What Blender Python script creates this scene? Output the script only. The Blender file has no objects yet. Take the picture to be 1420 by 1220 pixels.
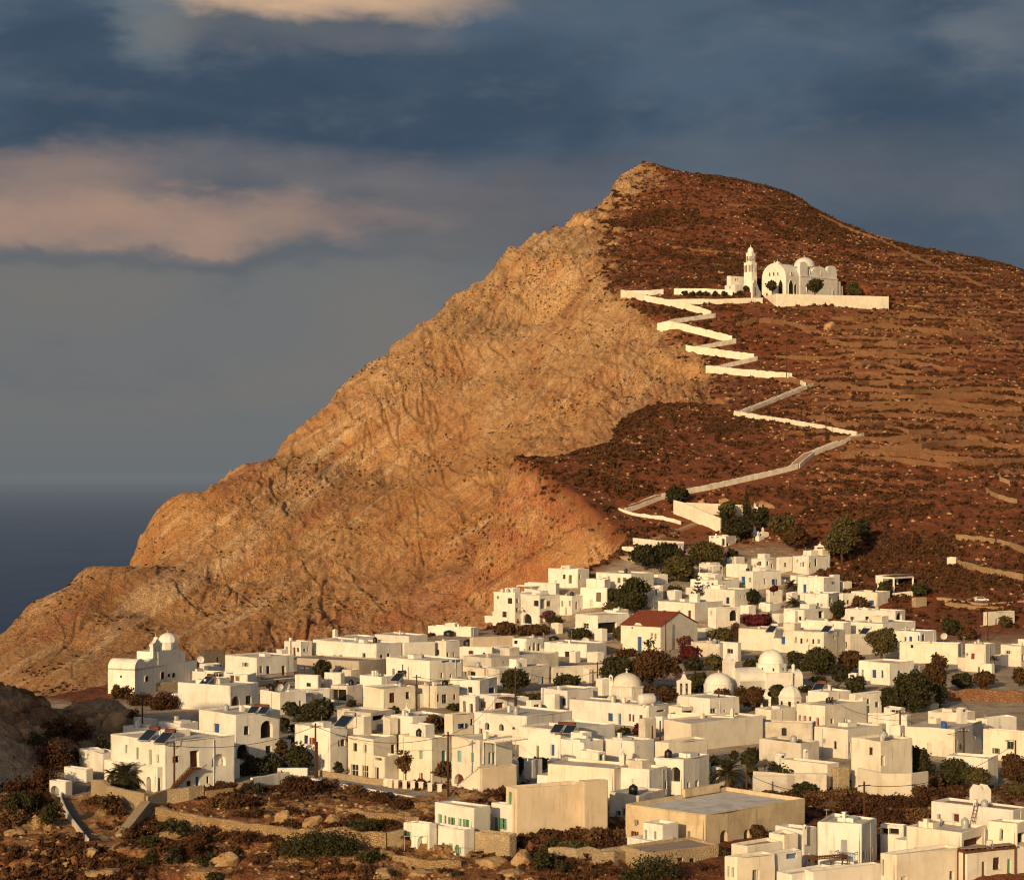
import bpy, math, random
import numpy as np
from mathutils import Vector
rnd = random.Random(7)
npr = np.random.RandomState(11)
SC = bpy.context.scene
COL = SC.collection
F = 3000.0          # focal length in photo pixels
HX, HY = 710.0, 655.0   # principal column, horizon row

def P(px, py, D):
    return ((px-HX)/F*D, D, (HY-py)/F*D)

# ------------------------------------------------------------------ noise
_perm = npr.permutation(256).astype(np.int32)
_perm = np.concatenate([_perm, _perm, _perm])
_g = npr.normal(size=(256, 3)).astype(np.float32)
_g /= np.linalg.norm(_g, axis=1)[:, None]

def pn(x, y, z):
    x = np.asarray(x, np.float32); y = np.asarray(y, np.float32); z = np.asarray(z, np.float32)
    x, y, z = np.broadcast_arrays(x, y, z)
    xi = np.floor(x).astype(np.int32); yi = np.floor(y).astype(np.int32); zi = np.floor(z).astype(np.int32)
    xf = x-xi; yf = y-yi; zf = z-zi
    xi &= 255; yi &= 255; zi &= 255
    u = xf*xf*xf*(xf*(xf*6-15)+10); v = yf*yf*yf*(yf*(yf*6-15)+10); w = zf*zf*zf*(zf*(zf*6-15)+10)
    def gr(ix, iy, iz, fx, fy, fz):
        h = _perm[_perm[_perm[ix]+iy]+iz]
        g = _g[h]
        return g[..., 0]*fx+g[..., 1]*fy+g[..., 2]*fz
    x1 = xi+1; y1 = yi+1; z1 = zi+1
    a = gr(xi, yi, zi, xf, yf, zf); b = gr(x1, yi, zi, xf-1, yf, zf)
    c = gr(xi, y1, zi, xf, yf-1, zf); d = gr(x1, y1, zi, xf-1, yf-1, zf)
    e = gr(xi, yi, z1, xf, yf, zf-1); f = gr(x1, yi, z1, xf-1, yf, zf-1)
    g = gr(xi, y1, z1, xf, yf-1, zf-1); h = gr(x1, y1, z1, xf-1, yf-1, zf-1)
    a = a+u*(b-a); c = c+u*(d-c); e = e+u*(f-e); g = g+u*(h-g)
    a = a+v*(c-a); e = e+v*(g-e)
    return (a+w*(e-a))*1.5

def fbm(x, y, z, o=4, gain=.5, ridged=False):
    s = 0; amp = 1.0; tot = 0
    for i in range(o):
        n = pn(x*2**i+i*17.3, y*2**i+i*5.1, z*2**i+i*9.7)
        if ridged:
            n = 1-2*np.abs(n)
        s = s+n*amp; tot += amp; amp *= gain
    return s/tot

def sstep(a, b, x):
    t = np.clip((x-a)/(b-a), 0, 1)
    return t*t*(3-2*t)

# ------------------------------------------------------------------ terrain
class TPS:
    def __init__(s, pts, lam=2.0):
        p = np.array(pts, float); s.xy = p[:, :2]; z = p[:, 2]; n = len(p)
        K = s.k(((s.xy[:, None]-s.xy[None])**2).sum(-1))+np.eye(n)*lam
        Q = np.c_[np.ones(n), s.xy/500.0]
        A = np.zeros((n+3, n+3)); A[:n, :n] = K; A[:n, n:] = Q; A[n:, :n] = Q.T
        r = np.linalg.solve(A, np.r_[z, 0, 0, 0]); s.w = r[:n]; s.c = r[n:]
    def k(s, r2):
        return np.sqrt(r2+25.0)*1.0
    def __call__(s, X, Y):
        X = np.asarray(X, float); Y = np.asarray(Y, float); sh = X.shape
        X = X.ravel(); Y = Y.ravel(); out = np.empty(len(X))
        for i in range(0, len(X), 200000):
            x = X[i:i+200000]; y = Y[i:i+200000]
            acc = s.c[0]+s.c[1]*x/500+s.c[2]*y/500
            for (a, b), w in zip(s.xy, s.w):
                acc = acc+w*np.sqrt((x-a)**2+(y-b)**2+25.0)
            out[i:i+200000] = acc
        return out.reshape(sh)

def vd(y): return 129000.0/(y-655)
Spx = []
for x in (-350, 0, 300, 600, 900, 1200, 1420, 1800):
    Spx.append((x, 1110, vd(1110)))
    Spx.append((x, 1000, vd(1000)))
for x, d in ((-350, 255), (0, 250), (300, 246), (600, 242), (900, 234), (1150, 230), (1420, 226), (1800, 226)):
    Spx.append((x, 1220, d))
    Spx.append((x, 1160, (d+18 if x < 700 else d+26)))
for x in (170, 400, 700, 1000, 1200, 1420, 1800):
    Spx.append((x, 940, vd(940)))
Spx += [(300, 905, 515), (500, 885, 560), (700, 880, 575), (900, 880, 572), (1050, 890, 545), (1250, 890, 545), (1420, 890, 540),
 (1100, 850, 592), (1250, 830, 600), (1420, 830, 595), (700, 862, 612), (850, 775, 652), (860, 820, 610), (1000, 800, 640), (1120, 790, 640), (1330, 780, 640), (1420, 770, 640),
 (1000, 745, 680), (872, 745, 672), (870, 706, 700), (940, 720, 692), (1200, 700, 705), (1420, 690, 705), (800, 690, 697), (715, 640, 742), (1195, 605, 772), (1050, 640, 748),
 (850, 615, 765), (1010, 580, 812), (1125, 535, 857), (1420, 570, 830), (980, 516, 887), (1110, 520, 880), (1250, 490, 905), (1420, 480, 930), (915, 455, 932), (1040, 495, 905), (985, 435, 950),
 (870, 408, 985), (1000, 412, 975), (1075, 428, 962), (1232, 437, 972), (1100, 405, 985), (1200, 405, 1000), (1420, 425, 1020), (1000, 360, 1070), (1250, 370, 1090), (850, 350, 1075),
 (900, 228, 1250), (930, 236, 1252), (860, 242, 1235), (820, 295, 1165), (1000, 250, 1265), (1100, 275, 1255), (1200, 333, 1225), (1300, 365, 1200), (1420, 380, 1180), (1650, 450, 1100), (1750, 700, 760)]
Spts = [P(*p) for p in Spx]
for x in (-60, -20, 20, 60): Spts.append((x, 150, -62)); Spts.append((x, 40, -64))
for i, (px, py, D) in enumerate([(900, 228, 1250), (1000, 250, 1265), (1100, 275, 1255), (1200, 333, 1225), (1300, 365, 1200), (1420, 380, 1180), (1650, 450, 1100)]):
    a = P(px, py, D)
    Spts.append((a[0], a[1]+80, a[2]-22)); Spts.append((a[0]*1.1, a[1]+350, a[2]-170))
crest = [(800, 300, 1163), (740, 335, 1125), (690, 368, 1090), (625, 420, 1055), (560, 470, 1020), (480, 540, 980), (400, 612, 935), (300, 684, 885), (218, 730, 850), (195, 752, 840), (187, 800, 820), (100, 826, 770), (35, 850, 738), (0, 878, 716), (-120, 945, 690)]
mid = [(820, 400, 1025), (855, 500, 905), (750, 450, 1025), (650, 520, 955), (780, 560, 880), (850, 607, 800), (920, 560, 850), (600, 650, 870), (700, 640, 835), (500, 750, 805), (400, 780, 785), (300, 800, 775),
 (500, 650, 890), (400, 690, 850), (300, 735, 815), (200, 850, 735), (690, 760, 765), (600, 780, 785), (100, 900, 690), (760, 760, 735), (760, 840, 700), (0, 940, 655),
 (50, 970, 620), (200, 935, 645), (400, 885, 700), (550, 872, 712), (680, 860, 705), (840, 778, 705)]
low = [(400, 1000, 590), (100, 1080, 520), (600, 950, 630), (-200, 1080, 540), (760, 900, 650)]
fake = [P(*p) for p in ((600, 650, 870), (650, 520, 955), (400, 780, 785), (690, 760, 765), (200, 850, 735), (500, 650, 890), (100, 900, 690), (750, 450, 1025))]
Spts += [(x, y, z+22) for x, y, z in fake]
Ssurf = TPS(Spts)
Cpts = [P(*p) for p in crest+mid+low]
for px, py, D in crest:
    a = P(px, py, D)
    Cpts.append((a[0]-8, a[1]+60, a[2]-55)); Cpts.append((a[0]-30, a[1]+260, a[2]-260))
for px, py, D, dz in [(985, 520, 885, 0), (935, 470, 925, 0), (880, 430, 970, 0), (838, 372, 1055, 0), (815, 310, 1150, 0), (860, 243, 1233, 1),
                      (1000, 480, 905, 16), (1100, 400, 985, 60), (950, 400, 1000, 22), (1000, 300, 1170, 45), (900, 228, 1250, 8), (1060, 600, 790, 45), (920, 330, 1110, 25), (1000, 230, 1330, 20)]:
    a = P(px, py, D)
    Cpts.append((a[0], a[1], float(Ssurf(np.array([a[0]]), np.array([a[1]]))[0])+dz))
Csurf = TPS(Cpts)
poly = [P(*p)[:2] for p in ((-60, 985, 420), (60, 975, 420), (130, 985, 405), (150, 965, 425), (205, 930, 452), (285, 905, 484), (400, 887, 524), (550, 873, 563), (680, 862, 603), (760, 842, 632), (845, 778, 652), (872, 746, 672),
        (800, 690, 698), (740, 655, 730), (713, 640, 742), (780, 622, 757), (850, 612, 768), (1010, 578, 815))]
poly = [(-600, 420)]+poly+[(180, 1000), (900, 1700), (900, -50), (-600, -50)]
poly = np.array(poly)

def poly_sd(X, Y):
    """signed distance: negative inside"""
    d2 = np.full(X.shape, 1e18); ins = np.zeros(X.shape, bool)
    n = len(poly)
    for i in range(n):
        ax, ay = poly[i]; bx, by = poly[(i+1) % n]
        ex, ey = bx-ax, by-ay
        t = np.clip(((X-ax)*ex+(Y-ay)*ey)/(ex*ex+ey*ey), 0, 1)
        d2 = np.minimum(d2, (X-ax-t*ex)**2+(Y-ay-t*ey)**2)
        c = ((ay > Y) != (by > Y)) & (X < ex*(Y-ay)/(ey if ey else 1e-9)+ax)
        ins ^= c
    d = np.sqrt(d2)
    return np.where(ins, -d, d)

BUMPS = [(-76, 318, 9.5, 10, 16), (-90, 342, 8, 12, 14), (-66, 352, 5.0, 6, 8), (-52, 258, 1.2, 8, 6)]
def base_z(X, Y, full=False):
    S = Ssurf(X, Y); C = Csurf(X, Y); d = poly_sd(X, Y)
    for bx, by, h, rx, ry in BUMPS:
        S = S+h*np.exp(-((X-bx)/rx)**2-((Y-by)/ry)**2)
    S = S+66*np.exp(-((X+142)/28)**4-((Y-185)/36)**4)  # unseen flat-topped hill added left of the view to shade the left rocks
    jag = 3*fbm(X/14, Y/14, 0*X, 3)
    dd = np.maximum(d+jag*sstep(3, 9, np.abs(d)+3)*.8, 0)
    k = 1.7
    near = S-k*dd-2.0*sstep(0, 2.5, dd)
    far = np.minimum(S, C)
    Z = np.where(d < 0, S, np.maximum(near, far))
    Z = np.maximum(Z, -300)
    if not full: return Z
    rock = np.where(d < 0, 0.0, np.where(near > far, sstep(0, 3, dd), sstep(-1.0, 3.0, S-C)))
    return Z, rock, d

NU, NV = 1000, 1150
uf = np.linspace(-0.262, 0.262, NU)
uu = np.concatenate([np.linspace(-0.75, -0.268, 50), uf, np.linspace(0.268, 0.6, 40)])
ln = np.concatenate([np.linspace(math.log(25), math.log(205), 60)[:-1], np.linspace(math.log(205), math.log(1330), NV), np.linspace(math.log(1340), math.log(2000), 30)])
yy = np.exp(ln)
U, V = np.meshgrid(uu, yy)
GX = U*V; GY = V
GZ, GR, GD = base_z(GX, GY, True)

def hz(X, Y):
    """bilinear ground height (before fine detail)"""
    X = np.atleast_1d(np.asarray(X, float)); Y = np.atleast_1d(np.asarray(Y, float))
    fu = np.interp(X/Y, uu, np.arange(len(uu))); fv = np.interp(np.log(Y), ln, np.arange(len(ln)))
    i = np.clip(fu.astype(int), 0, len(uu)-2); j = np.clip(fv.astype(int), 0, len(ln)-2)
    a = fu-i; b = fv-j
    return (HZ[j, i]*(1-a)+HZ[j, i+1]*a)*(1-b)+(HZ[j+1, i]*(1-a)+HZ[j+1, i+1]*a)*b
HZ = GZ
_Ds = np.exp(np.linspace(math.log(160), math.log(1320), 2600))
def hit(px, py, h=0.0):
    """first point along the sight line that is h above the ground"""
    X = (px-HX)/F*_Ds; Zr = (HY-py)/F*_Ds
    df = Zr-hz(X, _Ds)-h
    k = np.where(df <= 0)[0]
    k = k[0] if len(k) and k[0] > 0 else int(np.argmin(np.abs(df)))
    if k > 0 and df[k-1] > 0 >= df[k]:
        t = df[k-1]/(df[k-1]-df[k]); D = _Ds[k-1]+t*(_Ds[k]-_Ds[k-1])
    else: D = _Ds[k]
    return Vector(((px-HX)/F*D, D, (HY-py)/F*D))

def TPX(t, x, y):
    a = dict(I=(840, 330, 3.381), A=(0, 850, 3.2975), B=(380, 840, 4.1765))[t]; return a[0]+x/a[2], a[1]+y/a[2]
zz = [(85, 268), (190, 292), (505, 366), (250, 425), (600, 485), (378, 528), (698, 568), (476, 625), (880, 660), (955, 695), (618, 828), (1192, 928), (955, 1015), (885, 1075), (480, 1170), (250, 1215), (74, 1271), (365, 1335)]
ZP = [hit(*TPX('I', *q)) for q in zz]
LP = [hit(*TPX('A', *q)) for q in ((478, 722), (430, 752), (368, 790), (336, 850), (352, 905), (385, 960), (425, 1010), (462, 1055))]
def spline(p, n=5):
    out = []
    for i in range(len(p)-1):
        a, b, c_, d = p[max(i-1, 0)], p[i], p[i+1], p[min(i+2, len(p)-1)]
        for k in range(n):
            t = k/n; out.append(.5*((2*b)+(c_-a)*t+(2*a-5*b+4*c_-d)*t*t+(3*b-a-3*c_+d)*t**3))
    return out+[p[-1]]
LP = spline(LP)
RP = [hit(*TPX('B', *q)) for q in ((150, 990), (250, 1003), (380, 1026), (560, 1060), (700, 1086), (860, 1112), (1060, 1142))]
pathd = np.full(GX.shape, 99.0)
for a_, b_ in list(zip(ZP, ZP[1:]))+list(zip(LP, LP[1:]))+list(zip(RP, RP[1:])):
    e_ = b_-a_; t_ = np.clip(((GX-a_.x)*e_.x+(GY-a_.y)*e_.y)/(e_.x**2+e_.y**2), 0, 1); pathd = np.minimum(pathd, np.hypot(GX-a_.x-t_*e_.x, GY-a_.y-t_*e_.y))
pflat = sstep(2.0, 6.0, pathd)
# level ground of the church terrace
_tc = hit(990+455/5.259, 330+506/5.259); _th = (HY-(330+407/5.259))/F*_tc.y-_tc.z; _ta = math.radians(74)
_lx = (GX-_tc.x)*math.sin(_ta)+(GY-_tc.y)*math.cos(_ta); _ly = -(GX-_tc.x)*math.cos(_ta)+(GY-_tc.y)*math.sin(_ta)
_q = (990+1278/5.259-HX)/F; _LX = (_tc.y*_q-_tc.x)/(math.sin(_ta)-_q*math.cos(_ta))
_cap = _tc.z+_th-1.3+1.1*np.maximum(_ly-34, 0)+1.1*np.maximum(_lx-_LX, 0)+1.6*np.maximum(-_lx, 0)
GZ = np.where((_ly > .4) & (_ly < 90) & (_lx > -14) & (_lx < _LX+30), np.minimum(GZ, _cap), GZ)
pflat = pflat*np.where((_ly > -2) & (_ly < 40) & (_lx > -3) & (_lx < _LX+3), 0.0, 1.0)
# masks in plan: which ground is what
pxm = HX+F*GX/GY; pym = HY-F*GZ/GY
nz0 = fbm(GX/9, GY/9, GZ/9, 4)
nz1 = fbm(GX/45, GY/45, GZ/45, 3)
rock = np.clip(GR+nz0*1.2*sstep(.02, .5, GR)*(1-sstep(.6, 1, GR)), 0, 1)
xe = np.interp(pym, [228, 260, 300, 350, 400, 430, 470, 520, 560], [912, 884, 846, 832, 848, 884, 930, 985, 1010])
edge = sstep(26, -26, pxm-xe+nz0*75+nz1*14+22*fbm(GX/3.5, GY/3.5, GZ/3.5, 3))*(pym < 560)*(GY > 800)
rock = np.where((GY > 800) & (pym < 560), np.clip(np.maximum(rock*.0, edge), 0, 1), rock)
town = sstep(1125, 1095, pym+25*nz1)*sstep(735, 790, pym+20*nz1)*(1-rock)*sstep(0, -8, GD)
town *= sstep(1500, 1440, pxm)
town *= 1-sstep(1090, 1150, pxm+30*nz0)*sstep(905, 870, pym)
fore = sstep(1085, 1110, pym+14*nz0)*sstep(900, 800, pxm)*(GY < 330)
leftrk = np.exp(-((GX+80)/24)**4-((GY-330)/34)**4)*(GD < 0)
red = np.exp(-((GX-12)/62)**2-((GY-720)/60)**2)*sstep(630, 700, pym+20*nz0)*1.1+.45*sstep(-.05, .4, nz1+.3*nz0)
# terraces on the right-hand slope
tmask = sstep(985, 1080, pxm-(pym-430)*.35)*sstep(260, 440, pym)*sstep(740, 640, pym)*(1-rock)*(GY > 640)*sstep(-.25, .25, nz1+.12)*pflat
stp = 3.4+1.4*fbm(GX/120, GY/120, 0*GX+3, 2)
q = GZ/3.1+1.3*fbm(GX/75, GY/75, 0*GX, 3)+.25*fbm(GX/16, GY/16, 0*GX+5, 3)
fr = q-np.floor(q)
GZ = GZ+tmask*((sstep(0, .2, fr)-fr)*2.1)
lr = np.maximum(fore*.9, np.clip(leftrk, 0, 1))
hN = 3.6*fbm(GX/15, GY/11, 0*GX+9, 4); qf = hN/1.0; stp2 = (np.floor(qf)+sstep(0, .18, qf-np.floor(qf)))-hN*.25
GZ = GZ+lr*stp2*.75*sstep(1.5, 5.0, pathd)*sstep(100, 160, GY)
HZ = GZ.copy()
# displacement
gx = np.gradient(GZ, axis=1)/np.maximum(np.gradient(GX, axis=1), 1e-6)
# derivative wrt Y at constant X: dZ/dv corrected for the fan layout
gv = np.gradient(GZ, axis=0)/np.gradient(GY, axis=0)
gy = gv-gx*U
nn = np.sqrt(gx*gx+gy*gy+1)
NX, NY, NZ = -gx/nn, -gy/nn, 1/nn
def strat(X, Y, Z):
    wx = fbm(X/60, Y/140, Z/60, 3)*16
    al = X*.82+Z*.57; ac = -X*.57+Z*.82+wx
    return fbm(al/38, ac/4.2, Y/160, 5, .6)+.6*fbm(al/70, ac/11, Y/160, 3, ridged=True)
big = fbm(GX/40, GY/110, GZ/46, 4, ridged=True)
g1 = fbm(GX/50, GY/140, GZ/50, 3)*9
gul = fbm((-GX*.80+GZ*.60+g1)/11, GY/200, (GX*.60+GZ*.80)/42, 5, .6, ridged=True)
st = strat(GX, GY, GZ)
rg = fbm(GX/6, GY/14, GZ/6, 6, .62, ridged=True)
upper = sstep(560, 720, pxm+.15*(700-pym))*sstep(780, 560, pym)
cl = rock*(GY > 430)
def slabs(ang, per, wob, seed):
    ca, sa = math.cos(math.radians(ang)), math.sin(math.radians(ang))
    al = GX*ca+GZ*sa; ac = -GX*sa+GZ*ca
    q_ = ac/per+wob*fbm(al/(per*5), ac/(per*2.2), GY/160+seed, 4)
    f_ = q_-np.floor(q_)
    k_ = fbm(al/(per*3.5), np.floor(q_)*3.7+seed, GY/200, 2)
    return (f_-.5)*sstep(-.25, .25, k_)
sl = (1-upper)*(3.4*slabs(36, 17, 1.5, 1)+1.5*slabs(39, 5.5, 1.2, 2))+upper*(3.6*slabs(61, 15, 1.6, 3)+1.6*slabs(55, 5, 1.4, 4))
sl = sl+1.3*slabs(-28, 11, 1.6, 5)
cr = np.abs(fbm(GX/22+.01*GZ, GY/220, GZ/70, 4)); crk = sstep(.030, .0, cr)
cr2 = np.abs(fbm((GX*.8+GZ*.6)/16, GY/200, (GZ*.8-GX*.6)/45, 4)); crk = np.maximum(crk, .6*sstep(.028, .0, cr2))
dc = 2.6*(big-.3)+(.5+1.6*upper)*(gul-.2)+(1.3-.5*upper)*st+1.5*(rg-.2)+sl-1.5*crk*sstep(-.1, .3, nz1)
dc = dc-(dc*cl).sum()/cl.sum()
damp = 1-.6*sstep(60, 10, np.abs(GX+150))
disp = cl*dc*damp
fr2 = fbm(GX/5.5, GY/5.5, GZ/3, 5, .55, ridged=True)
led = fbm(GX/14, GY/14, GZ/1.1+fbm(GX/10, GY/10, 0*GX, 2), 3)
lk = np.clip(leftrk, 0, 1); disp = disp+lr*(.9*(fr2-.25)+.45*led)+lk*(1.9*(fbm(GX/9, GY/9, GZ/7, 5, .6, ridged=True)-.3)+1.0*(fbm(GX/3, GY/3, GZ/2.2, 4, .6, ridged=True)-.3))*sstep(1.5, 4.0, pathd)
soil = (1-np.maximum(rock, lr))*(1-town)
disp = disp+soil*(.9*fbm(GX/9, GY/9, GZ/9, 4)+.35*(fbm(GX/3, GY/3, GZ/3, 3)))*pflat
disp = disp+town*.15*nz0
fade = sstep(100, 160, GY)
disp *= fade
VX = GX+NX*disp; VY = GY+NY*disp; VZ = GZ+NZ*disp

def mesh_np(name, verts, quads, smooth=True):
    me = bpy.data.meshes.new(name)
    me.vertices.add(len(verts)); me.vertices.foreach_set('co', np.ascontiguousarray(verts, np.float32).ravel())
    n, k = quads.shape
    me.loops.add(n*k); me.loops.foreach_set('vertex_index', np.ascontiguousarray(quads, np.int32).ravel())
    me.polygons.add(n); me.polygons.foreach_set('loop_start', np.arange(0, n*k, k, dtype=np.int32))
    try: me.polygons.foreach_set('loop_total', np.full(n, k, np.int32))
    except Exception: pass
    if smooth: me.polygons.foreach_set('use_smooth', np.ones(n, bool))
    me.update(calc_edges=True)
    return me
R_, C_ = GX.shape
idx = np.arange(R_*C_).reshape(R_, C_)
quads = np.stack([idx[:-1, :-1], idx[:-1, 1:], idx[1:, 1:], idx[1:, :-1]], -1).reshape(-1, 4)
ter_me = mesh_np('terrain', np.stack([VX, VY, VZ], -1).reshape(-1, 3), quads)
red = np.where(rock > .45, np.clip(red, 0, 1), tmask*sstep(.30, .16, fr)*sstep(.0, .04, fr)*.75)
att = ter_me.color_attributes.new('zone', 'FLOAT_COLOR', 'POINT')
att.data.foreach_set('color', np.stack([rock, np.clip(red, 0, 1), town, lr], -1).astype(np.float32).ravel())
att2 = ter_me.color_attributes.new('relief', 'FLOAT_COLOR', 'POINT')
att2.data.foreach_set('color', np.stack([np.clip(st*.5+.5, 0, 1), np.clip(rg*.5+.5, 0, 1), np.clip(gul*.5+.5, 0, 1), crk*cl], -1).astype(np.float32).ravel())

# ------------------------------------------------------------------ materials
class NT:
    def __init__(s, name):
        s.m = bpy.data.materials.new(name); s.m.use_nodes = True
        s.t = s.m.node_tree; s.n = s.t.nodes; s.l = s.t.links
        s.b = s.n['Principled BSDF']; s.b.inputs['Specular IOR Level'].default_value = .2
        s.b.inputs['Roughness'].default_value = .85
    def new(s, ty, **kw):
        n = s.n.new(ty)
        for k, v in kw.items(): setattr(n, k, v)
        return n
    def put(s, sock, v):
        if isinstance(v, bpy.types.NodeSocket): s.l.new(v, sock)
        elif isinstance(v, (tuple, list)) and len(v) == 3 and sock.type == 'RGBA': sock.default_value = (*v, 1)
        else: sock.default_value = v
    def math(s, op, a, b=0.0, c=None, clamp=False):
        n = s.new('ShaderNodeMath', operation=op, use_clamp=clamp); s.put(n.inputs[0], a); s.put(n.inputs[1], b)
        if c is not None: s.put(n.inputs[2], c)
        return n.outputs[0]
    def mix(s, f, a, b, bt='MIX'):
        n = s.new('ShaderNodeMix', data_type='RGBA', blend_type=bt)
        s.put(n.inputs[0], f); s.put(n.inputs[6], a); s.put(n.inputs[7], b)
        return n.outputs[2]
    def rng(s, v, a, b, c=0.0, d=1.0, smooth=True):
        n = s.new('ShaderNodeMapRange', interpolation_type='SMOOTHSTEP' if smooth else 'LINEAR')
        for i, q in enumerate((v, a, b, c, d)): s.put(n.inputs[i], q)
        return n.outputs[0]
    def geo(s):
        return s.new('ShaderNodeNewGeometry').outputs['Position']
    def obj(s):
        return s.new('ShaderNodeTexCoord').outputs['Object']
    def mapv(s, v, sc, loc=(0, 0, 0)):
        n = s.new('ShaderNodeMapping'); s.put(n.inputs[0], v); n.inputs['Scale'].default_value = sc; n.inputs['Location'].default_value = loc
        return n.outputs[0]
    def noise(s, v, sc, det=4, rough=.55, dist=0.0, col=False):
        n = s.new('ShaderNodeTexNoise'); s.put(n.inputs['Vector'], v); n.inputs['Scale'].default_value = sc
        n.inputs['Detail'].default_value = det; n.inputs['Roughness'].default_value = rough; n.inputs['Distortion'].default_value = dist
        return n.outputs['Color' if col else 'Fac']
    def vor(s, v, sc, feat='F1', out='Distance'):
        n = s.new('ShaderNodeTexVoronoi', feature=feat); s.put(n.inputs['Vector'], v); n.inputs['Scale'].default_value = sc
        return n.outputs[out]
    def bump(s, h, st=.5, dist=.1):
        n = s.new('ShaderNodeBump'); n.inputs['Strength'].default_value = st; n.inputs['Distance'].default_value = dist
        s.put(n.inputs['Height'], h); s.l.new(n.outputs[0], s.b.inputs['Normal'])
    def base(s, c): s.put(s.b.inputs['Base Color'], c)

def mat_terrain():
    t = NT('hill_ground'); p = t.geo()
    z = t.new('ShaderNodeVertexColor', layer_name='zone'); zs = t.new('ShaderNodeSeparateColor'); t.l.new(z.outputs[0], zs.inputs[0])
    r = t.new('ShaderNodeVertexColor', layer_name='relief'); rs = t.new('ShaderNodeSeparateColor'); t.l.new(r.outputs[0], rs.inputs[0])
    n1 = t.noise(p, .030, 5, .6); n2 = t.noise(p, .22, 6, .65); n3 = t.noise(p, .9, 5, .7)
    def rotd(deg, sc):
        m1 = t.new('ShaderNodeMapping'); t.put(m1.inputs[0], p); m1.inputs['Rotation'].default_value = (0, math.radians(deg), 0)
        return t.mapv(m1.outputs[0], sc)
    n4a = t.noise(rotd(37, (.016, .01, .20)), 1.0, 8, .62, .7); n4b = t.noise(rotd(57, (.022, .01, .22)), 1.0, 8, .62, .9)
    xyz = t.new('ShaderNodeSeparateXYZ'); t.put(xyz.inputs[0], p)
    upm = t.rng(t.math('ADD', xyz.outputs[0], t.math('MULTIPLY', xyz.outputs[2], .8)), -40, 50)
    n4 = t.math('ADD', t.math('MULTIPLY', n4a, t.math('SUBTRACT', 1.0, upm)), t.math('MULTIPLY', n4b, upm))
    n5 = t.noise(rotd(40, (.05, .02, .9)), 1.0, 6, .6, .5)
    # golden limestone
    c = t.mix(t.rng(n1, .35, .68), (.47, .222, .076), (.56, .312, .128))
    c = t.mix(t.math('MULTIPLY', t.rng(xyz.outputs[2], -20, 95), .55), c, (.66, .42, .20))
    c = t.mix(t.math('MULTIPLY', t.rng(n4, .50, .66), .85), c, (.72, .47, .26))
    c = t.mix(t.math('MULTIPLY', t.rng(n4, .47, .36), .75), c, (.42, .165, .070))
    c = t.mix(t.math('MULTIPLY', t.rng(n5, .56, .72), .45), c, (.76, .55, .33))
    c = t.mix(t.math('MULTIPLY', t.rng(n5, .44, .30), .55), c, (.33, .125, .055))
    rn = t.noise(rotd(75, (.09, .03, .03)), 1.0, 6, .65, .5); rockf = t.math('MULTIPLY', zs.outputs[1], t.rng(rn, .40, .60, .15, .85)); c = t.mix(rockf, c, (.44, .145, .068))
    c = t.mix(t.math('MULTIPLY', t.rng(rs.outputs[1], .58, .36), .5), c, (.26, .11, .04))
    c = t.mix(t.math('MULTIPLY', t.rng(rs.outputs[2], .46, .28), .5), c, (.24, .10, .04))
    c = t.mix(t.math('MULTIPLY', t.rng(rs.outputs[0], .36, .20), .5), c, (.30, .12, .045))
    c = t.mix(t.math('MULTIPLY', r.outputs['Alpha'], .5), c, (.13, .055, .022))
    gr1 = t.noise(t.mapv(p, (1, .4, 1)), 1.9, 3, .7); gr2 = t.noise(rotd(40, (.5, .2, 2.4)), 1.0, 4, .7)
    c = t.mix(t.math('MULTIPLY', t.rng(gr1, .52, .66), .45), c, (.20, .085, .035)); c = t.mix(t.math('MULTIPLY', t.rng(gr1, .46, .34), .35), c, (.74, .53, .30))
    c = t.mix(t.math('MULTIPLY', t.rng(gr2, .56, .70), .4), c, (.24, .10, .04))
    # fine dark pits and tufts, clustered
    big_ = t.noise(p, .028, 4, .6); v1 = t.vor(t.mapv(p, (1, .45, .8)), .50); v2 = t.vor(t.mapv(p, (1, .45, .8)), 1.25)
    cl1 = t.rng(big_, .42, .60)
    pit = t.math('MULTIPLY', t.rng(v1, .38, .20), t.math('MULTIPLY', t.rng(t.noise(p, .09, 4), .44, .56), t.math('ADD', t.math('MULTIPLY', cl1, .85), .15))); pit2 = t.math('MULTIPLY', t.rng(v2, .36, .20), t.math('ADD', t.math('MULTIPLY', cl1, .75), .25))
    c = t.mix(t.math('MULTIPLY', pit, .92), c, (.06, .026, .012))
    c = t.mix(t.math('MULTIPLY', pit2, .75), c, (.13, .052, .022))
    c = t.mix(t.math('MULTIPLY', t.math('MULTIPLY', t.rng(n3, .52, .64), cl1), .7), c, (.20, .085, .035))
    c = t.mix(t.math('MULTIPLY', t.rng(n2, .58, .72), .4), c, (.74, .54, .30))
    tf = t.math('MULTIPLY', t.rng(t.noise(p, .42, 4, .65), .58, .66), t.rng(t.noise(p, .022, 3), .50, .62))
    c = t.mix(t.math('MULTIPLY', tf, .8), c, (.10, .048, .02))
    # red-brown soil of the slopes
    sl = t.mix(t.rng(n2, .35, .65), (.175, .054, .022), (.25, .086, .036))
    sl = t.mix(t.rng(n1, .4, .65), sl, (.225, .067, .025))
    sl = t.mix(t.math('MULTIPLY', t.rng(n3, .60, .70), .6), sl, (.38, .21, .11))
    sl = t.mix(t.math('MULTIPLY', zs.outputs[1], t.rng(n2, .30, .55)), sl, t.mix(t.rng(n3, .4, .6), (.22, .10, .05), (.33, .17, .09)))
    ts = t.mix(t.rng(n2, .3, .7), (.62, .50, .37), (.40, .28, .18))
    c2 = t.mix(zs.outputs[2], sl, ts)
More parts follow.
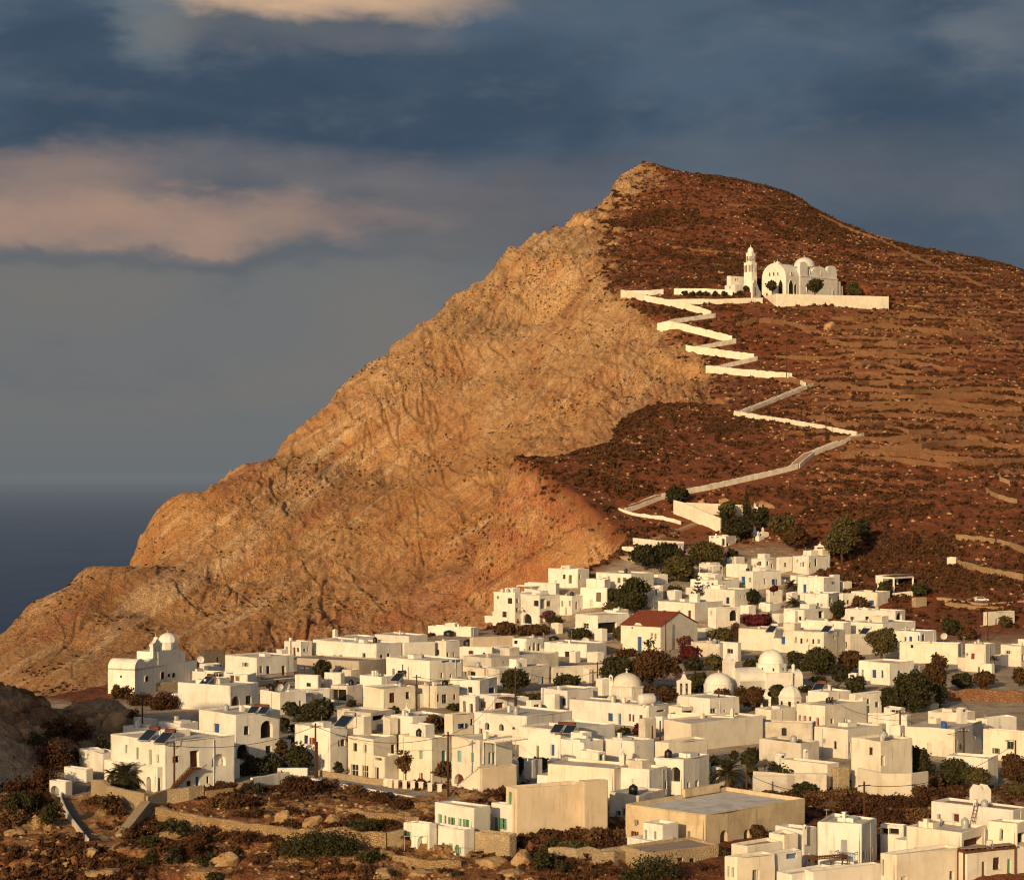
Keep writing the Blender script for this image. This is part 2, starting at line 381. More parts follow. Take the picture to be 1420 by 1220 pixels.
    # near rocks, left
    nr = t.mix(t.rng(n2, .35, .62), (.40, .21, .075), (.62, .42, .19))
    nr = t.mix(t.math('MULTIPLY', t.rng(t.noise(p, .55, 5, .65), .52, .66), .8), nr, (.17, .075, .03))
    nr = t.mix(t.math('MULTIPLY', t.rng(n3, .55, .68), .7), nr, (.13, .06, .026))
    gsh = t.rng(xyz.outputs[0], -66, -72); nr = t.mix(t.math('MULTIPLY', gsh, .8), nr, (.44, .27, .14))
    za = z.outputs['Alpha']
    nr = t.mix(t.rng(t.noise(p, .13, 5, .6), .42, .56, .15, .85), nr, sl); c2 = t.mix(za, c2, nr)
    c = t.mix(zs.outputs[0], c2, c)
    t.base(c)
    h = t.math('ADD', t.math('MULTIPLY', n3, .5), t.math('ADD', t.math('MULTIPLY', n2, 1.2), t.math('MULTIPLY', t.noise(p, 2.6, 4, .7), .25)))
    t.bump(h, 1.0, 1.6)
    return t.m
ter = bpy.data.objects.new('terrain', ter_me); COL.objects.link(ter); ter['kind'] = 'structure'
ter_me.materials.append(mat_terrain())

# sea
SEA = -250.0
t = NT('sea_water'); p = t.geo()
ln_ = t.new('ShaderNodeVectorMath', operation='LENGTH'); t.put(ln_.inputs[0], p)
hz_f = t.math('SUBTRACT', 1.0, t.math('POWER', 2.71828, t.math('MULTIPLY', ln_.outputs['Value'], -1/21000.0)))   # aerial haze painted into the sea's colour and emission, growing with distance
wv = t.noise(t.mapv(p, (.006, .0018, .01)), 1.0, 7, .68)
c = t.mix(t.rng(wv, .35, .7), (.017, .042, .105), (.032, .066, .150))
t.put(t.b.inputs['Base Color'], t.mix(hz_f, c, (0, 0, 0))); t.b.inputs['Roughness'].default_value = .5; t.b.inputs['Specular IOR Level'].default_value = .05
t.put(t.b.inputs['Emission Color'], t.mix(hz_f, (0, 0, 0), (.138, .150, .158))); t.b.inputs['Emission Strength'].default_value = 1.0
t.bump(t.noise(t.mapv(p, (.05, .02, .05)), 1.0, 5), .4, 3)
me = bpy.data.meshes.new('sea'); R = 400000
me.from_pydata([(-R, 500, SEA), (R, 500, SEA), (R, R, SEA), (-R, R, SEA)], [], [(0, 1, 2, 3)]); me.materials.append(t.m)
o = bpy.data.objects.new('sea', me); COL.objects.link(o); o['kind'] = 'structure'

# ------------------------------------------------------------------ light, sky, camera
SUN_AZ, SUN_EL = math.radians(25), math.radians(15)     # azimuth measured from straight behind, toward the left
sd = Vector((-math.sin(SUN_AZ)*math.cos(SUN_EL), -math.cos(SUN_AZ)*math.cos(SUN_EL), math.sin(SUN_EL)))
L = bpy.data.lights.new('sun', 'SUN'); L.energy = 4.25; L.angle = math.radians(.5); L.color = (1, .72, .385)
lo = bpy.data.objects.new('sun', L); COL.objects.link(lo); lo.rotation_euler = sd.to_track_quat('Z', 'Y').to_euler(); lo.location = sd*400

W = bpy.data.worlds.new('World'); SC.world = W; W.use_nodes = True
class WT(NT):
    def __init__(s): s.t = W.node_tree; s.n = s.t.nodes; s.l = s.t.links
w = WT(); bg = w.n['Background']
sky = w.new('ShaderNodeTexSky', sky_type='NISHITA'); sky.sun_disc = False; sky.sun_elevation = SUN_EL
sky.sun_rotation = math.atan2(sd.x, sd.y); sky.dust_density = 2.5
g = w.new('ShaderNodeTexCoord').outputs['Generated']
sx = w.new('ShaderNodeSeparateXYZ'); w.put(sx.inputs[0], g)
hl = w.math('SQRT', w.math('ADD', w.math('MULTIPLY', sx.outputs[0], sx.outputs[0]), w.math('ADD', w.math('MULTIPLY', sx.outputs[1], sx.outputs[1]), 1e-5)))
az = w.new('ShaderNodeMath', operation='ARCTAN2'); w.put(az.inputs[0], sx.outputs[0]); w.put(az.inputs[1], sx.outputs[1])
az = az.outputs[0]; el = w.math('DIVIDE', sx.outputs[2], hl)
# cloud space: azimuth and height in tenths of a radian
cv = w.new('ShaderNodeCombineXYZ'); w.put(cv.inputs[0], w.math('MULTIPLY', az, 10)); w.put(cv.inputs[1], w.math('MULTIPLY', el, 10)); cv = cv.outputs[0]
n_l = w.noise(w.mapv(cv, (.55, 1.25, 1), (3.1, 1.7, 0)), 1.0, 6, .55, .4)
n_m = w.noise(w.mapv(cv, (1.1, 2.2, 1), (7.1, 4.7, 0)), 1.0, 7, .6, .3)
n_s = w.noise(w.mapv(cv, (1.9, 5.0, 1), (1.1, 2.7, 0)), 1.0, 6, .55)
n_b = w.noise(w.mapv(cv, (.75, 2.4, 1), (4.3, 9.1, 0)), 1.0, 5, .5)
wob = w.math('SUBTRACT', n_m, .5); wob2 = w.math('SUBTRACT', n_l, .5)
elw = w.math('ADD', el, w.math('ADD', w.math('MULTIPLY', wob, .035), w.math('MULTIPLY', wob2, .03)))
azw = w.math('ADD', az, w.math('MULTIPLY', w.math('SUBTRACT', n_s, .5), .06))
def SKY(px, py): return ((px-HX)/F, (HY-py)/F)
def lin(r, g_, b): return tuple(((v/255+.055)/1.055)**2.4 for v in (r, g_, b))
dark = w.mix(w.rng(n_l, .36, .64), lin(60, 77, 96), lin(80, 97, 115))
dark = w.mix(w.math('MULTIPLY', w.rng(n_m, .48, .75), .45), dark, lin(100, 108, 116))
dark = w.mix(w.math('MULTIPLY', w.rng(n_s, .52, .72), .22), dark, lin(112, 118, 124)); dark = w.mix(w.math('MULTIPLY', w.rng(n_s, .48, .30), .18), dark, lin(54, 69, 87))
haze = w.mix(w.rng(n_l, .4, .62), lin(111, 113, 114), lin(117, 115, 112))
haze = w.mix(w.math('MULTIPLY', w.rng(n_m, .52, .7), .3), haze, lin(94, 102, 112))
haze = w.mix(w.rng(az, -.02, .2), haze, lin(84, 93, 105))
col_ = w.mix(w.rng(elw, .085, .125), haze, dark)
# horizon murk
col_ = w.mix(w.rng(el, .04, .016), col_, lin(110, 113, 114)); col_ = w.mix(w.rng(el, .022, -.001), col_, lin(106, 111, 114))
def blob(col, c, px, py, rx, ry, amt, nz, lo_=.0, pw=1.0):
    a0, e0 = SKY(px, py)
    da = w.math('DIVIDE', w.math('SUBTRACT', azw, a0), rx/F); de = w.math('DIVIDE', w.math('SUBTRACT', elw, e0), ry/F)
    r2 = w.math('ADD', w.math('MULTIPLY', da, da), w.math('MULTIPLY', de, de))
    m = w.rng(w.math('ADD', r2, w.math('ADD', w.math('MULTIPLY', w.math('SUBTRACT', .5, n_b), 2.2), w.math('MULTIPLY', w.math('SUBTRACT', .5, nz), 1.5))), 1.7, -.35)
    return w.mix(w.math('MULTIPLY', m, amt), col, c)
col_ = blob(col_, lin(100, 105, 112), 1180, 255, 420, 70, .55, n_m)
col_ = blob(col_, lin(116, 110, 108), 700, 300, 300, 75, .6, n_s)
col_ = blob(col_, lin(122, 117, 118), 220, 285, 430, 70, .6, n_s)
col_ = blob(col_, lin(178, 145, 123), 190, 316, 380, 38, .8, n_s)
col_ = blob(col_, lin(160, 134, 120), 50, 262, 170, 40, .6, n_s)
col_ = blob(col_, lin(88, 95, 103), 230, 360, 500, 14, .45, n_s)
col_ = blob(col_, lin(118, 126, 128), 215, 30, 80, 70, .8, n_s)
col_ = blob(col_, lin(116, 114, 113), 400, 45, 230, 38, .6, n_s)
col_ = blob(col_, lin(222, 184, 146), 440, -12, 230, 42, .95, n_s)
col_ = blob(col_, lin(112, 119, 127), 1400, 30, 110, 70, .6, n_s)
# outside the storm front the plain Nishita sky remains
front = w.rng(w.math('ABSOLUTE', az), 1.25, .65)
front = w.math('MULTIPLY', front, w.rng(el, .75, .4))
skyc = w.new('ShaderNodeVectorMath', operation='SCALE'); w.put(skyc.inputs[0], sky.outputs[0]); skyc.inputs['Scale'].default_value = 1.0
cl_ = w.new('ShaderNodeVectorMath', operation='SCALE'); w.put(cl_.inputs[0], col_); cl_.inputs['Scale'].default_value = 1/.075
w.put(bg.inputs[0], w.mix(front, skyc.outputs[0], cl_.outputs[0])); bg.inputs[1].default_value = .075

cam = bpy.data.cameras.new('camera'); co = bpy.data.objects.new('camera', cam); COL.objects.link(co)
co.location = (0, 0, 0); co.rotation_euler = (math.radians(90), 0, 0)
cam.sensor_width = 36; cam.lens = 36*F/1420; cam.shift_y = (HY-610)/1420; cam.clip_start = 1; cam.clip_end = 1e6
SC.camera = co
SC.view_settings.view_transform = 'Standard'; SC.view_settings.look = 'None'; SC.view_settings.exposure = 0
SC.render.engine = 'CYCLES'
SC.cycles.use_denoising = True
SC.cycles.filter_width = 1.2
SC.cycles.caustics_reflective = False; SC.cycles.caustics_refractive = False; SC.cycles.use_adaptive_sampling = False
SC.cycles.max_bounces = 5; SC.cycles.diffuse_bounces = 2
# ------------------------------------------------------------------ object helpers
TILES = dict(A=(0, 850, 3.2975), B=(380, 840, 4.1765), C=(660, 740, 4.4375), D=(940, 680, 3.944), E=(700, 880, 3.944), F=(1060, 860, 3.944),
 G=(1020, 1000, 3.55), H=(520, 1020, 2.731), I=(840, 330, 3.381), J=(1200, 640, 4.691), K=(230, 860, 5.68), L=(380, 860, 5.917), M=(560, 860, 5.917),
 N=(1220, 1100, 7.1), O=(980, 1120, 5.4615), P=(840, 680, 5.917), Q=(140, 860, 9.467), R=(930, 880, 7.1), S=(1240, 940, 7.622), U=(540, 1080, 3.944),
 V=(840, 1080, 4.733), W=(1250, 840, 8.353), X=(0, 1040, 4.733), Y=(280, 1060, 4.733), Z=(990, 330, 5.259), T=(700, 220, 1.972), o=(0, 0, 1.0))
def tp(t, x, y):
    a = TILES[t]; return a[0]+x/a[2], a[1]+y/a[2]
def H_(t, x, y, h=0.0): return hit(*tp(t, x, y), h)

def tagp(o, label=None, cat=None, group=None, kind=None):
    if label: o['label'] = label
    if cat: o['category'] = cat
    if group: o['group'] = group
    if kind: o['kind'] = kind
    return o
def empty(name, loc, rz=0.0, label=None, cat=None, group=None):
    o = bpy.data.objects.new(name, None); COL.objects.link(o); o.location = loc; o.rotation_euler = (0, 0, rz)
    o.empty_display_size = .5
    return tagp(o, label, cat, group)

class MB:
    def __init__(s): s.v = []; s.f = []
    def add(s, vs, fs):
        b = len(s.v); s.v += [tuple(q) for q in vs]; s.f += [tuple(b+i for i in f) for f in fs]
    def quad(s, a, b, c, d): s.add([a, b, c, d], [(0, 1, 2, 3)])
    def box(s, x0, y0, z0, x1, y1, z1):
        s.add([(x0, y0, z0), (x1, y0, z0), (x1, y1, z0), (x0, y1, z0), (x0, y0, z1), (x1, y0, z1), (x1, y1, z1), (x0, y1, z1)],
              [(3, 2, 1, 0), (4, 5, 6, 7), (0, 1, 5, 4), (1, 2, 6, 5), (2, 3, 7, 6), (3, 0, 4, 7)])
    def bar(s, a, b, w, h=None):
        """square bar from a to b"""
        a = Vector(a); b = Vector(b); d = (b-a).normalized(); h = h or w
        up = Vector((0, 0, 1)) if abs(d.z) < .95 else Vector((1, 0, 0))
        x = d.cross(up).normalized()*w/2; y = x.cross(d).normalized()*h/2
        vs = [a-x-y, a+x-y, a+x+y, a-x+y, b-x-y, b+x-y, b+x+y, b-x+y]
        s.add(vs, [(3, 2, 1, 0), (4, 5, 6, 7), (0, 1, 5, 4), (1, 2, 6, 5), (2, 3, 7, 6), (3, 0, 4, 7)])
    def tube(s, pts, rad, n=6, cap=True):
        pts = [Vector(p) for p in pts]; rings = []
        for i, p in enumerate(pts):
            d = (pts[min(i+1, len(pts)-1)]-pts[max(i-1, 0)]).normalized()
            up = Vector((0, 0, 1)) if abs(d.z) < .9 else Vector((1, 0, 0))
            x = d.cross(up).normalized(); y = x.cross(d)
            r = rad[i] if isinstance(rad, (list, tuple)) else rad
            rings.append([p+x*math.cos(2*math.pi*k/n)*r+y*math.sin(2*math.pi*k/n)*r for k in range(n)])
        b = len(s.v)
        for rg in rings: s.v += [tuple(q) for q in rg]
        for i in range(len(rings)-1):
            for k in range(n):
                k2 = (k+1) % n
                s.f.append((b+i*n+k, b+i*n+k2, b+(i+1)*n+k2, b+(i+1)*n+k))
        if cap:
            s.f.append(tuple(b+k for k in range(n))[::-1]); s.f.append(tuple(b+(len(rings)-1)*n+k for k in range(n)))
    def lathe(s, c, prof, n=24, a0=0.0, a1=2*math.pi, ax=(1, 0, 0), ay=(0, 1, 0)):
        """prof: (radius, z) list"""
        c = Vector(c); ax = Vector(ax); ay = Vector(ay); full = abs(a1-a0-2*math.pi) < 1e-6
        b = len(s.v); m = n if full else n+1
        for r, z in prof:
            for k in range(m):
                t = a0+(a1-a0)*k/n
                s.v.append(tuple(c+ax*math.cos(t)*r+ay*math.sin(t)*r+Vector((0, 0, z))))
        for i in range(len(prof)-1):
            for k in range(n):
                k2 = (k+1) % m if full else k+1
                s.f.append((b+i*m+k, b+i*m+k2, b+(i+1)*m+k2, b+(i+1)*m+k))
    def build(s, name, mat, parent=None, smooth=False, label=None):
        me = bpy.data.meshes.new(name); me.from_pydata(s.v, [], s.f)
        if smooth: me.polygons.foreach_set('use_smooth', [True]*len(me.polygons))
        me.materials.append(mat)
        o = bpy.data.objects.new(name, me); COL.objects.link(o)
        if parent is not None: o.parent = parent
        if label: o['label'] = label
        return o
    def xf(s, fn): s.v = [tuple(fn(Vector(q))) for q in s.v]; return s

# ------------------------------------------------------------------ materials for objects
def plaster(name, c, dirt, amt=.5, streak=.5, bump=.5):
    t = NT(name); p = t.geo(); oi = t.new('ShaderNodeObjectInfo')
    n1 = t.noise(p, .45, 5, .6); n2 = t.noise(t.mapv(p, (1.6, 1.6, .16)), 1.0, 5, .65); n3 = t.noise(p, 6, 4, .6); n4 = t.noise(p, .16, 3, .5)
    c2 = t.mix(t.math('MULTIPLY', oi.outputs['Random'], .55), c, tuple(q*k for q, k in zip(c, (.98, .94, .87))))
    c2 = t.mix(t.math('MULTIPLY', t.rng(n4, .5, .56), .35), c2, tuple(q*k for q, k in zip(c, (.86, .80, .70))))
    c2 = t.mix(t.math('MULTIPLY', t.rng(n1, .42, .72), amt), c2, dirt)
    c2 = t.mix(t.math('MULTIPLY', t.rng(n2, .53, .72), streak), c2, tuple(q*.68 for q in dirt))
    c2 = t.mix(t.math('MULTIPLY', t.rng(n3, .6, .75), .15), c2, tuple(q*.6 for q in dirt))
    hs = t.new('ShaderNodeHueSaturation'); t.put(hs.inputs['Value'], t.math('ADD', t.math('MULTIPLY', oi.outputs['Random'], .20), .84)); t.put(hs.inputs['Color'], c2)
    t.base(hs.outputs[0]); t.bump(t.math('ADD', t.math('MULTIPLY', n1, .8), t.math('MULTIPLY', n3, .3)), bump, .16)
    return t.m
def stone(name, c1, c2, mortar, sc=2.2, flat=1.6):
    t = NT(name); p = t.mapv(t.geo(), (1, 1, flat)); w_ = t.noise(t.geo(), 1.3, 3)
    e = t.vor(p, sc, 'DISTANCE_TO_EDGE'); cc = t.vor(p, sc, 'F1', 'Color'); s = t.new('ShaderNodeSeparateColor'); t.l.new(cc, s.inputs[0])
    c = t.mix(s.outputs[0], c1, c2); c = t.mix(t.math('MULTIPLY', s.outputs[1], .35), c, tuple(q*.5 for q in c1))
    c = t.mix(t.rng(t.noise(t.geo(), .35, 4), .4, .7, 0, .4), c, tuple(q*.6 for q in c2))
    c = t.mix(t.rng(e, .10, .02), c, mortar); t.base(c)
    t.bump(t.math('ADD', t.rng(e, 0, .16), t.math('MULTIPLY', w_, .4)), .9, .12); return t.m
def plain(name, c, rough=.7, var=.25, sc=3.0, spec=.2, bump=0.0):
    t = NT(name); n = t.noise(t.geo(), sc, 4, .6)
    t.base(t.mix(t.rng(n, .35, .7, 0, var), c, tuple(q*.45 for q in c))); t.b.inputs['Roughness'].default_value = rough
    t.b.inputs['Specular IOR Level'].default_value = spec
    if bump: t.bump(n, bump, .05)
    return t.m
def leafm(name, c1, c2, c3=None, sc=1.2):
    t = NT(name); n = t.noise(t.geo(), sc, 3, .7); n2 = t.noise(t.geo(), 7, 2, .5)
    c = t.mix(t.rng(n, .35, .65), c1, c2); c = t.mix(t.rng(n2, .5, .72, 0, .6), c, c3 or c2); t.base(c)
    t.b.inputs['Roughness'].default_value = .75
    return t.m
def planks(name, c, sc=7.0):
    t = NT(name); p = t.obj(); n = t.noise(p, 4, 4)
    w_ = t.new('ShaderNodeTexWave', wave_type='BANDS', bands_direction='Z'); t.put(w_.inputs[0], p); w_.inputs['Scale'].default_value = sc; w_.inputs['Distortion'].default_value = .3
    c2 = t.mix(t.rng(w_.outputs['Fac'], .25, .02, 0, .6), c, tuple(q*.35 for q in c)); c2 = t.mix(t.rng(n, .45, .75, 0, .35), c2, tuple(q*.55 for q in c))
    t.base(c2); t.b.inputs['Roughness'].default_value = .6; t.bump(w_.outputs['Fac'], .3, .03); return t.m
M = dict(
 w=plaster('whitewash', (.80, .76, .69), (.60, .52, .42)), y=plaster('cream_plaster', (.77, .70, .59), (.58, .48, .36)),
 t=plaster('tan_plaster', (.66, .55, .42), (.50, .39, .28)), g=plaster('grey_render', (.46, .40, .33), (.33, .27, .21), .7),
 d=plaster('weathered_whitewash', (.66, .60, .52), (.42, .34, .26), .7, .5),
 r=plaster('roof_screed', (.76, .68, .57), (.50, .41, .33), .8, .2), rw=plaster('roof_white', (.80, .76, .70), (.50, .42, .34), .8, .2), rd=plaster('roof_dark', (.42, .33, .26), (.28, .21, .16), .7),
 sb=plaster('old_stone_plaster', (.66, .53, .36), (.48, .36, .22), .8, .5, 1.0), s=stone('rubble_stone', (.60, .46, .29), (.48, .34, .19), (.50, .38, .25), 3.0), sd=stone('dark_stone', (.20, .16, .12), (.14, .11, .085), (.19, .155, .12)),
 dry=stone('dry_stone', (.58, .40, .22), (.40, .25, .12), (.24, .14, .07), 3.4, 1.7), dryred=stone('slope_stone', (.33, .17, .085), (.25, .12, .058), (.17, .08, .04), 1.7, 1.8),
 glass=plain('window_glass', (.030, .028, .026), .18, .2, 2, .5), void=plain('dark_interior', (.022, .017, .013), .9),
 fw=plain('white_paint', (.70, .66, .60), .5), bar=plain('dark_metal', (.03, .022, .018), .5), rust=plain('rusty_metal', (.10, .04, .02), .6), steel=plain('grey_metal', (.35, .35, .34), .35, .2, 3, .5),
 wood=plain('brown_wood', (.13, .05, .022), .7, .5, 6), pole=plain('pole_wood', (.075, .035, .02), .8, .4, 6), conc=plain('concrete', (.30, .25, .20), .9, .4, 1.5, .1, .3), asph=plain('lane_concrete', (.22, .18, .145), .9, .4, 1.5, .1, .3),
 roadm=plain('road_concrete', (.34, .33, .33), .85, .3, 1.5, .1, .3), path=plain('path_paving', (.40, .25, .15), .9, .5, 1.5, .1, .4),
 black=plain('black_plastic', (.014, .012, .011), .45, .3, 2, .4), panel=plain('solar_glass', (.02, .024, .035), .12, .1, 2, .6), red=plain('red_tank', (.15, .045, .03), .5), bell=plain('bell_bronze', (.10, .06, .03), .4, .2, 3, .5),
 terra=plain('terracotta', (.33, .12, .06), .85, .4, 4, .1), carw=plain('car_paint', (.62, .60, .56), .3, .1, 2, .5), tyre=plain('tyre_rubber', (.02, .02, .02), .9), bluep=plain('blue_plastic', (.03, .10, .32), .5),
 bark=plain('bark', (.085, .05, .03), .95, .5, 5), palmbark=plain('palm_bark', (.10, .06, .035), .95, .5, 5),
 lf=leafm('leaf_dark', (.024, .024, .007), (.045, .040, .013), (.062, .050, .016)), lo=leafm('leaf_olive', (.054, .045, .016), (.085, .065, .021), (.112, .081, .027)), lp=leafm('leaf_pine', (.020, .021, .009), (.037, .033, .011), (.050, .037, .013)),
 lb=leafm('leaf_brown', (.050, .024, .010), (.085, .043, .015), (.117, .062, .022)), lr=leafm('leaf_bougainvillea', (.055, .010, .010), (.12, .012, .016), (.03, .022, .010)), lpalm=leafm('leaf_palm', (.025, .025, .010), (.050, .040, .015), (.068, .045, .018)), lpink=leafm('leaf_pink', (.13, .045, .045), (.09, .035, .03), (.05, .03, .016)),
 scrub=leafm('leaf_scrub', (.045, .019, .008), (.080, .033, .013), (.12, .055, .020), .35), rockm=None, dgrass=leafm('dry_grass', (.16, .085, .034), (.10, .046, .018), (.24, .135, .05)))
PC = dict(b=(.035, .10, .28), g=(.10, .30, .17), n=(.13, .035, .02), y=(.30, .31, .33), t=(.22, .42, .42), c=(.62, .56, .46), k=(.035, .025, .02), o=(.16, .13, .06), r=(.26, .03, .018), w=(.7, .66, .6), l=(.14, .22, .42), s=(.28, .34, .30))
PM = {}
def pmat(c):
    if c not in PM: PM[c] = planks('painted_wood_'+dict(b='blue', g='green', n='brown', y='grey', t='turquoise', c='cream', k='black', o='olive', r='red', w='white', l='lilac', s='sage')[c], PC[c])
    return PM[c]
def rock_mat(name, a, b, c):
    t = NT(name); p = t.geo(); n = t.noise(p, .5, 6, .65); n2 = t.noise(p, 2.2, 6, .7)
    col = t.mix(t.rng(n, .35, .65), a, b); col = t.mix(t.rng(n2, .55, .68), col, c); t.base(col)
    t.bump(t.math('ADD', n2, n), .9, .4); return t.m
M['rockm'] = rock_mat('boulder_rock', (.38, .22, .10), (.52, .35, .18), (.14, .07, .035))
M['rockr'] = rock_mat('slope_rock', (.42, .22, .10), (.52, .32, .16), (.20, .09, .04))

# ------------------------------------------------------------------ houses
class Frame:
    """local frame: origin at the near corner; x along the right face, y along the left face"""
    def __init__(s, C, a):
        s.C = Vector(C); s.a = math.radians(a)
        s.ex = Vector((math.sin(s.a), math.cos(s.a), 0)); s.ey = Vector((-math.cos(s.a), math.sin(s.a), 0)); s.rz = math.pi/2-s.a
    def along(s, d, px):
        q = (px-HX)/F; den = d.x-q*d.y
        return (s.C.y*q-s.C.x)/den if abs(den) > 1e-6 else 0
    def sL(s, px): return s.along(s.ey, px)
    def sR(s, px): return s.along(s.ex, px)
    def zat(s, py, y): return (HY-py)/F*y-s.C.z
    def w(s, x, y, z=0): return s.C+s.ex*x+s.ey*y+Vector((0, 0, z))

HOUSES = []
def ring(LX, LY, d, r, n=3):
    r = max(r-d, .03); out = []
    for cx, cy, a0 in ((d+r, d+r, math.pi), (LX-d-r, d+r, 1.5*math.pi), (LX-d-r, LY-d-r, 0), (d+r, LY-d-r, .5*math.pi)):
        for k in range(n+1):
            t = a0+.5*math.pi*k/n
            out.append((cx+r*math.cos(t), cy+r*math.sin(t)))
    return out

def parse(ops):
    res = []
    for o in (ops or '').split(';'):
        o = o.split()
        if o: res.append((o[0], o[1], *[float(q) for q in o[2:6]]))
    return res

def frame_of(t, xl, xc, xr, yt, yb, a):
    pxl, _ = tp(t, xl, 0); pxc, pyt = tp(t, xc, yt); pxr, _ = tp(t, xr, 0)
    if yb < 20 and yb != 0:      # metres
        yb = yb if yb <= 3.2 else 3.2+(yb-3.2)*.55
        top = hit(pxc, pyt, yb); Hh = yb; C = Vector((top.x, top.y, top.z-yb))
    else:
        C = hit(*tp(t, xc, yb)); Hh = (HY-pyt)/F*C.y-C.z
    fr = Frame(C, a)
    LY = fr.sL(pxl); LX = fr.sR(pxr)
    return fr, LX, LY, Hh

def walls(mb, LX, LY, Hh, opsL, opsR, zb, par=.30, gable=None, r=.14):
    """outer shell with real openings; parapet round the roof"""
    def face(Lg, ops, P3):
        ss = sorted(set([r, Lg-r]+[q for o in ops for q in (o['s0'], o['s1'])])); top = Hh-.10
        zs = sorted(set([zb, top]+[q for o in ops for q in (o['z0'], o['z1'])]))
        for i in range(len(ss)-1):
            for j in range(len(zs)-1):
                cs, cz = (ss[i]+ss[i+1])/2, (zs[j]+zs[j+1])/2
                if ss[i+1]-ss[i] < 1e-4 or zs[j+1]-zs[j] < 1e-4: continue
                if any(o['s0'] < cs < o['s1'] and o['z0'] < cz < o['z1'] for o in ops): continue
                mb.quad(P3(ss[i], zs[j], 0), P3(ss[i+1], zs[j], 0), P3(ss[i+1], zs[j+1], 0), P3(ss[i], zs[j+1], 0))
        for o in ops:
            s0, s1, z0, z1, d = o['s0'], o['s1'], o['z0'], o['z1'], o['d']
            if o['arch']:
                rr = min((s1-s0)/2, (z1-z0)*.6); zc = z1-rr; N = 8; cxm = (s0+s1)/2; ra = (s1-s0)/2
                arc = [(cxm-ra*math.cos(math.pi*k/N), zc+rr*math.sin(math.pi*k/N)) for k in range(N+1)]
                for k in range(N):
                    (a0, b0), (a1, b1) = arc[k], arc[k+1]
                    mb.quad(P3(a0, b0, 0), P3(a1, b1, 0), P3(a1, z1, 0), P3(a0, z1, 0))
                    mb.quad(P3(a0, b0, 0), P3(a1, b1, 0), P3(a1, b1, d), P3(a0, b0, d))
                mb.quad(P3(s0, z0, 0), P3(s0, zc, 0), P3(s0, zc, d), P3(s0, z0, d)); mb.quad(P3(s1, z0, 0), P3(s1, zc, 0), P3(s1, zc, d), P3(s1, z0, d))
            else:
                mb.quad(P3(s0, z0, 0), P3(s0, z1, 0), P3(s0, z1, d), P3(s0, z0, d)); mb.quad(P3(s1, z0, 0), P3(s1, z1, 0), P3(s1, z1, d), P3(s1, z0, d))
                mb.quad(P3(s0, z1, 0), P3(s1, z1, 0), P3(s1, z1, d), P3(s0, z1, d))
            mb.quad(P3(s0, z0, 0), P3(s1, z0, 0), P3(s1, z0, d), P3(s0, z0, d))
    face(LX, opsR, lambda s, z, d: (s, d, z))
    face(LY, opsL, lambda s, z, d: (d, s, z))
    mb.quad((LX, r, zb), (LX, LY-r, zb), (LX, LY-r, Hh-.1), (LX, r, Hh-.1)); mb.quad((r, LY, zb), (LX-r, LY, zb), (LX-r, LY, Hh-.1), (r, LY, Hh-.1))
    R0 = ring(LX, LY, 0, r); n = len(R0)
    for c in range(4):
        for k in range(3):
            a, b = R0[c*4+k], R0[c*4+k+1]
            mb.quad((*a, zb), (*b, zb), (*b, Hh-.1), (*a, Hh-.1))
    levels = [(0, Hh-.1), (.045, Hh-.03), (.11, Hh), (.24, Hh), (.27, Hh-.05), (.28, Hh-par-.05)]
    rs = [[(*q, z) for q in ring(LX, LY, d, r)] for d, z in levels]
    for A_, B_ in zip(rs, rs[1:]):
        for k in range(n):
            k2 = (k+1) % n
            mb.quad(A_[k], A_[k2], B_[k2], B_[k])

def fit(o, fr, face, t, Lg, Hh):
    k, c, x0, y0, x1, y1 = o
    px0, py0 = tp(t, x0, y0); px1, py1 = tp(t, x1, y1)
    fn = fr.sL if face == 'L' else fr.sR; d = fr.ey if face == 'L' else fr.ex
    s0, s1 = sorted((fn(px0), fn(px1))); sm = (s0+s1)/2
    if s1-s0 < .4: s0, s1 = sm-.2, sm+.2
    yy_ = fr.C.y+d.y*sm
    z1 = fr.zat(py0, yy_); z0 = fr.zat(py1, yy_)
    s0 = max(s0, .22); s1 = min(s1, Lg-.22); z0 = max(z0, -.3); z1 = min(z1, Hh-.22)
    if s1-s0 < .25 or z1-z0 < .25: return None
    dep = .70 if k in 'ar' else .26
    return dict(k=k, c=c, s0=s0, s1=s1, z0=z0, z1=z1, d=dep, arch=(k == 'a'), f=face)

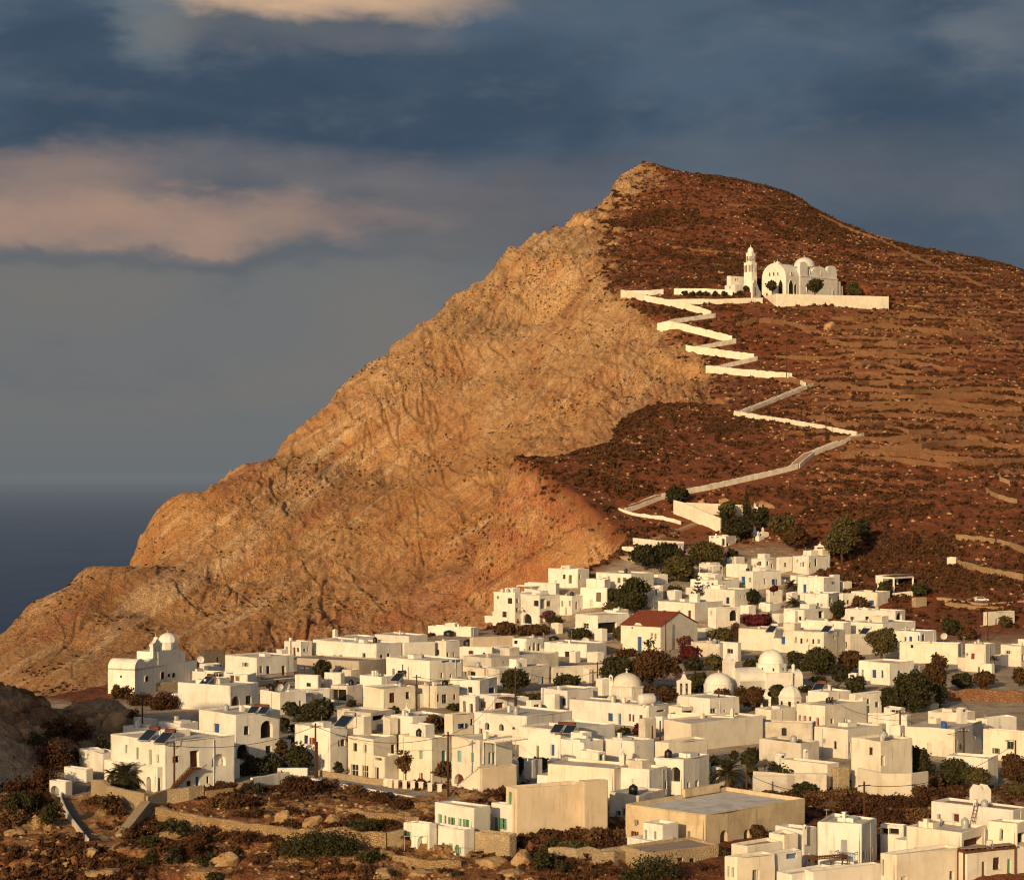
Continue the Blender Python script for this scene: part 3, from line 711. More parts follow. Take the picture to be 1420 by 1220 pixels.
def fill(root, o, loc, matw):
    """window, door, shutter, recess in an opening; loc maps (s,z,d) to root space"""
    s0, s1, z0, z1, d = o['s0'], o['s1'], o['z0'], o['z1'], o['d']
    def slab(mb, a0, a1, b0, b1, d0, d1):
        v = [loc(*q) for q in ((a0, b0, d0), (a1, b0, d0), (a1, b1, d0), (a0, b1, d0), (a0, b0, d1), (a1, b0, d1), (a1, b1, d1), (a0, b1, d1))]
        mb.add(v, [(0, 1, 2, 3), (4, 7, 6, 5), (0, 4, 5, 1), (1, 5, 6, 2), (2, 6, 7, 3), (3, 7, 4, 0)])
    k, c = o['k'], o['c']
    if k in 'ws':
        fw = .07; mb = MB()
        slab(mb, s0, s0+fw, z0, z1, d-.06, d); slab(mb, s1-fw, s1, z0, z1, d-.06, d); slab(mb, s0+fw, s1-fw, z0, z0+fw, d-.06, d); slab(mb, s0+fw, s1-fw, z1-fw, z1, d-.06, d)
        sm = (s0+s1)/2
        if s1-s0 > .55: slab(mb, sm-.03, sm+.03, z0+fw, z1-fw, d-.05, d)
        if z1-z0 > 1.3: slab(mb, s0+fw, s1-fw, (z0+z1)/2-.03, (z0+z1)/2+.03, d-.045, d)
        w_ = mb.build('window', pmat(c) if c != 'k' else M['fw'] if (hash((round(s0, 2), round(z0, 2))) % 3) else pmat('k'), root)
        mb = MB(); slab(mb, s0, s1, z0, z1, d, d+.03); mb.build('pane', M['glass'], w_)
        mb = MB(); slab(mb, s0-.06, s1+.06, z0-.07, z0, -.06, d-.07); mb.build('sill', matw, w_)
        if k == 's':
            wd = min((s1-s0)*.55, .7)
            for a0, a1 in ((s0-wd, s0-.02), (s1+.02, s1+wd)):
                mb = MB(); slab(mb, a0, a1, z0, z1, -.07, -.02); mb.build('shutter', pmat(c if c != 'k' else 'n'), root)
    elif k in 'dp':
        mb = MB(); fw = .07
        slab(mb, s0, s0+fw, z0, z1, d-.08, d); slab(mb, s1-fw, s1, z0, z1, d-.08, d); slab(mb, s0+fw, s1-fw, z1-fw, z1, d-.08, d)
        fmat = pmat(c) if k == 'p' else M['fw']
        mb2 = MB(); slab(mb2, s0, s1, z0, z1, d, d+.05); sm = (s0+s1)/2
        if s1-s0 > .8: slab(mb2, sm-.02, sm+.02, z0, z1, d-.03, d)
        pr = mb2.build('door' if k == 'd' else 'shutter', pmat(c), root)
        mb.build('frame', fmat, pr)
    elif k in 'ar':
        # deep recess, with a back wall and, when dark, a door leaf inside
        mb = MB(); slab(mb, s0, s1, z0, z1, d, d+.05)
        pr = mb.build('recess_wall' if c == 'c' else 'doorway', matw if c == 'c' else M['void'] if c == 'k' else pmat(c), root)
    elif k == 'v':
        mb = MB(); slab(mb, s0, s1, z0, z1, d, d+.04); mb.build('vent', M['void'], root)

def block(root, rfr, t, xl, xc, xr, yt, yb, a=45, ops='', mat='w', roof='r', zb=-3.0, wname='wall', rname='roof', par=.30, bare=False):
    """one box-shaped volume of a building, parts parented to root"""
    fr, LX, LY, Hh = frame_of(t, xl, xc, xr, yt, yb, a)
    LX = max(LX, 1.5); LY = max(LY, 1.5)
    pxc = tp(t, xc, 0)[0]; oL, oR = [], []
    for o in parse(ops):
        face = 'L' if tp(t, (o[2]+o[4])/2, 0)[0] < pxc else 'R'
        f_ = fit(o, fr, face, t, LY if face == 'L' else LX, Hh)
        if f_: (oL if face == 'L' else oR).append(f_)
    wr = random.Random(int(abs(fr.C.x*31+fr.C.y*17))+3)
    if not bare and Hh > 2.2:
        for face, lst, Lg in (('L', oL, LY), ('R', oR, LX)):
            used = [(o['s0']-.4, o['s1']+.4) for o in lst]
            if len(lst) >= 4 or Lg < 3.0 or wr.random() < .08: continue
            for q_ in range(wr.choice((2, 2, 3, 3, 4)) if Lg > 5 else wr.choice((1, 2))):
                s_ = wr.uniform(.9, Lg-.9); ww = wr.choice((.55, .7, .8, .9)); isd = wr.random() < .3
                if any(a < s_+ww/2 and b > s_-ww/2 for a, b in used): continue
                z0 = 0.0 if isd else (wr.choice((1.0, 1.2)) if Hh < 4.6 or wr.random() < .4 else wr.choice((Hh-2.2, Hh-2.0)))
                z1 = z0+(2.0 if isd else wr.choice((.8, 1.0, 1.2)))
                if z1 > Hh-.4: continue
                used.append((s_-ww/2-.4, s_+ww/2+.4))
                kk = 'd' if isd else wr.choice('wwwps'); cc = wr.choice('bnyocg') if kk in 'dps' else wr.choice('kknbw')
                lst.append(dict(k=kk, c=cc, s0=s_-ww/2, s1=s_+ww/2, z0=z0, z1=z1, d=.26, arch=False, f=face))
    if root is None:
        return fr, LX, LY, Hh, oL, oR
    inv = root.matrix_basis.inverted()
    def conv(q): return inv @ fr.w(*q)
    mb = MB(); walls(mb, LX, LY, Hh, oL, oR, zb, par, r=.2)
    s1_ = fr.C.x*.37
    def wob(q):       # hand-built unevenness
        a = .05*math.sin(q.y*.9+s1_)+.04*math.sin(q.z*1.1+q.y*.4+s1_*2); b = .05*math.sin(q.x*.8+s1_*1.7)+.04*math.sin(q.z*.9+q.x*.5)
        z = q.z+(.07*math.sin(q.x*.55+q.y*.7+s1_)+.05*math.sin(q.x*1.3-q.y*.9+s1_*3) if q.z > Hh-.9 else 0)
        return Vector((q.x+a, q.y+b, z))
    mb.xf(wob); mb.xf(conv)
    mb.build(wname, M[mat], root)
    mb = MB(); rr = ring(LX, LY, .2, .14); n = len(rr); mb.add([(*q, Hh-par-.02) for q in rr], [tuple(range(n))]); mb.xf(conv); mb.build(rname, M[roof], root)
    for o in oL: fill(root, o, lambda s, z, d: conv((d, s, z)), M[mat])
    for o in oR: fill(root, o, lambda s, z, d: conv((s, d, z)), M[mat])
    return fr, LX, LY, Hh, oL, oR

GH = 'whitewashed village houses'
def house(label, t, xl, xc, xr, yt, yb, a=45, ops='', mat='w', roof='r', extra=(), chim=(), name='white_house', cat='house', group=GH, par=.30, zb=-3.0):
    fr, LX, LY, Hh = frame_of(t, xl, xc, xr, yt, yb, a)
    root = empty(name, fr.C, fr.rz, label, cat, group)
    bpy.context.view_layer.update() if False else None
    root.matrix_basis = root.matrix_basis
    bare = any(q in label for q in ('plain', 'blank', 'windowless', 'no windows', 'stone', 'church', 'wall', 'hut', 'shed', 'terrace', 'chapel', 'roof', 'yard', 'base'))
    info = block(root, fr, t, xl, xc, xr, yt, yb, a, ops, mat, roof, zb, par=par, bare=bare)
    for e in extra:
        kw = dict(wname='annex_wall', rname='annex_roof'); e = list(e); d = {}
        if isinstance(e[-1], dict): d = e.pop()
        kw.update(d); block(root, fr, *e, **{**dict(mat=mat, roof=roof, bare=True), **kw})
    for cx, cy, h, wd in chim:     # fractions over the roof
        x, y = LX*cx, LY*cy; mb = MB(); z = Hh-.35
        mb.box(x-wd/2, y-wd/2, z, x+wd/2, y+wd/2, z+h); mb.box(x-wd/2-.07, y-wd/2-.07, z+h, x+wd/2+.07, y+wd/2+.07, z+h+.1); mb.box(x-wd/4, y-wd/4, z+h+.1, x+wd/4, y+wd/4, z+h+.3)
        mb.build('chimney', M[mat], root)
    HOUSES.append((root, fr, LX, LY, Hh))
    ar = random.Random(len(HOUSES)*7+1)
    if mat in 'wytd' and name == 'white_house' and LX > 4 and LY > 4:
        def vol(x0, y0, x1, y1, h_, nm):
            m_ = MB(); walls(m_, x1-x0, y1-y0, h_, [], [], -3, .25, r=.18); m_.v = [(a+x0, b+y0, c) for a, b, c in m_.v]; m_.build(nm+'_wall', M[ar.choice((mat, mat, 'w', 'd'))], root)
            m_ = MB(); m_.add([(a+x0, b+y0, h_-.27) for a, b in ring(x1-x0, y1-y0, .2, .14)], [tuple(range(16))]); m_.build(nm+'_roof', M[ar.choice(('r', 'rw', 'rd'))], root)
        if ar.random() < .55:       # room to the right, lower
            d_ = ar.uniform(2, 4); y0 = ar.uniform(.3, LY*.4); vol(LX-.1, y0, LX+d_, y0+ar.uniform(2.5, 4.5), ar.uniform(.45, .8)*min(Hh, 4), 'side_room')
        if ar.random() < .55:       # room to the left, lower
            d_ = ar.uniform(1.5, 3.5); x0 = ar.uniform(.3, LX*.4); vol(x0, LY-.1, x0+ar.uniform(2.5, 4.5), LY+d_, ar.uniform(.45, .8)*min(Hh, 4), 'side_room')
        if ar.random() < .30 and not chim:      # small roof room at the back
            vol(LX*.45, LY*.45, LX*.45+min(3.2, LX*.5), LY*.45+min(3.2, LY*.5), Hh+ar.uniform(.5, 1.5), 'roof_room')
        if ar.random() < .5:        # back rooms
            vol(LX-.1, LY*.5, LX+ar.uniform(3, 5), LY+ar.uniform(-1, 2), ar.uniform(.55, .9)*min(Hh, 4.5), 'back_room')
    hr = random.Random(len(HOUSES)*13+5)
    if mat in 'wytd' and LX > 3.5 and LY > 3.5 and not chim:
        for q_ in range(hr.choice((0, 1, 1, 2))):
            x, y = hr.uniform(.15, .85)*LX, hr.uniform(.35, .9)*LY; z = Hh-.35; mb = MB(); wd = hr.uniform(.35, .6); hh_ = hr.uniform(.5, 1.1)
            mb.box(x-wd/2, y-wd/2, z, x+wd/2, y+wd/2, z+hh_)
            if hr.random() < .5: mb.box(x-wd/2-.06, y-wd/2-.06, z+hh_, x+wd/2+.06, y+wd/2+.06, z+hh_+.08)
            mb.build('chimney', M[mat], root)
        if hr.random() < .45:
            x, y = hr.uniform(.2, .8)*LX, hr.uniform(.3, .8)*LY; mb = MB(); wl = hr.uniform(1.2, 2.4); mb.box(x-wl/2, y-.9, Hh-.33, x+wl/2, y+.9, Hh+hr.uniform(.05, .5)); mb.build('roof_hatch', M[mat], root)
        if hr.random() < .30:      # aerial
            x, y = hr.uniform(.2, .8)*LX, hr.uniform(.3, .9)*LY; mb = MB(); ah = hr.uniform(1.6, 3.0); th_ = max(.03, .00006*fr.C.y); mb.tube([(x, y, Hh-.4), (x, y, Hh+ah)], th_, 4)
            for q_ in range(4): mb.tube([(x-.45+.05*q_, y, Hh+ah-.1-.14*q_), (x+.45-.05*q_, y, Hh+ah-.1-.14*q_)], th_*.6, 3)
            mb.build('aerial', M['steel'], root)
        if hr.random() < .6:      # drain spout and pipe on a visible wall
            s_ = hr.uniform(.3, .9); mb = MB()
            if hr.random() < .5: mb.tube([(LX*s_, -.07, Hh-.25), (LX*s_, -.07, 0)], .05, 5)
            else: mb.tube([(-.07, LY*s_, Hh-.25), (-.07, LY*s_, 0)], .05, 5)
            mb.build('drainpipe', M[mat] if hr.random() < .6 else M['steel'], root)
    return root, fr, LX, LY, Hh
def onroof(hs, fx, fy): 
    r, fr, LX, LY, Hh = hs
    return fr.w(LX*fx, LY*fy, Hh-.32)
# ------------------------------------------------------------------ the village houses
h = house
HS = {}
# --- left end of the village
HS['A2'] = h('big plain white block with a brown arched doorway, directly right of the left-hand church', 'K', 90, 505, 735, 515, 6.0, 30, 'a n 520 595 582 708;w n 628 592 670 660')
h('low white house with brown and olive doors above the big plain block', 'K', 455, 640, 715, 425, 3.0, 25, 'd n 503 430 536 514;d o 545 440 580 512')
h('low white house with dark openings between the left-hand church and the brown-doored house', 'K', 70, 375, 458, 408, 3.0, 28, 'w k 100 455 118 492;r k 402 420 453 450;w k 412 470 450 505')
HS['A4'] = h('long white two-storey house with a brown-railed balcony and a dark red door', 'K', 460, 712, 1015, 292, 515, 42, 'p y 738 358 762 415;w k 792 358 820 420;d n 912 355 942 432;w k 870 470 890 505;w k 930 482 952 505')
h('dark old stone house with a flat slab roof behind the left-hand church', 'K', 265, 300, 470, 238, 4.4, 60, 'w k 398 290 414 325', 'sd', 'rd', name='stone_house')
h('small white cube beside the dark old stone house', 'K', 262, 322, 455, 348, 3.0, 55, 'v k 425 350 440 362')
HS['A7'] = h('plain white cube with satellite dishes on its flat roof, right of the arched block', 'K', 735, 897, 1110, 565, 4.6, 48, 'w n 1050 630 1068 672;w o 995 640 1025 660')
h('low tan house with a lean-to white porch behind the leafy trees near the left', 'K', 1095, 1112, 1297, 547, 3.6, 60, 'r k 1170 625 1200 660')
HS['A8'] = h('white two-storey house with bright blue door and big arched balcony', 'A', 907, 1075, 1283, 462, 668, 48, 'd b 975 503 1000 567;w b 1117 515 1140 555;a k 1193 490 1248 570;a k 1084 598 1142 664;w b 1214 605 1240 640;v k 1022 470 1030 477')
h('low white annex with pale flat roof left of the blue-doored house', 'A', 722, 822, 910, 505, 3.4, 40, 'w k 893 545 907 572')
h('small flat white hut behind the solar panels at the village edge', 'A', 560, 640, 722, 525, 3.0, 40)
h('low white hut furthest left behind the palm house roofs', 'A', 608, 690, 724, 486, 3.0, 40)
HS['A11'] = h('large white corner house with blue door, outside stair and arches behind the palm', 'A', 503, 752, 1073, 590, 822, 48,
  'p s 572 600 583 640;p s 622 612 634 668;p y 683 622 696 695;w k 716 645 727 682;r n 866 628 910 705;a c 967 643 1030 700;d b 893 745 912 808;p n 852 766 873 790;s n 798 652 816 682;w k 945 745 955 778',
  extra=[('A', 476, 716, 756, 706, 824, 45, 'a k 580 765 600 810;a k 620 760 640 812;a k 672 747 692 815;a k 719 752 737 820', dict(par=.6))])
h('small whitewashed hut with brown side wall above the bend of the lane', 'A', 362, 392, 480, 625, 3.0, 60, '', 'w', 'rd')
h('white cube hut beside the upper bend of the lane', 'A', 292, 396, 420, 712, 778, 30, '', 'w', 'rd', cat='hut', name='white_hut')
h('tiny white hut with grey arched gate at the far left of the lane', 'A', 226, 300, 318, 768, 848, 30, 'a y 234 787 272 832', 'w', 'rd', cat='hut', name='white_hut')
h('long low white house on the lane, under the hut with the solar panels', 'A', 390, 470, 556, 640, 3.0, 50)
# --- front row along the road
HS['B1'] = h('white two-storey house with dark red shutters at the left end of the front row', 'B', 117, 322, 428, 708, 962, 40, 'w b 172 748 195 797;s r 216 762 232 800;s r 384 770 410 810;p n 283 890 294 932')
HS['B2'] = h('cream house with two tall dark door pairs at ground level in the front row', 'B', 425, 575, 716, 768, 1000, 42, 'w k 460 793 480 840;w k 518 800 538 850;w k 445 916 488 988;w k 508 922 548 995;d n 678 800 702 868;d n 717 802 732 866;p n 411 903 424 962', 'y',
  extra=[('B', 575, 640, 722, 872, 1016, 40, 'd k 586 932 607 1012;r k 588 868 626 893')])
HS['B3'] = h('cream house with turquoise shutters behind the lone street tree', 'B', 714, 910, 1028, 768, 1032, 42, 'p t 842 835 860 886;d r 842 965 862 1012;p t 970 836 995 904', 'y')
HS['B4'] = h('white house with slatted porch and broad outside stair, right end of the front row', 'B', 1024, 1190, 1388, 775, 1062, 45, 'p t 1060 836 1082 902;p t 1138 850 1155 902;a n 1045 972 1100 1032;d t 1240 846 1258 912;d t 1262 846 1280 912', 'y',
  extra=[('B', 1192, 1200, 1412, 938, 1078, 62, '', dict(mat='t', wname='stair_base_wall'))])
HS['B5'] = h('white house with two narrow dark arches above the front row', 'M', 575, 1005, 1380, 790, 5.6, 40, 'a k 663 838 702 897;a k 783 850 825 905;w k 893 875 915 893')
h('yellowish house with brown shutter and lean-to roof in the middle of the left half', 'L', 725, 895, 1165, 560, 4.8, 50, 'p n 948 592 995 675;w n 1083 585 1115 643', 'y', chim=[(.8, .5, .5, .4)])
HS['B7'] = h('cream house with brown shutters and one open pale window near the tall pole', 'M', 110, 262, 462, 540, 4.8, 50, 'w n 122 610 145 645;p n 264 605 290 668;w s 312 605 354 680;p n 406 605 425 650', 'y')
HS['B8'] = h('little white house with brown shutters and a slatted pergola', 'M', 615, 735, 915, 620, 752, 55, 's n 646 664 662 716;r n 752 672 828 738', 'w')
h('low white lean-to with a brown door between the cream house and the pergola house', 'M', 455, 590, 620, 622, 756, 25, 'd n 543 682 570 756')
h('shaded bluish-white house with brown windows and a blue shutter behind the pergola house', 'M', 375, 625, 772, 488, 3.4, 30, 'w n 468 545 505 586;w n 530 545 566 592;p b 697 550 746 598', chim=[(.3, .5, .5, .5)])
HS['B11'] = h('tall white house with pale blue roof balustrade panels in the upper left', 'B', 648, 900, 1090, 318, 5.0, 45, 'd n 685 362 700 405;d n 750 370 765 412;w k 1017 392 1030 416;w k 963 384 978 416;p l 912 307 958 326;p l 970 306 1020 326;p l 1034 304 1084 324')
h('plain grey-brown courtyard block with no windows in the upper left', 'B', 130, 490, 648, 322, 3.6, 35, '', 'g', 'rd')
HS['B13'] = h('small white cube with a brown door at the far left against the cliff', 'B', 58, 155, 222, 208, 292, 40, 'w k 69 235 81 258;d n 108 238 124 290')
h('long white house with a row of small dark windows below the cliff', 'B', 220, 590, 740, 222, 4.2, 42, 'w k 240 283 252 306;w k 340 283 360 297;w k 378 283 396 297;d k 512 272 531 313;p n 614 283 630 312;d k 655 273 673 312')
h('white house with a pale tan side wall next to the long cliff-side house', 'B', 714, 752, 936, 218, 3.8, 58)
HS['B15'] = h('white cube with two dark doorways right of the tan-sided house', 'M', 255, 345, 462, 172, 4.4, 45, 'w o 270 240 291 282;d k 350 262 371 297;d k 400 262 415 297')
h('low white house carrying a tall square chimney right under the cliff', 'B', 335, 440, 590, 184, 3.0, 40, chim=[(.05, .9, 1.9, .9)])
h('low white flat-roofed house in the back row left of the black tanks', 'B', 580, 780, 892, 174, 3.0, 40)
HS['B17'] = h('topmost plain white block of the back row under the reddish cliff', 'B', 890, 1140, 1186, 125, 178, 30)
h('long pinkish wall-like house in the back row right of the topmost block', 'M', 548, 562, 905, 142, 3.2, 62, '', 't')
h('low shaded white house below the two black tanks', 'M', 455, 725, 745, 222, 2.9, 20, 'w k 650 262 668 288')
h('tiny bright hut with a brown door below the cliff-side cluster', 'M', 733, 746, 885, 214, 2.9, 60, 'p n 820 224 845 278;w k 762 205 786 222')
HS['B21'] = h('white house with an outside stair and dark door in the back row', 'M', 890, 1003, 1146, 152, 4.3, 42, 'w k 905 165 935 192;d k 1060 184 1080 264;w k 1095 190 1120 252;w k 985 230 1000 258')
h('long low tan-walled house in front of the stair house', 'M', 735, 752, 1146, 275, 2.4, 60, '', 't')
h('low shaded house with patched walls below the tan-walled house', 'M', 480, 715, 1275, 308, 3.0, 48, 'w k 950 345 975 370;w k 812 335 826 350', 'd')
h('white house with three little dark windows below the terrace of the porch house', 'C', 418, 680, 805, 680, 3.2, 35, 'w k 420 722 438 756;w k 485 725 506 756;w k 547 723 576 756')
h('rough brownish stone shed beside the blue gate of the red-roofed house', 'C', 690, 700, 905, 686, 2.2, 60, '', 's', 'r', name='stone_shed', cat='shed', group=None)
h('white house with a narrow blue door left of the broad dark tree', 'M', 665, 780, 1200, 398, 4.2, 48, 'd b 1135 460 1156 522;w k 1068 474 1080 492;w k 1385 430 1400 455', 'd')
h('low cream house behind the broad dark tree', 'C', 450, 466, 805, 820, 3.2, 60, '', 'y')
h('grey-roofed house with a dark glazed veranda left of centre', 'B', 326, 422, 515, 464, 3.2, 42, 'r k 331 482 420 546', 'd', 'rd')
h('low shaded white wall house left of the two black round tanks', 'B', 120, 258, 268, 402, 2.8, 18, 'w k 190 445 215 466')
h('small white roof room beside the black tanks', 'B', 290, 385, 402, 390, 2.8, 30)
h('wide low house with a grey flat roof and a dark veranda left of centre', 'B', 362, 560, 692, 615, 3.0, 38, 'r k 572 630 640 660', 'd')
HS['B32'] = h('low rounded white house with a little bell gable on its roof', 'B', 675, 800, 990, 642, 3.0, 45)
h('low cream house with a brown side door behind the arched house', 'B', 985, 1030, 1158, 628, 3.6, 50, 'w n 1136 652 1155 690', 'y')
h('stepped white house with a stone parapet behind the yellowish house', 'L', 700, 880, 1010, 462, 3.4, 40)
h('low white roof terrace house with a washing line in the upper middle', 'M', 480, 660, 782, 392, 2.8, 45, 'r k 482 418 515 462;r k 525 418 590 462', 'd')
# --- centre
HS['E1'] = h('white house with two blue shutters and a blue door in the centre', 'E', 195, 342, 486, 303, 402, 45, 'w b 255 346 274 379;p b 312 345 335 386;d b 364 345 396 408;w k 427 343 450 383')
h('low white annex with a paned window left of the blue-shuttered centre house', 'E', 122, 140, 202, 362, 3.0, 58, 'w w 160 380 190 416')
HS['E6'] = h('long low white house with blue window and blue door, right under the pink-tanked roof', 'E', 352, 785, 898, 388, 4.0, 40, 'p b 567 428 592 472;d b 620 428 636 490;p n 680 432 692 472;p n 700 435 711 475;p n 738 438 755 488;v y 828 410 872 420')
h('white roof block with a small brown-boxed parapet right of the long low house', 'E', 890, 965, 1035, 395, 3.8, 50, 'p n 972 412 1030 440', 'y')
HS['E8'] = h('low white house with sagging flat roof beside the small bell gable', 'E', 943, 1120, 1286, 350, 3.6, 48, 'w k 1124 402 1156 428;w k 1195 410 1206 424')
HS['E9'] = h('large windowless tan house with a half-shaded left wall right of centre', 'E', 865, 1015, 1414, 482, 5.2, 50, '', 'y', chim=[(.5, .9, .6, .5)])
h('low white roof terrace directly behind the large windowless tan house', 'E', 888, 1250, 1286, 450, 5.0, 25, '', 'y', chim=[(.8, .1, 1.2, .5)])
HS['E10'] = h('white house with twin solar panels and a blue narrow door in the lower centre', 'E', 72, 300, 606, 524, 5.6, 42, 'd b 250 598 271 660')
h('white house with a tan right wall below the twin solar panels', 'E', 300, 430, 542, 585, 5.2, 42)
h('flat-topped white block with a tan right wall, left of the shaded one', 'E', 540, 705, 822, 584, 5.2, 44)
h('wide tan block with a blue-grey shaded left side behind the arched-window house', 'E', 820, 890, 1112, 590, 5.2, 52, '', 'y')
h('small white roof block with a green door', 'E', 402, 512, 556, 642, 3.4, 42, 'd g 522 651 544 713')
HS['E12'] = h('long cream block behind the big tan house with green windows', 'E', 232, 598, 705, 730, 5.4, 30, '', 'y', chim=[(.8, .1, 1.5, .6)])
HS['E13'] = h('tall white house with one large dark arched window', 'E', 815, 975, 1122, 682, 895, 36, 'a k 912 722 960 802;w k 905 872 932 898;w k 942 874 956 898;v k 893 700 906 706')
h('grey-white block left of the arched-window house', 'E', 600, 786, 892, 738, 5.4, 38, 'w k 603 828 614 868;w k 877 795 889 842')
h('low shaded white annex with a dark garage opening behind the big tan house', 'E', 570, 730, 880, 876, 3.6, 36, 'r k 605 962 632 988;w k 640 945 655 990', 'd')
# --- green-window houses in the foreground
HS['E16'] = h('big tan house with blank right wall and green shutters, standing on the rocks', 'U', 632, 690, 1062, 52, 345, 62, 'p g 648 70 666 136', 't',
  extra=[('U', 553, 668, 705, 142, 338, 40, 'd g 567 206 592 300;s g 612 213 630 273', dict(mat='w')), ('U', 1050, 1060, 1198, 12, 300, 66, '', dict(mat='t'))], par=.4)
HS['E17'] = h('white house with a row of green shutters and small arch on the foreground rocks', 'U', 245, 458, 556, 156, 380, 42,
  'd g 264 190 286 252;w w 297 198 308 250;s g 332 208 348 264;d g 374 213 394 272;s g 413 219 429 277', 'w',
  extra=[('U', 213, 408, 470, 276, 432, 42, 'p g 288 346 305 411;d g 330 350 350 432;s g 368 357 384 404'), ('U', 118, 214, 250, 246, 402, 42, 'a c 155 312 206 402'), ('U', 72, 126, 150, 240, 366, 42, 's g 94 285 108 330')])
# --- old stone building
HS['E18'] = h('old roofless-looking stone building with arched doors and a flat grey roof', 'V', 126, 650, 1308, 236, 446, 45,
  'w k 195 266 223 306;s n 182 342 204 398;p y 542 340 560 438;a y 750 334 797 442;a y 906 328 944 402', 'sb', 'rw', name='stone_building', cat='building', group=None, par=.45,
  extra=[('V', 240, 368, 482, 302, 478, 45, 'p y 255 332 268 392;p y 313 342 330 396;v k 384 336 440 350', dict(mat='w')), ('V', 135, 310, 452, 408, 496, 45, '', dict(mat='w'))])
h('low ruined stone outbuilding with two dark doorways below the old stone building', 'V', 100, 290, 748, 478, 590, 55, 'd k 476 512 514 576;d k 553 516 590 577;w k 350 515 366 540;w k 657 520 672 542', 's', 'rd', name='stone_outbuilding', cat='outbuilding', group=None)
# --- cliff-side cluster
HS['C1'] = h('leftmost white house of the cliff-side cluster, on the very edge', 'C', 107, 240, 345, 362, 552, 42, 'w o 195 395 222 430;w o 164 478 190 513;w k 246 455 262 482;w w 248 398 262 426', extra=[('C', 52, 128, 205, 508, 545, 40)])
HS['C2'] = h('plain white upper block with a roof pergola in the cliff-side cluster', 'C', 296, 492, 515, 305, 7.2, 30)
HS['C3'] = h('highest white cube of the cliff-side cluster with an olive door', 'C', 443, 625, 698, 218, 7.2, 38, 'w o 535 250 551 278;d o 570 253 590 305;w k 633 250 643 278')
HS['C4'] = h('white house with a yellow balcony recess and ground-floor arches in the cliff-side cluster', 'C', 272, 388, 515, 378, 552, 48, 'w k 355 410 384 445;d o 437 412 463 446;a k 290 492 343 552;a c 396 506 424 552;r y 395 400 432 460', 'w')
h('white house with an arched window beside the yellow balcony in the cliff-side cluster', 'C', 512, 588, 692, 382, 7.0, 46, 'w k 571 410 582 446;w k 524 412 536 448;a k 612 416 626 466;r o 663 405 690 455;w k 568 505 595 542')
h('white block with one tall olive window in the cliff-side cluster', 'C', 640, 806, 822, 332, 7.0, 22, 'p o 740 360 770 418')
h('stepped white terrace block at the back of the cliff-side cluster', 'C', 675, 790, 830, 280, 7.4, 30)
HS['C7'] = h('long white house with two olive windows left of the big dark trees', 'C', 738, 955, 1096, 246, 6.6, 40, 'p o 873 270 891 302;p o 904 270 926 296')
h('white house with a pillared porch and grey window under the cliff-side cluster', 'C', 610, 748, 945, 502, 644, 48, 'w w 660 550 695 582;r k 752 545 866 612')
h('small white terrace block above the pillared porch', 'C', 785, 860, 942, 472, 5.2, 40)
h('narrow white tower room with an arched window beside the big dark trees', 'C', 1094, 1130, 1150, 318, 5.6, 50, 'w k 1102 345 1116 378')
h('lonely white house with a dark porch on the red cliff edge', 'P', 132, 325, 452, 466, 545, 40, 'w k 168 497 198 532;r k 282 480 300 532', 'y', extra=[('P', 110, 250, 275, 542, 600, 40, '', dict(mat='s', wname='base_wall'))])
h('small yellowish house beside the path under the cemetery', 'P', 505, 575, 640, 436, 3.2, 42, 'd n 582 450 600 496', 'y')
# --- upper right quarter
h('uppermost left white house with one slit window on the hill quarter', 'D', 400, 477, 545, 373, 6.4, 45, 'w k 417 403 426 420;w k 508 400 517 426')
h('uppermost middle white house with a narrow bright left wall on the hill quarter', 'D', 538, 553, 628, 364, 6.4, 62, 'w k 583 393 596 418')
HS['Dc'] = h('uppermost right white house with paired slit windows on the hill quarter', 'D', 625, 712, 834, 360, 7.4, 50, 'w k 667 392 675 416;w k 680 390 688 416;w k 718 396 728 421;d k 748 373 761 413;w k 815 376 823 394')
h('small yellowish chapel with a bell gable topmost among the hill houses', 'D', 742, 790, 832, 320, 4.2, 48, '', 'y', name='chapel', cat='chapel', group=None)
h('low white terrace wall house left of the uppermost hill houses', 'D', 262, 380, 402, 404, 4.6, 30)
HS['De'] = h('white house with a blue balcony door and a tan right wall on the hill quarter', 'D', 330, 407, 568, 443, 7.4, 55, 'd b 346 470 368 512;w k 387 476 400 502;w k 470 480 482 513;s b 520 484 533 516;d b 482 560 498 610', extra=[('D', 480, 500, 572, 545, 4.6, 55)])
HS['Df'] = h('stepped white house beside the candelabra pine', 'D', 66, 215, 338, 490, 6.0, 45, extra=[('D', 105, 215, 260, 455, 6.4, 45, 'w k 120 470 130 485')])
HS['Dg'] = h('white house with a blue window and two slits below the candelabra pine', 'D', 40, 310, 400, 543, 7.0, 45, 'w b 265 583 283 618;w k 344 572 351 594;w k 361 572 369 594;p r 352 640 362 676;p r 366 640 378 676')
HS['Dh'] = h('broad white house with brown windows directly behind the red-roofed house', 'C', 1118, 1345, 1520, 425, 7.0, 42, 'w n 1150 470 1171 491;w k 1243 470 1259 497;d n 1303 470 1322 526', extra=[('C', 1310, 1360, 1380, 370, 7.5, 45)])
h('tall white house with arched balcony window below the blue-windowed one', 'D', 163, 205, 342, 643, 7.2, 58, 'a k 283 652 326 712;v k 312 752 326 760')
HS['Dj'] = h('white tower-like house with a dark blue door in the middle of the hill quarter', 'D', 652, 795, 858, 476, 8.6, 42, 'd b 684 512 702 558;w k 796 506 805 536')
h('narrow white house with flat slab roof right of the tower-like house', 'D', 830, 850, 888, 460, 8.0, 50)
h('white lower block with a curved front below the tower-like house', 'D', 665, 822, 892, 565, 6.0, 30, 'w k 826 586 839 613;w k 875 580 884 605')
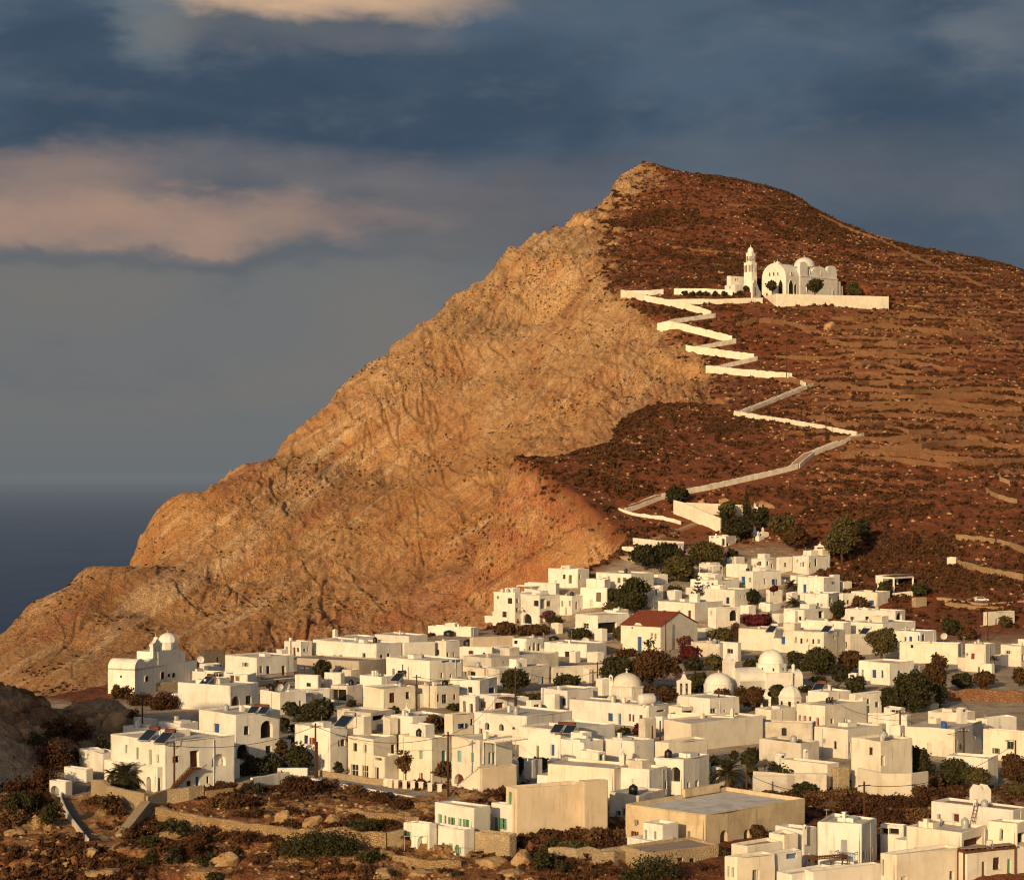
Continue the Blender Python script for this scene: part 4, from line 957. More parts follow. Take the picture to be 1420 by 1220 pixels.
h('white house with one dark square window left of the narrow lane', 'D', 577, 690, 862, 650, 5.2, 46, 'r k 770 660 797 698', extra=[('D', 577, 640, 700, 660, 4.4, 40)])
h('long low white terrace above the long cream block', 'D', 655, 905, 948, 722, 6.0, 40, 'w k 690 752 706 768')
h('white house with a round arched loggia at the right of the hill quarter', 'D', 912, 1190, 1244, 657, 4.8, 40, 'w k 1026 688 1044 718;w k 1064 686 1086 715;w k 1092 686 1110 714;a k 1197 668 1226 724')
h('white terraced block below the round arched loggia', 'D', 925, 1120, 1302, 727, 5.4, 45, 'w k 985 758 1003 775')
HS['D6'] = h('row of white rooms with blue shutters under the round arched loggia', 'D', 1130, 1325, 1416, 772, 5.4, 42, 'w k 1190 820 1200 852;p b 1240 800 1250 826;p b 1265 798 1281 826;p b 1312 792 1322 822;p b 1336 786 1350 822')
h('cream house with grey right wall and blue window near the pavilion', 'D', 945, 1090, 1162, 555, 5.0, 42, 'p b 1050 600 1072 626', 'y')
h('small white house between the narrow slab-roofed house and the cream one', 'D', 884, 900, 972, 562, 5.0, 58, 'w k 906 598 916 620;w k 925 598 936 620')
h('little old stone hut right of the pavilion', 'D', 1284, 1298, 1362, 586, 2.8, 60, '', 's', 'rd', name='stone_hut', cat='hut', group=None)
HS['F1'] = h('long cream block with five small windows and dark blue door above the big dome', 'D', 330, 797, 914, 775, 7.2, 38, 'd b 565 798 588 840;w k 640 800 650 833;w k 670 808 682 837;w k 703 808 714 830;w k 736 812 747 838;w k 764 812 777 838;r c 712 846 746 902', 'y', extra=[('D', 246, 328, 345, 835, 5, 40, 'w k 270 865 302 892', dict(mat='w'))])
HS['F2'] = h('tan blank-walled house right of the long cream block', 'D', 912, 940, 1160, 787, 6.4, 58, 'w k 914 826 925 863', 'y')
h('white garden house with a dark shaded front beside the bougainvillea', 'D', 70, 225, 330, 838, 3.4, 50, 'r k 268 866 302 892', 'd')
# --- right side
HS['F12'] = h('white house with dark blue shutters and chamfered corner among the bushes', 'F', 512, 682, 820, 234, 355, 48, 'w k 530 268 543 306;d b 587 269 612 314;w b 640 272 651 313;d b 728 275 748 313')
h('tiny white hut with a blue window beside the dark-blue-shuttered house', 'F', 457, 503, 514, 293, 2.8, 30, 'w b 468 292 490 312', cat='hut', name='white_hut')
HS['F14'] = h('long cream house with broken left wall top behind the reddish shrubs', 'F', 738, 1060, 1082, 128, 5.8, 25, 'w k 800 135 815 150', 'y')
HS['W2'] = h('white house with a red window and outside stair at the right', 'W', 735, 975, 1088, 446, 770, 35, 'p r 812 548 850 616;w k 755 542 768 578;p o 889 706 911 768', 'y', extra=[('W', 912, 1046, 1075, 680, 785, 40)])
h('tall cream house at the right edge beside the dark narrow gap', 'W', 1145, 1388, 1520, 462, 5.8, 40, 'w k 1392 560 1425 634', 'y')
h('white block topmost at the right edge behind the tall cream house', 'W', 1340, 1480, 1520, 392, 6.8, 40)
h('cream house with pillared porch and green door on the slope at the right', 'W', 945, 1005, 1314, 72, 242, 58, 'd g 965 112 980 210', 'y')
HS['F15'] = h('white house with three red doors beside the tall leaning pole', 'F', 175, 330, 562, 468, 5.4, 46, 'w k 190 517 204 562;d r 217 520 232 574;p r 245 525 258 572;d r 283 530 300 582', 'y', chim=[(.95, .1, .7, .7)])
h('white house with two small dark windows below the red-doored house', 'F', 270, 455, 655, 595, 5.4, 46, 'w k 325 645 335 671;w k 380 660 394 702;r k 463 668 474 726', 'y')
HS['F17'] = h('tall cream corner house with one closed grey window beside the dark round tree', 'F', 472, 632, 812, 660, 940, 55, 'p c 637 738 660 796;p c 490 850 502 900', 'y', chim=[(.15, .1, .8, .3)])
HS['F18'] = h('long low white house with a wide flat roof left of the tall cream corner house', 'F', 90, 345, 410, 785, 932, 40, '', 'y', extra=[('F', 398, 404, 470, 808, 935, 60, '', dict(mat='s', wname='stone_wall'))])
h('low white house with two dark windows below the small white chapel dome', 'R', 830, 985, 1240, 735, 3.8, 50, 'w k 860 795 880 838;w k 905 800 930 842', 'y')
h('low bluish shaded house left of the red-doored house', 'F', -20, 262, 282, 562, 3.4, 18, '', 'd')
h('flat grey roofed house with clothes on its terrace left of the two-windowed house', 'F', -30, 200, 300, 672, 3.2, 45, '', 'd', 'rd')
h('low shaded white house right of the small white chapel dome', 'F', 235, 345, 474, 394, 4.4, 50)
h('low white house with three dark blue slits below the thick bushes', 'F', 472, 496, 645, 400, 4.2, 55, 'w b 497 428 509 456;w b 528 428 541 456;w b 562 428 576 456')
h('low white house with a roof room above the pole in the right middle', 'F', 565, 780, 802, 518, 3.6, 30, extra=[('F', 650, 745, 772, 480, 5.6, 35, 'w k 690 488 745 505')])
h('small gabled-looking white house with a dark slit left of the broad shadowed house', 'F', 683, 742, 772, 575, 4.6, 40, 'w k 750 612 758 636')
HS['F24'] = h('broad white house with a large cast shadow across its front at the right', 'S', 115, 635, 935, 535, 840, 32, 'w k 835 600 855 646;d k 640 655 665 768', 'y')
HS['F25'] = h('raised white cube with a round white chimney pot at the right', 'S', 350, 690, 858, 372, 7.2, 45, '', 'y', extra=[('S', 350, 440, 470, 425, 6.2, 45)])
HS['F26'] = h('cream house with a green paned window at the right edge', 'S', 930, 1480, 1540, 575, 5.6, 35, 'w g 1190 668 1262 750', 'y')
h('white flat-roofed house behind the green-windowed house', 'S', 858, 970, 1302, 432, 5.4, 58)
h('low white garden room behind the trees at the right', 'S', 545, 985, 1100, 845, 4.0, 40)
# --- bottom right
HS['N1'] = h('long white house with a brown door and rusty roof ladder at the right bottom', 'N', 498, 1300, 1480, 165, 5.0, 42, 'd n 717 196 778 274;w k 575 200 596 270', 'w', 'rd')
h('cream house with a shaded brown loggia near the wooden pergola', 'N', 255, 798, 1060, 378, 4.8, 42, 'r n 826 435 1008 522', 'y')
h('white house with a porch and a tall pale window at the bottom right edge', 'N', 1056, 1345, 1480, 300, 5.2, 40, 'w c 1185 352 1212 460;r k 1352 380 1440 490', 'y')
HS['N2'] = h('long cream front house with a narrow grey door left of the wooden pergola', 'N', 0, 150, 805, 606, 5.2, 60, 'p y 17 637 41 808', 'y')
h('cream house standing behind the wooden pergola', 'N', 826, 850, 1480, 592, 3.0, 62, '', 'y')
h('low white walled yard with glass screens left of the brown awning', 'N', 5, 240, 262, 312, 3.2, 25, 'r k 12 335 90 400;r k 100 335 195 400')
HS['O1'] = h('white tower house with a grey door and blue balcony railing at the bottom right', 'O', 830, 1165, 1292, 122, 6.6, 28, 'v k 1033 206 1047 222;d y 1014 238 1066 386', 'w')
h('plain small cream block left of the metal-framed awning', 'O', 460, 580, 700, 202, 5.0, 52, '', 'y')
h('low flat cream block with a brown roof above the blue-panelled terrace', 'O', 184, 300, 582, 287, 4.6, 55, '', 'y', 'rd')
HS['O4'] = h('cream house with a tall grey door and two grey shutters at the bottom edge', 'O', 134, 222, 522, 376, 6.2, 58, 'p y 155 436 172 522;p y 187 446 203 524;d y 341 466 393 575', 'y')
h('shaded white terrace with pale blue panels at the bottom right', 'O', 458, 494, 732, 342, 4.6, 58, 'p l 606 326 688 378', 'w')
HS['O7'] = h('low white roof with a dark slatted pergola at the very bottom', 'O', 520, 640, 995, 498, 4.0, 55, '', 'w', extra=[('O', 760, 800, 1330, 480, 4.0, 60)])
h('low white roofs behind the plain small cream block', 'O', 515, 735, 838, 165, 4.8, 42, chim=[(.3, .1, .5, .4)])
# ------------------------------------------------------------------ churches
def dome_prof(r, h, z0, n=10): return [(r*math.cos(.5*math.pi*k/n), z0+h*math.sin(.5*math.pi*k/n)) for k in range(n)]+[(.02, z0+h)]
def cross(mb, x, y, z, s=1.0, ax=(1, 0)):
    mb.box(x-.08*s, y-.08*s, z, x+.08*s, y+.08*s, z+1.1*s)
    mb.box(x-(.4*ax[0]+.07)*s, y-(.4*ax[1]+.07)*s, z+.62*s, x+(.4*ax[0]+.07)*s, y+(.4*ax[1]+.07)*s, z+.78*s)
def prism_x(mb, prof, x0, x1):
    """profile (y,z) extruded along x"""
    n = len(prof); b = len(mb.v)
    mb.v += [(x0, y, z) for y, z in prof]+[(x1, y, z) for y, z in prof]
    mb.f.append(tuple(b+i for i in range(n))); mb.f.append(tuple(b+n+i for i in range(n))[::-1])
    for i in range(n): j = (i+1) % n; mb.f.append((b+i, b+j, b+n+j, b+n+i))
def prism_y(mb, prof, y0, y1):
    n = len(prof); b = len(mb.v)
    mb.v += [(x, y0, z) for x, z in prof]+[(x, y1, z) for x, z in prof]
    mb.f.append(tuple(b+i for i in range(n))); mb.f.append(tuple(b+n+i for i in range(n))[::-1])
    for i in range(n): j = (i+1) % n; mb.f.append((b+i, b+j, b+n+j, b+n+i))
def archp(w0, w1, z0, zs, rise, n=12, pointed=False):
    c, r = (w0+w1)/2, (w1-w0)/2
    pts = [(w0, z0)]
    for k in range(n+1):
        t = math.pi*k/n; zz = zs+rise*(math.sin(t) if not pointed else 1-abs(math.cos(t))**1.4)
        pts.append((c-r*math.cos(t), zz))
    return pts+[(w1, z0)]
def niche(root, name, plane, w0, w1, z0, zs, rise, at, out, pointed=False, mat=None, surround=True):
    """arched opening: raised surround and a dark leaf set between; plane 'x' => face at x=at, 'y' => face at y=at; out = outward sign"""
    pr = prism_x if plane == 'x' else prism_y
    mb = MB(); a0, a1 = sorted((at+out*.02, at+out*.06)); pr(mb, archp(w0, w1, z0, zs, rise, 10, pointed), a0, a1)
    d = mb.build(name, mat or M['void'], root)
    if surround:
        o_, i_ = archp(w0-.22, w1+.22, z0, zs, rise+.22, 10, pointed), archp(w0, w1, z0, zs, rise, 10, pointed); mb = MB(); a0, a1 = sorted((at-.01*out, at+out*.20))
        for k in range(len(o_)-1):
            q = [o_[k], o_[k+1], i_[k+1], i_[k]]
            pr(mb, q, a0, a1)
        mb.build('surround', M['w'], d)

Dt = hit(*tp('Z', 455, 500)).y
def Zp(x, y, D): return Vector(P(*tp('Z', x, y), D))
# terrace under the church
def solid(name, label, cat, t, xl, xc, xr, yt, yb, a, mat, top, group=None, par=.5, **kw):
    return house(label, t, xl, xc, xr, yt, yb, a, '', mat, top, name=name, cat=cat, group=group, par=par, **kw)
ter_c = solid('terrace_wall', 'high cream retaining wall carrying the courtyard of the hilltop church', 'retaining wall', 'Z', 330, 455, 1278, 407, 502, 57, 'y', 'path')if False else None
M['path'] = M['path']
frT, LXT, LYT, HT = frame_of('Z', 345, 455, 1278, 407, 506, 74)
rt = empty('retaining_wall', frT.C, frT.rz, 'high cream retaining wall carrying the courtyard of the hilltop church', 'retaining wall')
mb = MB(); LYT2 = 30
walls(mb, LXT, LYT2, HT, [], [], -5, par=.9, r=.3); mb.build('wall', M['y'], rt)
mb = MB(); mb.box(.3, .3, HT-2, LXT-.3, LYT2-.3, HT-.9); mb.build('courtyard_floor', M['path'], rt)

# church, local metres: x along the right face, y along the left front
ch_a = 45
Cc = Zp(525, 408, Dt+13); frC = Frame(Cc, ch_a)
ch = empty('hilltop_church', frC.C, frC.rz, 'large white domed church on the hilltop terrace above the zigzag path', 'church'); ch.scale = (1.2, 1.06, 1.0)
mb = MB(); zb = -4
prism_x(mb, archp(0, 13, zb, 7.4, 6.9, 20), 0, 8.5)
mb.box(8.4, -.35, zb, 32, 13.4, 8.9); mb.box(8.2, -.55, 8.6, 32.2, 13.6, 9.15)
for x0, x1, zt in ((8.4, 13.2, 15.4), (16.0, 25.6, 14.0), (25.6, 31.6, 15.0)):
    w_ = x1-x0; prism_y(mb, archp(x0, x1, 9, zt-w_*.32, w_*.32, 14), -.2, 1.1)
    prism_y(mb, archp(x0, x1, 9, zt-w_*.32, w_*.32, 14), 12, 13.2)
mb.box(9, 1.0, 9, 31.4, 12.1, 12.4)
prism_x(mb, archp(2.6, 10.4, 9, 11.2, 2.7, 14), 8.6, 31.5); prism_y(mb, archp(15, 23, 9, 11, 2.5, 14), .6, 12.6)
mb.box(31.8, .2, zb, 34.6, 11.5, 8.0); mb.box(34.4, .8, zb, 36.8, 10.2, 6.2); mb.box(33.2, 4.5, 6, 35.4, 8.5, 8.6)
mb.lathe((36.2, 6.5, 0), [(3.2, zb), (3.2, 5.2)]+dome_prof(3.2, 1.8, 5.2, 6), 16, -math.pi/2, math.pi/2)
mb.build('wall', M['w'], ch)
mb = MB(); dx, dy = 18.6, 6.2
mb.lathe((dx, dy, 0), [(4.55, 10.5), (4.55, 13.9), (4.75, 13.9), (4.75, 14.2), (4.35, 14.25)], 24)
dr = mb.build('drum', M['w'], ch, True)
for k in range(8):
    t_ = k*math.pi/4+.2; m2 = MB(); c_ = Vector((dx+4.56*math.cos(t_), dy+4.56*math.sin(t_), 0)); n_ = Vector((-math.sin(t_), math.cos(t_), 0)); o_ = Vector((math.cos(t_), math.sin(t_), 0))
    m2.add([c_-n_*.3+Vector((0, 0, 11.6))+o_*.03, c_+n_*.3+Vector((0, 0, 11.6))+o_*.03, c_+n_*.3+Vector((0, 0, 13.2))+o_*.03, c_-n_*.3+Vector((0, 0, 13.2))+o_*.03], [(0, 1, 2, 3)]); m2.build('window', M['void'], dr)
mb = MB(); mb.lathe((dx, dy, 0), dome_prof(4.4, 4.3, 14.2, 12), 32); dm = mb.build('dome', M['w'], ch, True)
mb = MB(); cross(mb, dx, dy, 18.4, .9); mb.build('cross', M['fw'], dm)
for cx, cy, z0, r_ in ((7.4, 11.0, 13.4, 1.7), (29.0, 7.0, 12.2, 1.6)):
    mb = MB(); mb.lathe((cx, cy, 0), [(r_, z0-3), (r_, z0+1.2), (r_*1.08, z0+1.2), (r_*1.08, z0+1.35)], 8); mb.lathe((cx, cy, 0), [(r_*1.02, z0+1.35), (r_*.7, z0+2.0), (r_*.3, z0+2.6), (.05, z0+2.95)], 8)
    cup = mb.build('cupola', M['w'], ch); mb = MB(); cross(mb, cx, cy, z0+2.9, .6); mb.build('cross', M['fw'], cup)
mb = MB(); mb.box(.2, 6.2, 14.2, .7, 6.8, 14.9); cross(mb, .45, 6.5, 14.8, .7, (0, 1)); mb.build('cross', M['fw'], ch)
niche(ch, 'doorway', 'x', 1.6, 3.9, -1, 4.4, 2.2, 0, -1, True); niche(ch, 'doorway', 'y', 1.6, 4.3, -1, 4.3, 2.3, 0, -1, True)
niche(ch, 'doorway', 'y', 4.9, 6.2, -1, 4.0, 1.6, 0, -1, True)
for y_ in (4.2, 6.4, 8.6): niche(ch, 'window', 'x', y_-.32, y_+.32, 8.6, 9.9, .3, 0, -1)
niche(ch, 'window', 'y', 3.0, 3.6, 8.5, 9.8, .3, 0, -1); niche(ch, 'window', 'y', 12.4, 13.1, 1.6, 4.2, .35, -.35, -1)
niche(ch, 'window', 'y', 28.6, 29.4, .3, 3.4, .4, -.35, -1); niche(ch, 'window', 'y', 33, 33.5, 1.5, 3.4, .25, 1.5, -1)
for x_ in (14.7, 21.5): niche(ch, 'window', 'y', x_-.3, x_+.3, 9.7, 11.2, .3, -.2, -1)

# bell tower
frB = Frame(Zp(275, 398, Dt+18), 45); bt = empty('bell_tower', frB.C, frB.rz, 'slender white bell tower of arched tiers left of the hilltop church', 'bell tower'); bt.scale = (.86, .86, 1.0)
def tier(mb, x0, y0, w_, d_, z0, z1, ns, zo0, zo1):
    """square tier with ns slots cut through per face: built from piers, sill and lintel"""
    mb.box(x0, y0, z0, x0+w_, y0+d_, zo0); mb.box(x0, y0, zo1, x0+w_, y0+d_, z1); mb.box(x0+.45, y0+.45, zo0, x0+w_-.45, y0+d_-.45, zo1) if False else None
    pw = (w_-ns*.62)/(ns+1)
    for i in range(ns+1):
        f_ = i/ns
        cx = x0+pw/2+(w_-pw)*f_; cy = y0+pw/2+(d_-pw)*f_
        for a, b in ((cx, y0+pw/2), (cx, y0+d_-pw/2)): mb.box(a-pw/2, b-pw/2, zo0, a+pw/2, b+pw/2, zo1)
        for a, b in ((x0+pw/2, cy), (x0+w_-pw/2, cy)): mb.box(a-pw/2, b-pw/2, zo0, a+pw/2, b+pw/2, zo1)
mb = MB(); mb.box(0, 0, -4, 4.4, 5.2, 8.6); tier(mb, 0, 0, 4.4, 5.2, 8.6, 13.5, 2, 9.4, 12.6)
mb.build('base_tier', M['w'], bt)
mb = MB(); mb.box(-.12, -.12, 13.5, 4.52, 5.32, 13.75); tier(mb, .5, .5, 3.2, 3.6, 13.75, 15.2, 2, 13.9, 15.1) if False else None
tier(mb, .5, .5, 3.3, 3.7, 13.75, 18.0, 2, 14.2, 16.6); mb.box(.4, .4, 18.0, 3.9, 4.3, 18.2); mb.build('upper_tier', M['w'], bt)
mb = MB(); mb.lathe((2.15, 2.35, 0), [(1.7, 18.2), (1.7, 18.7)]+dome_prof(1.65, 2.2, 18.7, 8), 16); mb.box(2.0, 2.2, 20.8, 2.3, 2.5, 21.5); cross(mb, 2.15, 2.35, 21.4, .6); mb.build('cap_dome', M['w'], bt, False)
mb = MB()
for x_, y_, z_ in ((2.1, .75, 15.4), (.75, 2.3, 15.4), (2.1, .4, 11.2)): mb.lathe((x_, y_, z_), [(.42, -.4), (.32, -.1), (.2, .3), (.03, .4)], 10)
mb.build('bell', M['bell'], bt, True)
h('low white church outbuilding left of the bell tower', 'Z', 78, 155, 268, 338, 4.6, 50, 'w k 112 350 122 370', cat='outbuilding', name='church_outbuilding', group=None)
h('flat white rear building behind the bell tower', 'Z', 92, 120, 225, 276, 7.8, 55, cat='outbuilding', name='church_outbuilding', group=None)
gt = empty('courtyard_gate', Zp(318, 416, Dt+6), Frame(Vector((0, 1, 0)), 35).rz, 'small white gateway with a grey door in front of the bell tower', 'gateway')
mb = MB(); prism_y(mb, [(-4.6, -3), (-4.6, 5.0), (-3.6, 5.2), (-3.2, 6.4), (-2.2, 6.9), (-1.2, 6.4), (-.8, 5.2), (0, 4.6), (1.5, 2.6), (3, 1.6), (3, -3)], 0, .8); mb.build('wall', M['w'], gt)
mb = MB(); mb.box(-3.0, -.08, -.5, -1.5, 0.0, 3.2); mb.build('door', pmat('y'), gt)

# ------------------------------------------------------------------ church at the left end (tile Q)
def Qf(x, y, D): return Vector(P(*tp('Q', x, y), D))
Cq = hit(*tp('Q', 445, 985)); frQ = Frame(Cq, 24); uQ = F/Cq.y*9.467     # Q units per metre
zq = lambda y: (985-y)/uQ
lc = empty('domed_church', frQ.C, frQ.rz, 'white church with ribbed dome and twin-arched belfry at the left end of the village', 'church')
LYq = frQ.sL(tp('Q', 92, 0)[0]); LXq = frQ.sR(tp('Q', 1260, 0)[0]); xs = lambda px: frQ.sR(tp('Q', px, 0)[0])
def xq0(px, y): return Frame(frQ.w(0, y), 24).sR(tp('Q', px, 0)[0])
mb = MB(); mb.box(0, 0, -4, LXq, LYq, zq(640))
r_ = xs(600)                                  # front barrel vault running along y
prism_y(mb, archp(0, r_*.95, zq(660), zq(640), zq(515)-zq(640), 14), 0, LYq)
prism_y(mb, archp(xs(610), xs(860), zq(660), zq(600), zq(520)-zq(600), 14), .0, .9)   # belfry gable base
prism_y(mb, archp(xs(920), xs(1120), zq(660), zq(575), zq(470)-zq(575), 14), .2, LYq-.2)
mb.box(xs(650), 1.2, zq(640), xs(1150), LYq-.4, zq(560)); dyq_ = LYq*.36; mb.box(xq0(740, dyq_-2.2), dyq_-2.4, zq(640), xq0(1010, dyq_-2.2), dyq_+2.6, zq(455))
mb.build('wall', M['w'], lc)
dyq = LYq*.36; rq = 135/uQ
dxq = Frame(frQ.w(0, dyq), 24).sR(tp('Q', 878, 0)[0])
def xq(px, y): return Frame(frQ.w(0, y), 24).sR(tp('Q', px, 0)[0])
mb = MB(); mb.lathe((dxq, dyq, 0), [(rq*1.02, zq(620)), (rq*1.02, zq(375)), (rq*1.1, zq(372)), (rq*1.1, zq(360)), (rq*.98, zq(358))], 8, .3, .3+2*math.pi); dr = mb.build('drum', M['w'], lc)
niche(lc, 'doorway', 'y', xs(575), xs(612), zq(825), zq(765), .2, 0, -1); niche(lc, 'doorway', 'y', xs(778), xs(822), zq(825), zq(750), .35, 0, -1)
niche(lc, 'doorway', 'y', xs(925), xs(965), zq(825), zq(780), .3, 0, -1); niche(lc, 'window', 'y', xs(875), xs(905), zq(810), zq(780), .15, 0, -1, surround=False)
niche(lc, 'window', 'x', LYq*.48, LYq*.54, zq(760), zq(735), .12, 0, -1, surround=False)
mb = MB(); mb.lathe((dxq, dyq, 0), dome_prof(rq*1.02, zq(235)-zq(360), zq(360), 10), 12, .3, .3+2*math.pi); dm = mb.build('dome', M['w'], lc); mb = MB(); cross(mb, dxq, dyq, zq(238), .5); mb.build('cross', M['fw'], dm)
mb = MB(); b0, b1 = xs(685), xs(800); bz0, bz1 = zq(520), zq(345); pw = (b1-b0)*.2
mb.box(b0-.15, -.05, bz0-.5, b1+.15, .85, bz0)
for i in range(3): xx = b0+(b1-b0-pw)*i/2; mb.box(xx, 0, bz0, xx+pw, .8, bz1-.5)
prism_y(mb, [(b0-.1, bz1-.5), (b0-.1, bz1), (b0+pw, bz1+.3), ((b0+b1)/2-.2, bz1+.9), ((b0+b1)/2, bz1+1.3), ((b0+b1)/2+.2, bz1+.9), (b1-pw, bz1+.3), (b1+.1, bz1), (b1+.1, bz1-.5)], -.02, .82)
cross(mb, (b0+b1)/2, .4, bz1+1.2, .7); bf = mb.build('belfry', M['w'], lc)
mb = MB()
for f_ in (.3, .7): mb.lathe((b0+(b1-b0)*f_, .4, bz1-1.1), [(.22, -.3), (.16, 0), (.02, .25)], 8)
mb.build('bell', M['bell'], bf)
solid('retaining_wall', 'rough stone terrace wall in front of the left-hand domed church', 'retaining wall', 'Q', 440, 600, 1010, 830, 950, 40, 's', 's')

# ------------------------------------------------------------------ old dome on a drum, centre (tile C)
Cd = hit(*tp('C', 928, 1050)); uC = F/Cd.y*4.4375; zc = lambda y: (1046-y)/uC
dc = empty('domed_chapel', Cd, 0, 'old chapel with broad greyish dome on an octagonal drum before the dark tree', 'chapel')
rc = 108/uC
mb = MB(); mb.lathe((0, 0, 0), [(rc*1.0, -3), (rc*1.55, zc(1060)), (rc*1.3, zc(1020)), (rc*1.03, zc(985)), (rc*1.03, zc(985)+.05)], 8, .25, .25+2*math.pi); mb.build('apron', M['d'], dc)
mb = MB(); mb.lathe((0, 0, 0), [(rc*1.02, zc(1000)), (rc*1.02, zc(938)), (rc*1.06, zc(938)), (rc*1.06, zc(928)), (rc*.9, zc(926))], 8, .25, .25+2*math.pi); dr = mb.build('drum', M['d'], dc)
for k in range(8):
    t_ = .25+math.pi/8+k*math.pi/4; o_ = Vector((math.cos(t_), math.sin(t_), 0)); n_ = Vector((-o_.y, o_.x, 0)); m2 = MB(); c_ = o_*rc*1.02*math.cos(math.pi/8)
    for s_ in (-.95, .62): m2.add([c_+n_*s_*rc*.38+Vector((0, 0, zc(984)))+o_*.06, c_+n_*(s_+.33)*rc*.38+Vector((0, 0, zc(984)))+o_*.06, c_+n_*(s_+.33)*rc*.38+Vector((0, 0, zc(942)))+o_*.06, c_+n_*s_*rc*.38+Vector((0, 0, zc(942)))+o_*.06], [(0, 1, 2, 3)])
    m2.build('pilaster', M['w'], dr)
mb = MB(); mb.lathe((0, 0, 0), dome_prof(rc*.88, zc(850)-zc(928), zc(928), 10), 28); dm = mb.build('dome', M['y'], dc, True)
mb = MB(); mb.lathe((0, 0, 0), [(.25, zc(853)), (.15, zc(840))], 8); cross(mb, 0, 0, zc(842), .55); mb.build('cross', M['fw'], dm)
mb = MB(); a_ = -rc*.92; mb.box(a_-.35, -1.2, zc(985), a_+.35, -.6, zc(895)); mb.box(a_-.35, -1.2, zc(895), a_-.15, -.6, zc(872)); mb.box(a_+.15, -1.2, zc(895), a_+.35, -.6, zc(872)); prism_y(mb, [(a_-.42, zc(872)), (a_, zc(856)), (a_+.42, zc(872))], -1.25, -.55); mb.build('bell_turret', M['w'], dc)

# ------------------------------------------------------------------ main village church (tile R)
Cr = hit(*tp('R', 1000, 560)); uR = F/Cr.y*7.1; zr = lambda y: (560-y)/uR; xr = lambda x: (x-1000)/uR
frR = Frame(Cr, 50)
vc = empty('domed_church', Cr, 0, 'large white church with the big smooth dome in the middle right of the village', 'church')
mb = MB(); rr_ = 128/uR; th = math.radians(16)
def rot(x, y, z): return (x*math.cos(th)-y*math.sin(th), x*math.sin(th)+y*math.cos(th), z)
m2 = MB(); m2.box(-380/uR, -1.5, -3, 60/uR, 5.0, zr(420)); prism_x(m2, archp(-1.5, 5.0, 0, zr(440), zr(320)-zr(440), 14), -372/uR, 20/uR)
m2.box(-100/uR, -2.0, -3, 175/uR, 5.4, zr(365)); prism_x(m2, archp(-1.2, 4.4, -3, zr(420), zr(345)-zr(420), 12), 170/uR, 300/uR); m2.box(170/uR, -.6, -3, 345/uR, 3.8, zr(500))
m2.v = [rot(*q) for q in m2.v]; mb.add(m2.v, m2.f); mb.build('wall', M['w'], vc)
mb = MB(); mb.lathe((0, 1.6, 0), [(rr_*1.2, zr(420)), (rr_*1.2, zr(285)), (rr_*1.02, zr(283))], 8, .42, .42+2*math.pi); dr = mb.build('drum', M['w'], vc)
for k in range(8):
    t_ = .42+math.pi/8+k*math.pi/4; o_ = Vector((math.cos(t_), math.sin(t_), 0)); n_ = Vector((-o_.y, o_.x, 0)); c_ = Vector((0, 1.6, 0))+o_*(rr_*1.2*math.cos(math.pi/8)+.03); m2 = MB()
    m2.add([c_-n_*.16+Vector((0, 0, zr(352))), c_+n_*.16+Vector((0, 0, zr(352))), c_+n_*.16+Vector((0, 0, zr(322))), c_-n_*.16+Vector((0, 0, zr(322)))], [(0, 1, 2, 3)]); m2.build('window', M['void'], dr)
mb = MB(); mb.lathe((0, 1.6, 0), dome_prof(rr_*1.02, zr(148)-zr(283), zr(283), 12), 32); dm = mb.build('dome', M['w'], vc, True); mb = MB(); cross(mb, 0, 1.6, zr(150), .7); mb.build('cross', M['fw'], dm)
mb = MB(); x_ = 215/uR; mb.lathe((x_, 1.2, 0), [(.32, zr(420)), (.32, zr(320)), (.42, zr(318)), (.3, zr(300)), (.03, zr(288))], 8); mb.build('finial', M['w'], vc)
# belfry wall at its left end
mb = MB(); xb = -425/uR; hb = 50/uR
m2 = MB()
for i in range(4): y_ = -2.2+i*1.25; m2.box(-.35, y_, zr(395), .35, y_+.45, zr(285))
prism_x(m2, [(-2.4, zr(285)), (-2.4, zr(255)), (-1.6, zr(235)), (-.9, zr(250)), (-.5, zr(205)), (-.0, zr(188)), (.5, zr(205)), (.8, zr(250)), (1.6, zr(250)), (2.1, zr(285))], -.36, .36); m2.box(-.6, -2.6, -2, .6, 2.6, zr(395))
ca, sa = math.cos(.35), math.sin(.35); m2.v = [(xb+x*ca-y*sa, 1.5+x*sa+y*ca, z) for x, y, z in m2.v]; bf = m2.build('belfry', M['w'], vc)
# left dome of the same group
Cl = hit(*tp('R', 470, 585)); uL = F/Cl.y*7.1; zl = lambda y: (585-y)/uL; rl = 138/uL
ld = empty('domed_chapel', Cl, 0, 'smooth white dome chapel left of the big church dome, behind low roofs', 'chapel')
mb = MB(); mb.lathe((0, 0, 0), [(rl*1.06, -3), (rl*1.06, zl(480)), (rl*.98, zl(478))], 20); mb.build('wall', M['w'], ld)
mb = MB(); mb.lathe((0, 0, 0), dome_prof(rl*.99, zl(372)-zl(480), zl(480), 12), 32); dm = mb.build('dome', M['w'], ld, True); mb = MB(); mb.box(-.2, -.2, zl(378), .2, .2, zl(368)); cross(mb, 0, 0, zl(370), .45); mb.build('cross', M['fw'], dm)
